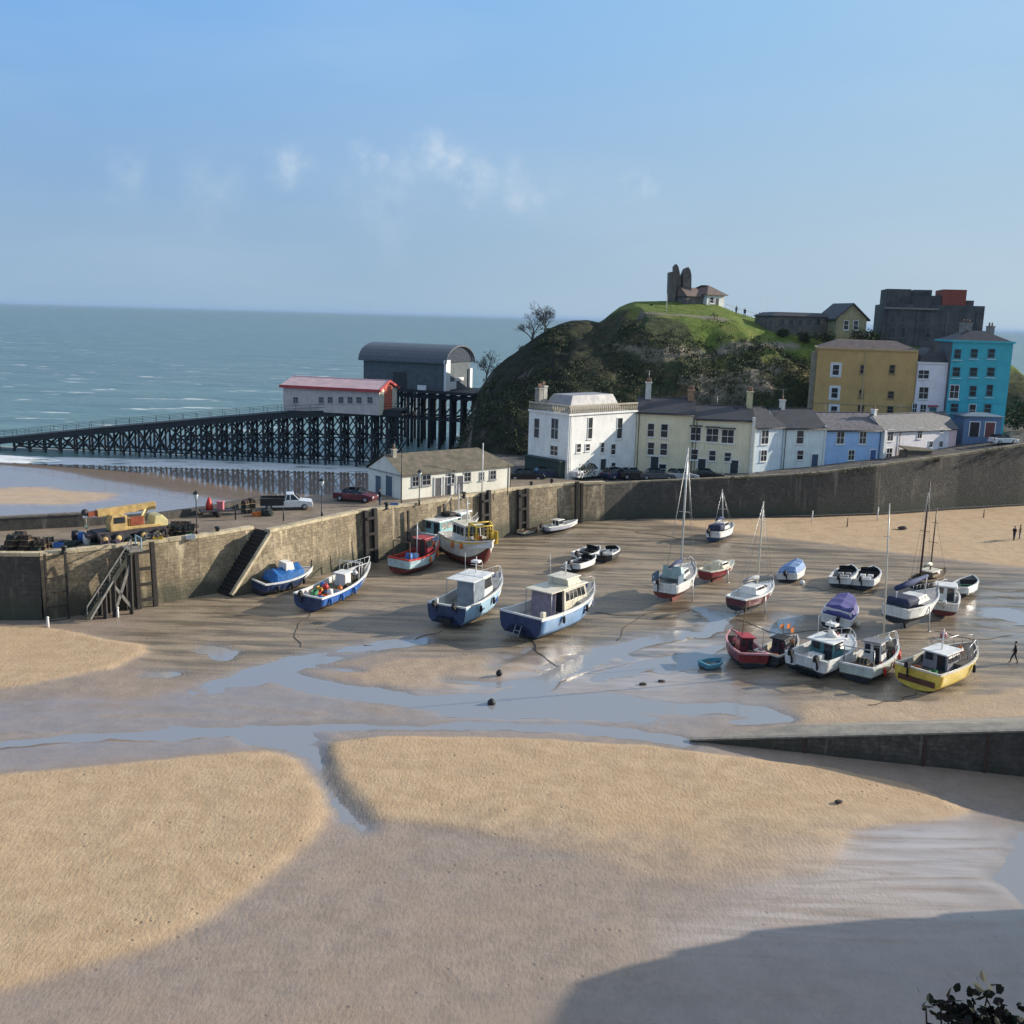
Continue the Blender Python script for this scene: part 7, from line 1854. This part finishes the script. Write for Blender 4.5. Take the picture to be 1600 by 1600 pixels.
# yellow mobile crane on the quay
CY = M('crane_yellow', (.52, .36, .14), .6, .22, 1.5, .1, 0, .4, .25); CD = M('crane_dark', (.05, .04, .045), .7, .25, 2)
c0 = P(196, 845, QZ); c1 = P(258, 836, QZ)
cr = thing('mobile_crane', 'old yellow mobile crane with a level boom standing on the quay edge', 'crane', c0, math.atan2(c1.y - c0.y, c1.x - c0.x) - .12)
mb = MB(); mb.b2((-2.6, -.95, .75), (3.2, .95, 1.1)); mb.b2((-3.3, -.6, .7), (-2.6, .6, .95)); mb.build('chassis', CD, cr, bevel=.04)
for x in (-2.0, -.9, 1.2, 2.4):
    for s in (1, -1): 
        mb = MB(); mb.tube([(x, s * .6, .5), (x, s * 1.0, .5)], .5, 16); w_ = mb.build('wheel', TYRE, cr); mb = MB(); mb.tube([(x, s * 1.0, .5), (x, s * 1.05, .5)], [.27, .22], 10); mb.build('hub', CY, w_)
mb = MB(); mb.extrude([(-1.5, 1.1), (-.1, 1.1), (-.1, 2.35), (-.5, 2.45), (-1.35, 2.4), (-1.55, 1.8)], -.95, .1); cab_ = mb.build('cab', CY, cr, bevel=.05)
mb = MB(); mb.b2((-1.2, -.975, 1.75), (-.3, -.955, 2.25)); mb.build('window', GLASS, cab_); mb = MB(); mb.b2((-.095, -.8, 1.7), (-.075, -.05, 2.25)); mb.build('window', GLASS, cab_)
mb = MB(); mb.b2((-.08, -.9, 1.12), (2.8, .9, 1.35)); mb.b2((.2, -.5, 1.35), (1.5, .5, 1.95)); mb.build('turntable', CY, cr, bevel=.04)
mb = MB(); mb.b2((.3, -.62, 1.4), (1.4, -.52, 2.1)); mb.build('winch', M('red_brown_winch', (.28, .07, .035), .7, .2), cr)
mb = MB(); mb.beam((-2.2, .25, 2.55), (2.7, .25, 2.78), .6, .6); b_ = mb.build('boom', CY, cr, bevel=.04)
mb = MB(); mb.beam((-2.9, .25, 2.52), (-2.15, .25, 2.55), .4, .4); mb.build('boom_end', M('red_brown_winch', (.28, .07, .035)), b_)
mb = MB(); mb.tube([(-3.1, .1, 2.7), (-3.1, .4, 2.7)], .28, 12); mb.build('sheave', CD, b_)
mb = MB(); mb.tube([(1.4, .25, 1.4), (2.1, .25, 2.6)], .13, 8); mb.tube([(1.0, -.2, 1.4), (1.7, -.2, 2.6)], .1, 8); mb.build('luffing_ram', M('pale_yellow_ram', (.66, .58, .28), .5, .1), cr)
mb = MB(); mb.extrude([(2.2, 1.1), (3.4, 1.1), (3.4, 1.6), (2.9, 2.1), (2.3, 2.0)], -.8, .8); mb.build('counterweight', M('pale_yellow_ram', (.66, .58, .28)), cr, bevel=.05)
mb = MB(); mb.tube([(-3.05, .25, 2.5), (-3.05, .25, 1.6)], .03, 5); mb.ball((-3.05, .25, 1.5), .2, 8); mb.build('hook_block', M('pale_hook', (.5, .5, .35), .5), cr)
for x in (-2.5, 3.0):
    for s in (1, -1): mb = MB(); mb.b2((x - .12, s * .95, .7), (x + .12, s * 1.6, .9)); mb.b2((x - .06, s * 1.5 - .06, .05), (x + .06, s * 1.5 + .06, .7)); mb.b2((x - .22, s * 1.5 - .22, 0), (x + .22, s * 1.5 + .22, .05)); mb.build('outrigger', CD, cr)
# stacked lobster pots at the quay end and behind the crane
def qpot(p, rz, dz, label, group):
    t_ = thing('lobster_pot', label, 'lobster pot', (p[0], p[1], QZ + dz), rz, group)
    mb = MB(); mb.b2((-.4, -.28, 0), (.4, .28, .06)); mb.build('base', WOOD, t_)
    mb = MB()
    for q in (-.38, 0, .38): mb.tube([(q, .26 * math.cos(a), .06 + .42 * math.sin(a)) for a in [math.pi * i / 6 for i in range(7)]], .025, 5)
    mb.build('hoops', M('black_hoop', (.025, .02, .02), .7), t_)
    mb = MB(); pr_ = [(.24 * math.cos(math.pi * i / 6), .06 + .38 * math.sin(math.pi * i / 6)) for i in range(7)]; mb.loft([[(-.37, y_, z_) for y_, z_ in pr_], [(.37, y_, z_) for y_, z_ in pr_]], 0, True, True, False); mb.build('netting', random.choice((NET, M('brown_netting', (.06, .04, .03), .95, .4, 8, .8))), t_)
    return t_
for i in range(22):
    row = i // 9
    px = 12 + (i % 9) * 7.5 + row * 4 + random.uniform(-2, 2); p = P(px, 862 - (i % 3) * 3, QZ)
    qpot(p, random.uniform(-.5, .5), row * .47, 'dark lobster pot in the heap at the left end of the quay', 'lobster pots heaped at the quay end')
for i in range(14):
    row = i // 7
    px = 266 + (i % 7) * 5.5 + row * 3; p = P(px, 838 - (i % 3) * 4, QZ)
    qpot(p, random.uniform(-.6, .6), row * .47, 'dark lobster pot in the stack between the yellow crane and the lamp post', 'lobster pots stacked beside the crane')
for i in range(6):
    p = P(384 + (i % 2) * 9, 803 - (i % 2) * 2, QZ); qpot(p, .4 + i, (i // 2) * .47, 'dark lobster pot in the small stack left of the white pickup', 'lobster pots stacked by the pickup')
# tarpaulined bundle and barrels by the crane
for px, py, m_, lb in ((128, 848, BLUEP, 'blue barrel left of the yellow crane'), (118, 846, BLACK, 'black barrel left of the blue barrel near the crane'), (136, 851, WHITEP, 'pale barrel right of the blue barrel near the crane')):
    p = P(px, py, QZ); mb = MB(); mb.tube([(0, 0, 0), (0, 0, .3), (0, 0, .34), (0, 0, .6), (0, 0, .64), (0, 0, .9)], [.28, .29, .31, .31, .29, .27], 12); o = mb.build('barrel', m_); o.location = p; tag(o, lb, 'barrel', 'barrels on the quay')
p = P(152, 846, QZ); mb = MB()
for i in range(6): mb.ball((random.uniform(-.7, .7), random.uniform(-.3, .3), .3), random.uniform(.35, .55), 9, 0, (1, 1, .8), .25)
o = mb.build('net_heap', M('purple_net', (.06, .045, .07), .95, .4, 6, .7)); o.location = p; tag(o, 'dark purple heap of net in front of the yellow crane', 'net', 'heaps of net on the quay')
p = P(232, 843, QZ); mb = MB()
for i in range(6): mb.ball((random.uniform(-.8, .8), random.uniform(-.3, .3), .3), random.uniform(.35, .55), 9, 0, (1, 1, .8), .25)
o = mb.build('net_heap', M('grey_net', (.10, .09, .10), .95, .4, 6, .7)); o.location = p; tag(o, 'grey heap of net right of the yellow crane by the quay edge', 'net', 'heaps of net on the quay')
# flat trailer with a red load
p = P(338, 806, QZ); tr_ = thing('trailer', 'low flat trailer on the quay between the lamp post and the pots', 'trailer', p, .45)
mb = MB(); mb.b2((-1.5, -.7, .5), (1.5, .7, .62)); mb.beam((1.5, 0, .55), (2.4, 0, .5), .1, .1); mb.build('bed', CD, tr_)
for s in (1, -1): mb = MB(); mb.tube([(0, s * .72, .3), (0, s * .9, .3)], .3, 12); mb.build('wheel', TYRE, tr_)
mb = MB(); mb.tube([(0, 0, 0), (0, 0, .5), (0, 0, .9), (0, 0, 1.2)], [.32, .32, .2, .06], 10); o = mb.build('marker_buoy', REDP); o.location = p + Vector((-.6, -.2, .625)); tag(o, 'red pointed marker buoy standing on the flat trailer', 'buoy')
mb = MB(); mb.b2((-.3, -.25, 0), (.3, .25, .7)); mb.b2((-.34, -.29, .7), (.34, .29, .8)); o = mb.build('equipment_box', PINKP, bevel=.03); o.location = p + Vector((.4, .1, .625)); tag(o, 'pinkish red box beside the marker buoy on the trailer', 'box')

# lamp posts, poles, bollards
LPM = M('black_lamp_paint', (.018, .02, .022), .5, .1)
def lamp(label, p, h, mat=LPM, group='lamp posts on the quay', r=.055):
    t_ = thing('lamp_post', label, 'lamp post', p, random.uniform(0, 3), group)
    mb = MB(); mb.tube([(0, 0, 0), (0, 0, .5), (0, 0, .55), (0, 0, h)], [r * 2, r * 1.8, r * 1.1, r * .8], 8); mb.build('post', mat, t_)
    mb = MB(); mb.tube([(0, 0, h), (0, 0, h + .12), (0, 0, h + .55)], [.06, .14, .24], 6); ln = mb.build('lantern', M('lantern_glass', (.45, .5, .5), .2), t_)
    mb = MB(); mb.tube([(0, 0, h + .55), (0, 0, h + .62), (0, 0, h + .85)], [.3, .26, .03], 6); mb.build('cap', mat, ln)
    return t_
lamp('black lamp post with a lantern right of the yellow crane', P(308, 838, QZ), 3.2); lamp('thin black lamp post on the quay between the pickup and the maroon car', P(503, 808, QZ), 3.0); lamp('black lamp post in front of the white shed wall', P(655, 789, QZ), 2.9)
def pole(label, p, h, mat, r=.06, group='poles along the harbour', name='pole'):
    mb = MB(); mb.tube([(0, 0, -.3), (0, 0, h * .5), (0, 0, h)], [r, r * .9, r * .7], 8); mb.tube([(0, 0, h - .001), (0, 0, h + .12)], [r * 1.2, r * .4], 6)
    o = mb.build(name, mat); o.location = p; return tag(o, label, 'pole', group)
pole('tall white pole before the white shed', P(753, 772, QZ), 5.6, GELW, .08); pole('tall dark pole at the gable end of the white shed', P(627, 787, QZ), 5.6, LPM, .06)
pole('short dark post on the quay left of the thin lamp post', P(443, 814, QZ), 1.2, LPM, .07); pole('short dark post on the quay left of the white pickup', P(368, 812, QZ), 1.3, LPM, .07)
pole('dark thin post before the right end of the white shed', P(793, 770, QZ), 3.2, LPM, .05)
BOLG = 'iron bollards along the quay edge'
bol = None
for px, py, lb in ((604, 795, 'iron bollard below the gable end of the white shed'), (725, 778, 'iron bollard in front of the white shed people'), (830, 761, 'iron bollard near the black saloon car'), (862, 757, 'iron bollard by the quay corner'), (340, 834, 'iron bollard above the stone steps'), (100, 865, 'iron bollard at the left corner of the quay')):
    p = P(px, py, QZ)
    if bol is None:
        mb = MB(); mb.tube([(0, 0, 0), (0, 0, .06), (0, 0, .1), (0, 0, .45), (0, 0, .5), (0, 0, .62), (0, 0, .68)], [.3, .3, .19, .16, .27, .27, .12], 10); bol = o = mb.build('bollard', LPM)
    else: o = bol.copy(); COL.objects.link(o)
    o.location = p; tag(o, lb, 'bollard', BOLG)
PSTG = 'posts standing in the far beach'
for px, py, h, m_, lb in ((1268, 822, 1.3, GELW, 'white post in the far sand right of the little sailing boat'), (1370, 820, 1.6, GELW, 'white post in the far sand behind the tall pole'), (1323, 830, 1.0, WOOD, 'low brown post in the far sand between the two white posts'), (1536, 815, 1.0, WOOD, 'low brown post in the sand under the right end of the wall')):
    p = gp(px, py); pole(lb, p, h, m_, .09, PSTG, 'post')
# flagpole, lamp and sign on the hill
x = PY(1197, 505, 197).x; pole('thin flagpole on the hill slope right of the keep', (x, 197, tz(x, 197)), 4.6, GELW, .04, 'poles on the hill')
x = PY(1041, 487, 188).x; pole('thin pale post on the grass below the ruined keep', (x, 188, tz(x, 188)), 3.0, GELW, .05, 'poles on the hill')
# hillside railing
rl = thing('railing', 'pale iron railing along the hill path below the white hut', 'railing', (0, 0, 0))
mb = MB(); prev = None
for i in range(14):
    px = 1134 + i * 5; y = 199.0; x = PY(px, 495, y).x; z = tz(x, y)
    mb.tube([(x, y, z - .2), (x, y, z + 1.0)], .035, 4)
    if prev: mb.tube([prev, (x, y, z + 1.0)], .03, 4)
    prev = (x, y, z + 1.0)
mb.build('rails', STEEL, rl)

# ------------------------------------------------------------------ timber on the quay wall: part of the wall it is bolted to
def wall_pt(line, px, z=QZ, out=.0):
    """point on a quay edge under pixel column px, moved out from the wall"""
    d = ray(px, 850); best = None
    for i in range(len(line) - 1):
        a, b = line[i], line[i + 1]; e_ = b - a
        den = d.x * e_.y - d.y * e_.x
        k = (a.x * e_.y - a.y * e_.x) / den
        q = Vector((d.x * k, d.y * k, z)); s_ = (q - a).xy.dot(e_.xy) / e_.xy.length_squared
        if -.05 <= s_ <= 1.05: best = (q, e_.normalized())
    q, e_ = best; n = Vector((e_.y, -e_.x, 0)); return q + n * out, e_, n
def pile(px, w=.36, top=.9, line=QC, both=True):
    q, e_, n = wall_pt(line, px); mb = MB()
    offs = (-.55, .55) if both else (0,)
    for o_ in offs: mb.beam(q + e_ * o_ + n * .62 + Vector((0, 0, -6)), q + e_ * o_ + n * .32 + Vector((0, 0, top if o_ >= 0 else top * .6)), w, w)
    if both:
        for z in (-.6, -2.2, -3.8): mb.beam(q - e_ * .6 + n * .58 + Vector((0, 0, z)), q + e_ * .6 + n * .58 + Vector((0, 0, z)), .2, .25)
    mb.build('fender_pile', TIMBER, quay)
pile(575, .42, .3); pile(753, .4, .5); pile(812, .4, .1); pile(896, .42, .4, both=False); pile(903, .3, .2, both=False); pile(634, .2, -.4, both=False); pile(690, .22, -.3, both=False)
def ladder(px, line, out=.55, w=.55, rung=.5, hi=.8):
    q, e_, n = wall_pt(line, px); mb = MB()
    for o_ in (-w, w): mb.beam(q + e_ * o_ + n * (out + .25) + Vector((0, 0, -5.6)), q + e_ * o_ + n * out + Vector((0, 0, hi)), .16, .2)
    k = int(5.4 / rung)
    for i in range(k): z = -5.2 + i * rung; mb.beam(q - e_ * w + n * (out + .1 - z * .045) + Vector((0, 0, z)), q + e_ * w + n * (out + .1 - z * .045) + Vector((0, 0, z)), .09, .1)
    mb.build('ladder', TIMBER, quay)
ladder(82, QB, .6, .75, 1.15, .2)
def frame(px0, px1, line):
    (a, e_, n), (b, _, _) = wall_pt(line, px0), wall_pt(line, px1); mb = MB()
    for q in (a, b): mb.beam(q + n * 1.0 + Vector((0, 0, -5.6)), q + n * .6 + Vector((0, 0, .25)), .34, .34)
    for z in (-.5, -1.9, -3.2, -4.5): mb.beam(a + n * (.66 - z * .07) + Vector((0, 0, z)), b + n * (.66 - z * .07) + Vector((0, 0, z)), .2, .24)
    mb.build('timber_frame', TIMBER, quay)
frame(207, 233, QB)
# timber landing stair in front of the wall
stt = thing('landing_stair', 'weedy dark timber stair with rails leading from the quay down to the sand', 'stair')
a, e_, n = wall_pt(QB, 192, QZ, .7); b, _, _ = wall_pt(QB, 118, .2, 1.1)
a2 = a + n * 1.3; b2_ = b + n * 1.3
GT = M('weedy_timber', (.05, .055, .04), .85, .35, 3, .4); GP = M('grey_timber', (.22, .21, .19), .8, .25, 3, .3)
for s_, (p0, p1) in enumerate(((a, b), (a2, b2_))):
    mb = MB(); mb.beam(p0 + Vector((0, 0, -.1)), p1, .14, .38); mb.build('stringer', GT, stt)
mb = MB()
for i in range(20):
    f = (i + .5) / 20; p0, p1 = a.lerp(b, f), a2.lerp(b2_, f); mb.beam(p0 + Vector((0, 0, .1)), p1 + Vector((0, 0, .1)), .26, .06)
mb.build('treads', GT, stt)
for (p0, p1) in ((a2, b2_),):
    mb = MB(); mb.beam(p0 + Vector((0, 0, 1.0)), p1 + Vector((0, 0, 1.0)), .08, .1)
    for i in range(5): q = p0.lerp(p1, i / 4); mb.beam(q + Vector((0, 0, -.1)), q + Vector((0, 0, 1.0)), .08, .08)
    mb.build('handrail', GP, stt)
for f in (.05, .42, .62):
    for (p0, p1) in ((a, b), (a2, b2_)):
        q = p0.lerp(p1, f); mb = MB(); mb.beam(Vector((q.x, q.y, -.4)), q, .28, .28); mb.build('post', TIMBER, stt)
mb = MB(); q = a2.lerp(b2_, .42); r_ = a2.lerp(b2_, .05)
mb.beam(Vector((q.x, q.y, .4)), Vector((r_.x, r_.y, 4.2)), .2, .22); mb.beam(Vector((q.x, q.y, 2.6)), Vector((r_.x, r_.y, .5)), .2, .22); mb.beam(q + n * .1, a2.lerp(b2_, .98) + n * .5, .12, .14); mb.build('brace', GP, stt)
mb = MB(); mb.beam(a + e_ * .9 + Vector((0, 0, .06)), a - e_ * .2 + Vector((0, 0, .06)), 1.5, .12); mb.beam(a2 + e_ * .9 + Vector((0, 0, .0)), a2 - e_ * .2, .16, .2); mb.build('landing', GP, stt)
mb = MB()
for q in (a2 + e_ * .8, a + e_ * .8): mb.beam(q, q + Vector((0, 0, 1.05)), .09, .09)
mb.beam(a2 + e_ * .8 + Vector((0, 0, 1.0)), a + e_ * .8 + Vector((0, 0, 1.0)), .08, .1); mb.build('gate_rail', M('pale_blue_rail', (.3, .42, .5), .6), stt)
for px, py, lb in ((75, 978, 'short white post in the sand at the foot of the quay ladder'), (184, 962, 'short white post in the sand at the foot of the timber stair')):
    p = gp(px, py); pole(lb, p, .75, GELW, .12, 'white posts at the foot of the quay', 'post')

# greenery hanging over the top of the dark harbour wall
IVY = [leafmat('wall_ivy', (.05, .06, .025)), leafmat('wall_grass', (.10, .095, .045)), leafmat('wall_weed', (.13, .10, .06))]
mb = MB()
for i in range(len(wtop) - 1):
    a, b = wtop[i], wtop[i + 1]; L_w = (b - a).length
    for k in range(int(L_w * 1.6)):
        f = random.random(); q = a.lerp(b, f)
        if q.x > 82 or vnoise(np.array([q.x]), np.array([0.0]), 3.5, 17)[0] < (.62 if q.x < 36 else .40): continue
        r_ = random.uniform(.2, .55) * (1.25 if q.x > 40 else .8); leaf_cloud(mb, (q.x, q.y - .12, q.z - random.uniform(0, .9 if q.x > 40 else .4)), r_, int(30 * r_ + 12), .10, .9)
tag(mb.build('wall_greenery', IVY, fixn=False), kind='stuff', label='brown and green weeds hanging along the top of the dark harbour wall', cat='weeds')
# low dark stone outbuilding in front of the pinkish cottage
A = PY(1418, 712, 139.2); B = PY(1456, 712, 141.0)
lo = House('stone_store', 'low dark stone store with a sloping turf roof before the pinkish white cottage', 'store', A, B, 1.6, 1.0, tz(A.x, A.y) - .1)
lo.walls(STONE_D if False else M('store_stone', (.12, .10, .08), .9, .3, 1.5, .5))
mb = MB(); mb.add([(-.15, -.15, 1.0), (lo.L + .15, -.15, .8), (lo.L + .15, 1.7, 1.0), (-.15, 1.7, 1.45), (-.15, -.15, 1.14), (lo.L + .15, -.15, .94), (lo.L + .15, 1.7, 1.14), (-.15, 1.7, 1.6)], [(3, 2, 1, 0), (4, 5, 6, 7), (0, 1, 5, 4), (1, 2, 6, 5), (2, 3, 7, 6), (3, 0, 4, 7)]); mb.build('roof', M('turf_roof', (.10, .085, .055), .95, .3, 1.5, .5), lo.t)

# more gear along the quay: rope coils, crates, heaps of net
def qheap(px, py, r, mat, label, h=.55):
    p = P(px, py, QZ); mb = MB()
    for i in range(7): mb.ball((random.uniform(-.7, .7) * r, random.uniform(-.4, .4) * r, h * .35), r * random.uniform(.35, .55), 9, 0, (1, 1, h / r), .25)
    o = mb.build('net_heap', mat); o.location = p; tag(o, label, 'net', 'heaps of net on the quay')
qheap(108, 852, .9, NET, 'black heap of net between the end pots and the barrels'); qheap(176, 852, .8, M('purple_net', (.06, .045, .07)), 'dark purple heap of net below the cab of the yellow crane'); qheap(212, 848, .9, NET, 'black heap of net below the boom of the yellow crane'); qheap(252, 842, .7, M('brown_net', (.10, .07, .045), .95, .4, 6, .7), 'brown heap of net at the tail of the yellow crane'); qheap(420, 806, .7, NET, 'black heap of net behind the white pickup', .8)
def qbox(px, py, mat, label, rz=0.3, dz=0):
    p = P(px, py, QZ); mb = MB(); mb.b2((-.4, -.28, 0), (.4, .28, .05))
    for lo, hi in (((-.4, -.28, .05), (.4, -.24, .36)), ((-.4, .24, .05), (.4, .28, .36)), ((-.4, -.24, .05), (-.36, .24, .36)), ((.36, -.24, .05), (.4, .24, .36))): mb.b2(lo, hi)
    o = mb.build('fish_box', mat); o.location = p + Vector((0, 0, dz)); o.rotation_euler = (0, 0, rz); tag(o, label, 'fish box', 'fish boxes on the quay')
qbox(92, 855, BLUEP, 'blue fish box right of the pot heap at the quay end'); qbox(247, 846, YELP, 'yellow fish box at the tail of the yellow crane'); qbox(298, 842, WHITEP, 'white fish box at the foot of the lamp post by the crane'); qbox(300, 838, GREENP, 'green fish box behind the white box by the lamp post', 1.0); qbox(402, 806, ORANGE, 'orange fish box beside the pots near the white pickup', .9); qbox(616, 792, BLUEP, 'blue fish box at the left corner of the white shed', .2)
# ------------------------------------------------------------------ sea air that pales the far water
hm = bpy.data.materials.new('sea_haze'); hm.use_nodes = True
hn = hm.node_tree; hn.nodes.remove(hn.nodes['Principled BSDF'])
pv = hn.nodes.new('ShaderNodeVolumePrincipled'); pv.inputs['Color'].default_value = (.40, .58, .84, 1); pv.inputs['Density'].default_value = 6.0e-5; pv.inputs['Anisotropy'].default_value = .0
hn.links.new(pv.outputs[0], hn.nodes['Material Output'].inputs['Volume'])
mb = MB(); mb.b2((-20000, -400, -7.5), (20000, 26000, 44))
tag(mb.build('haze', hm), kind='stuff')
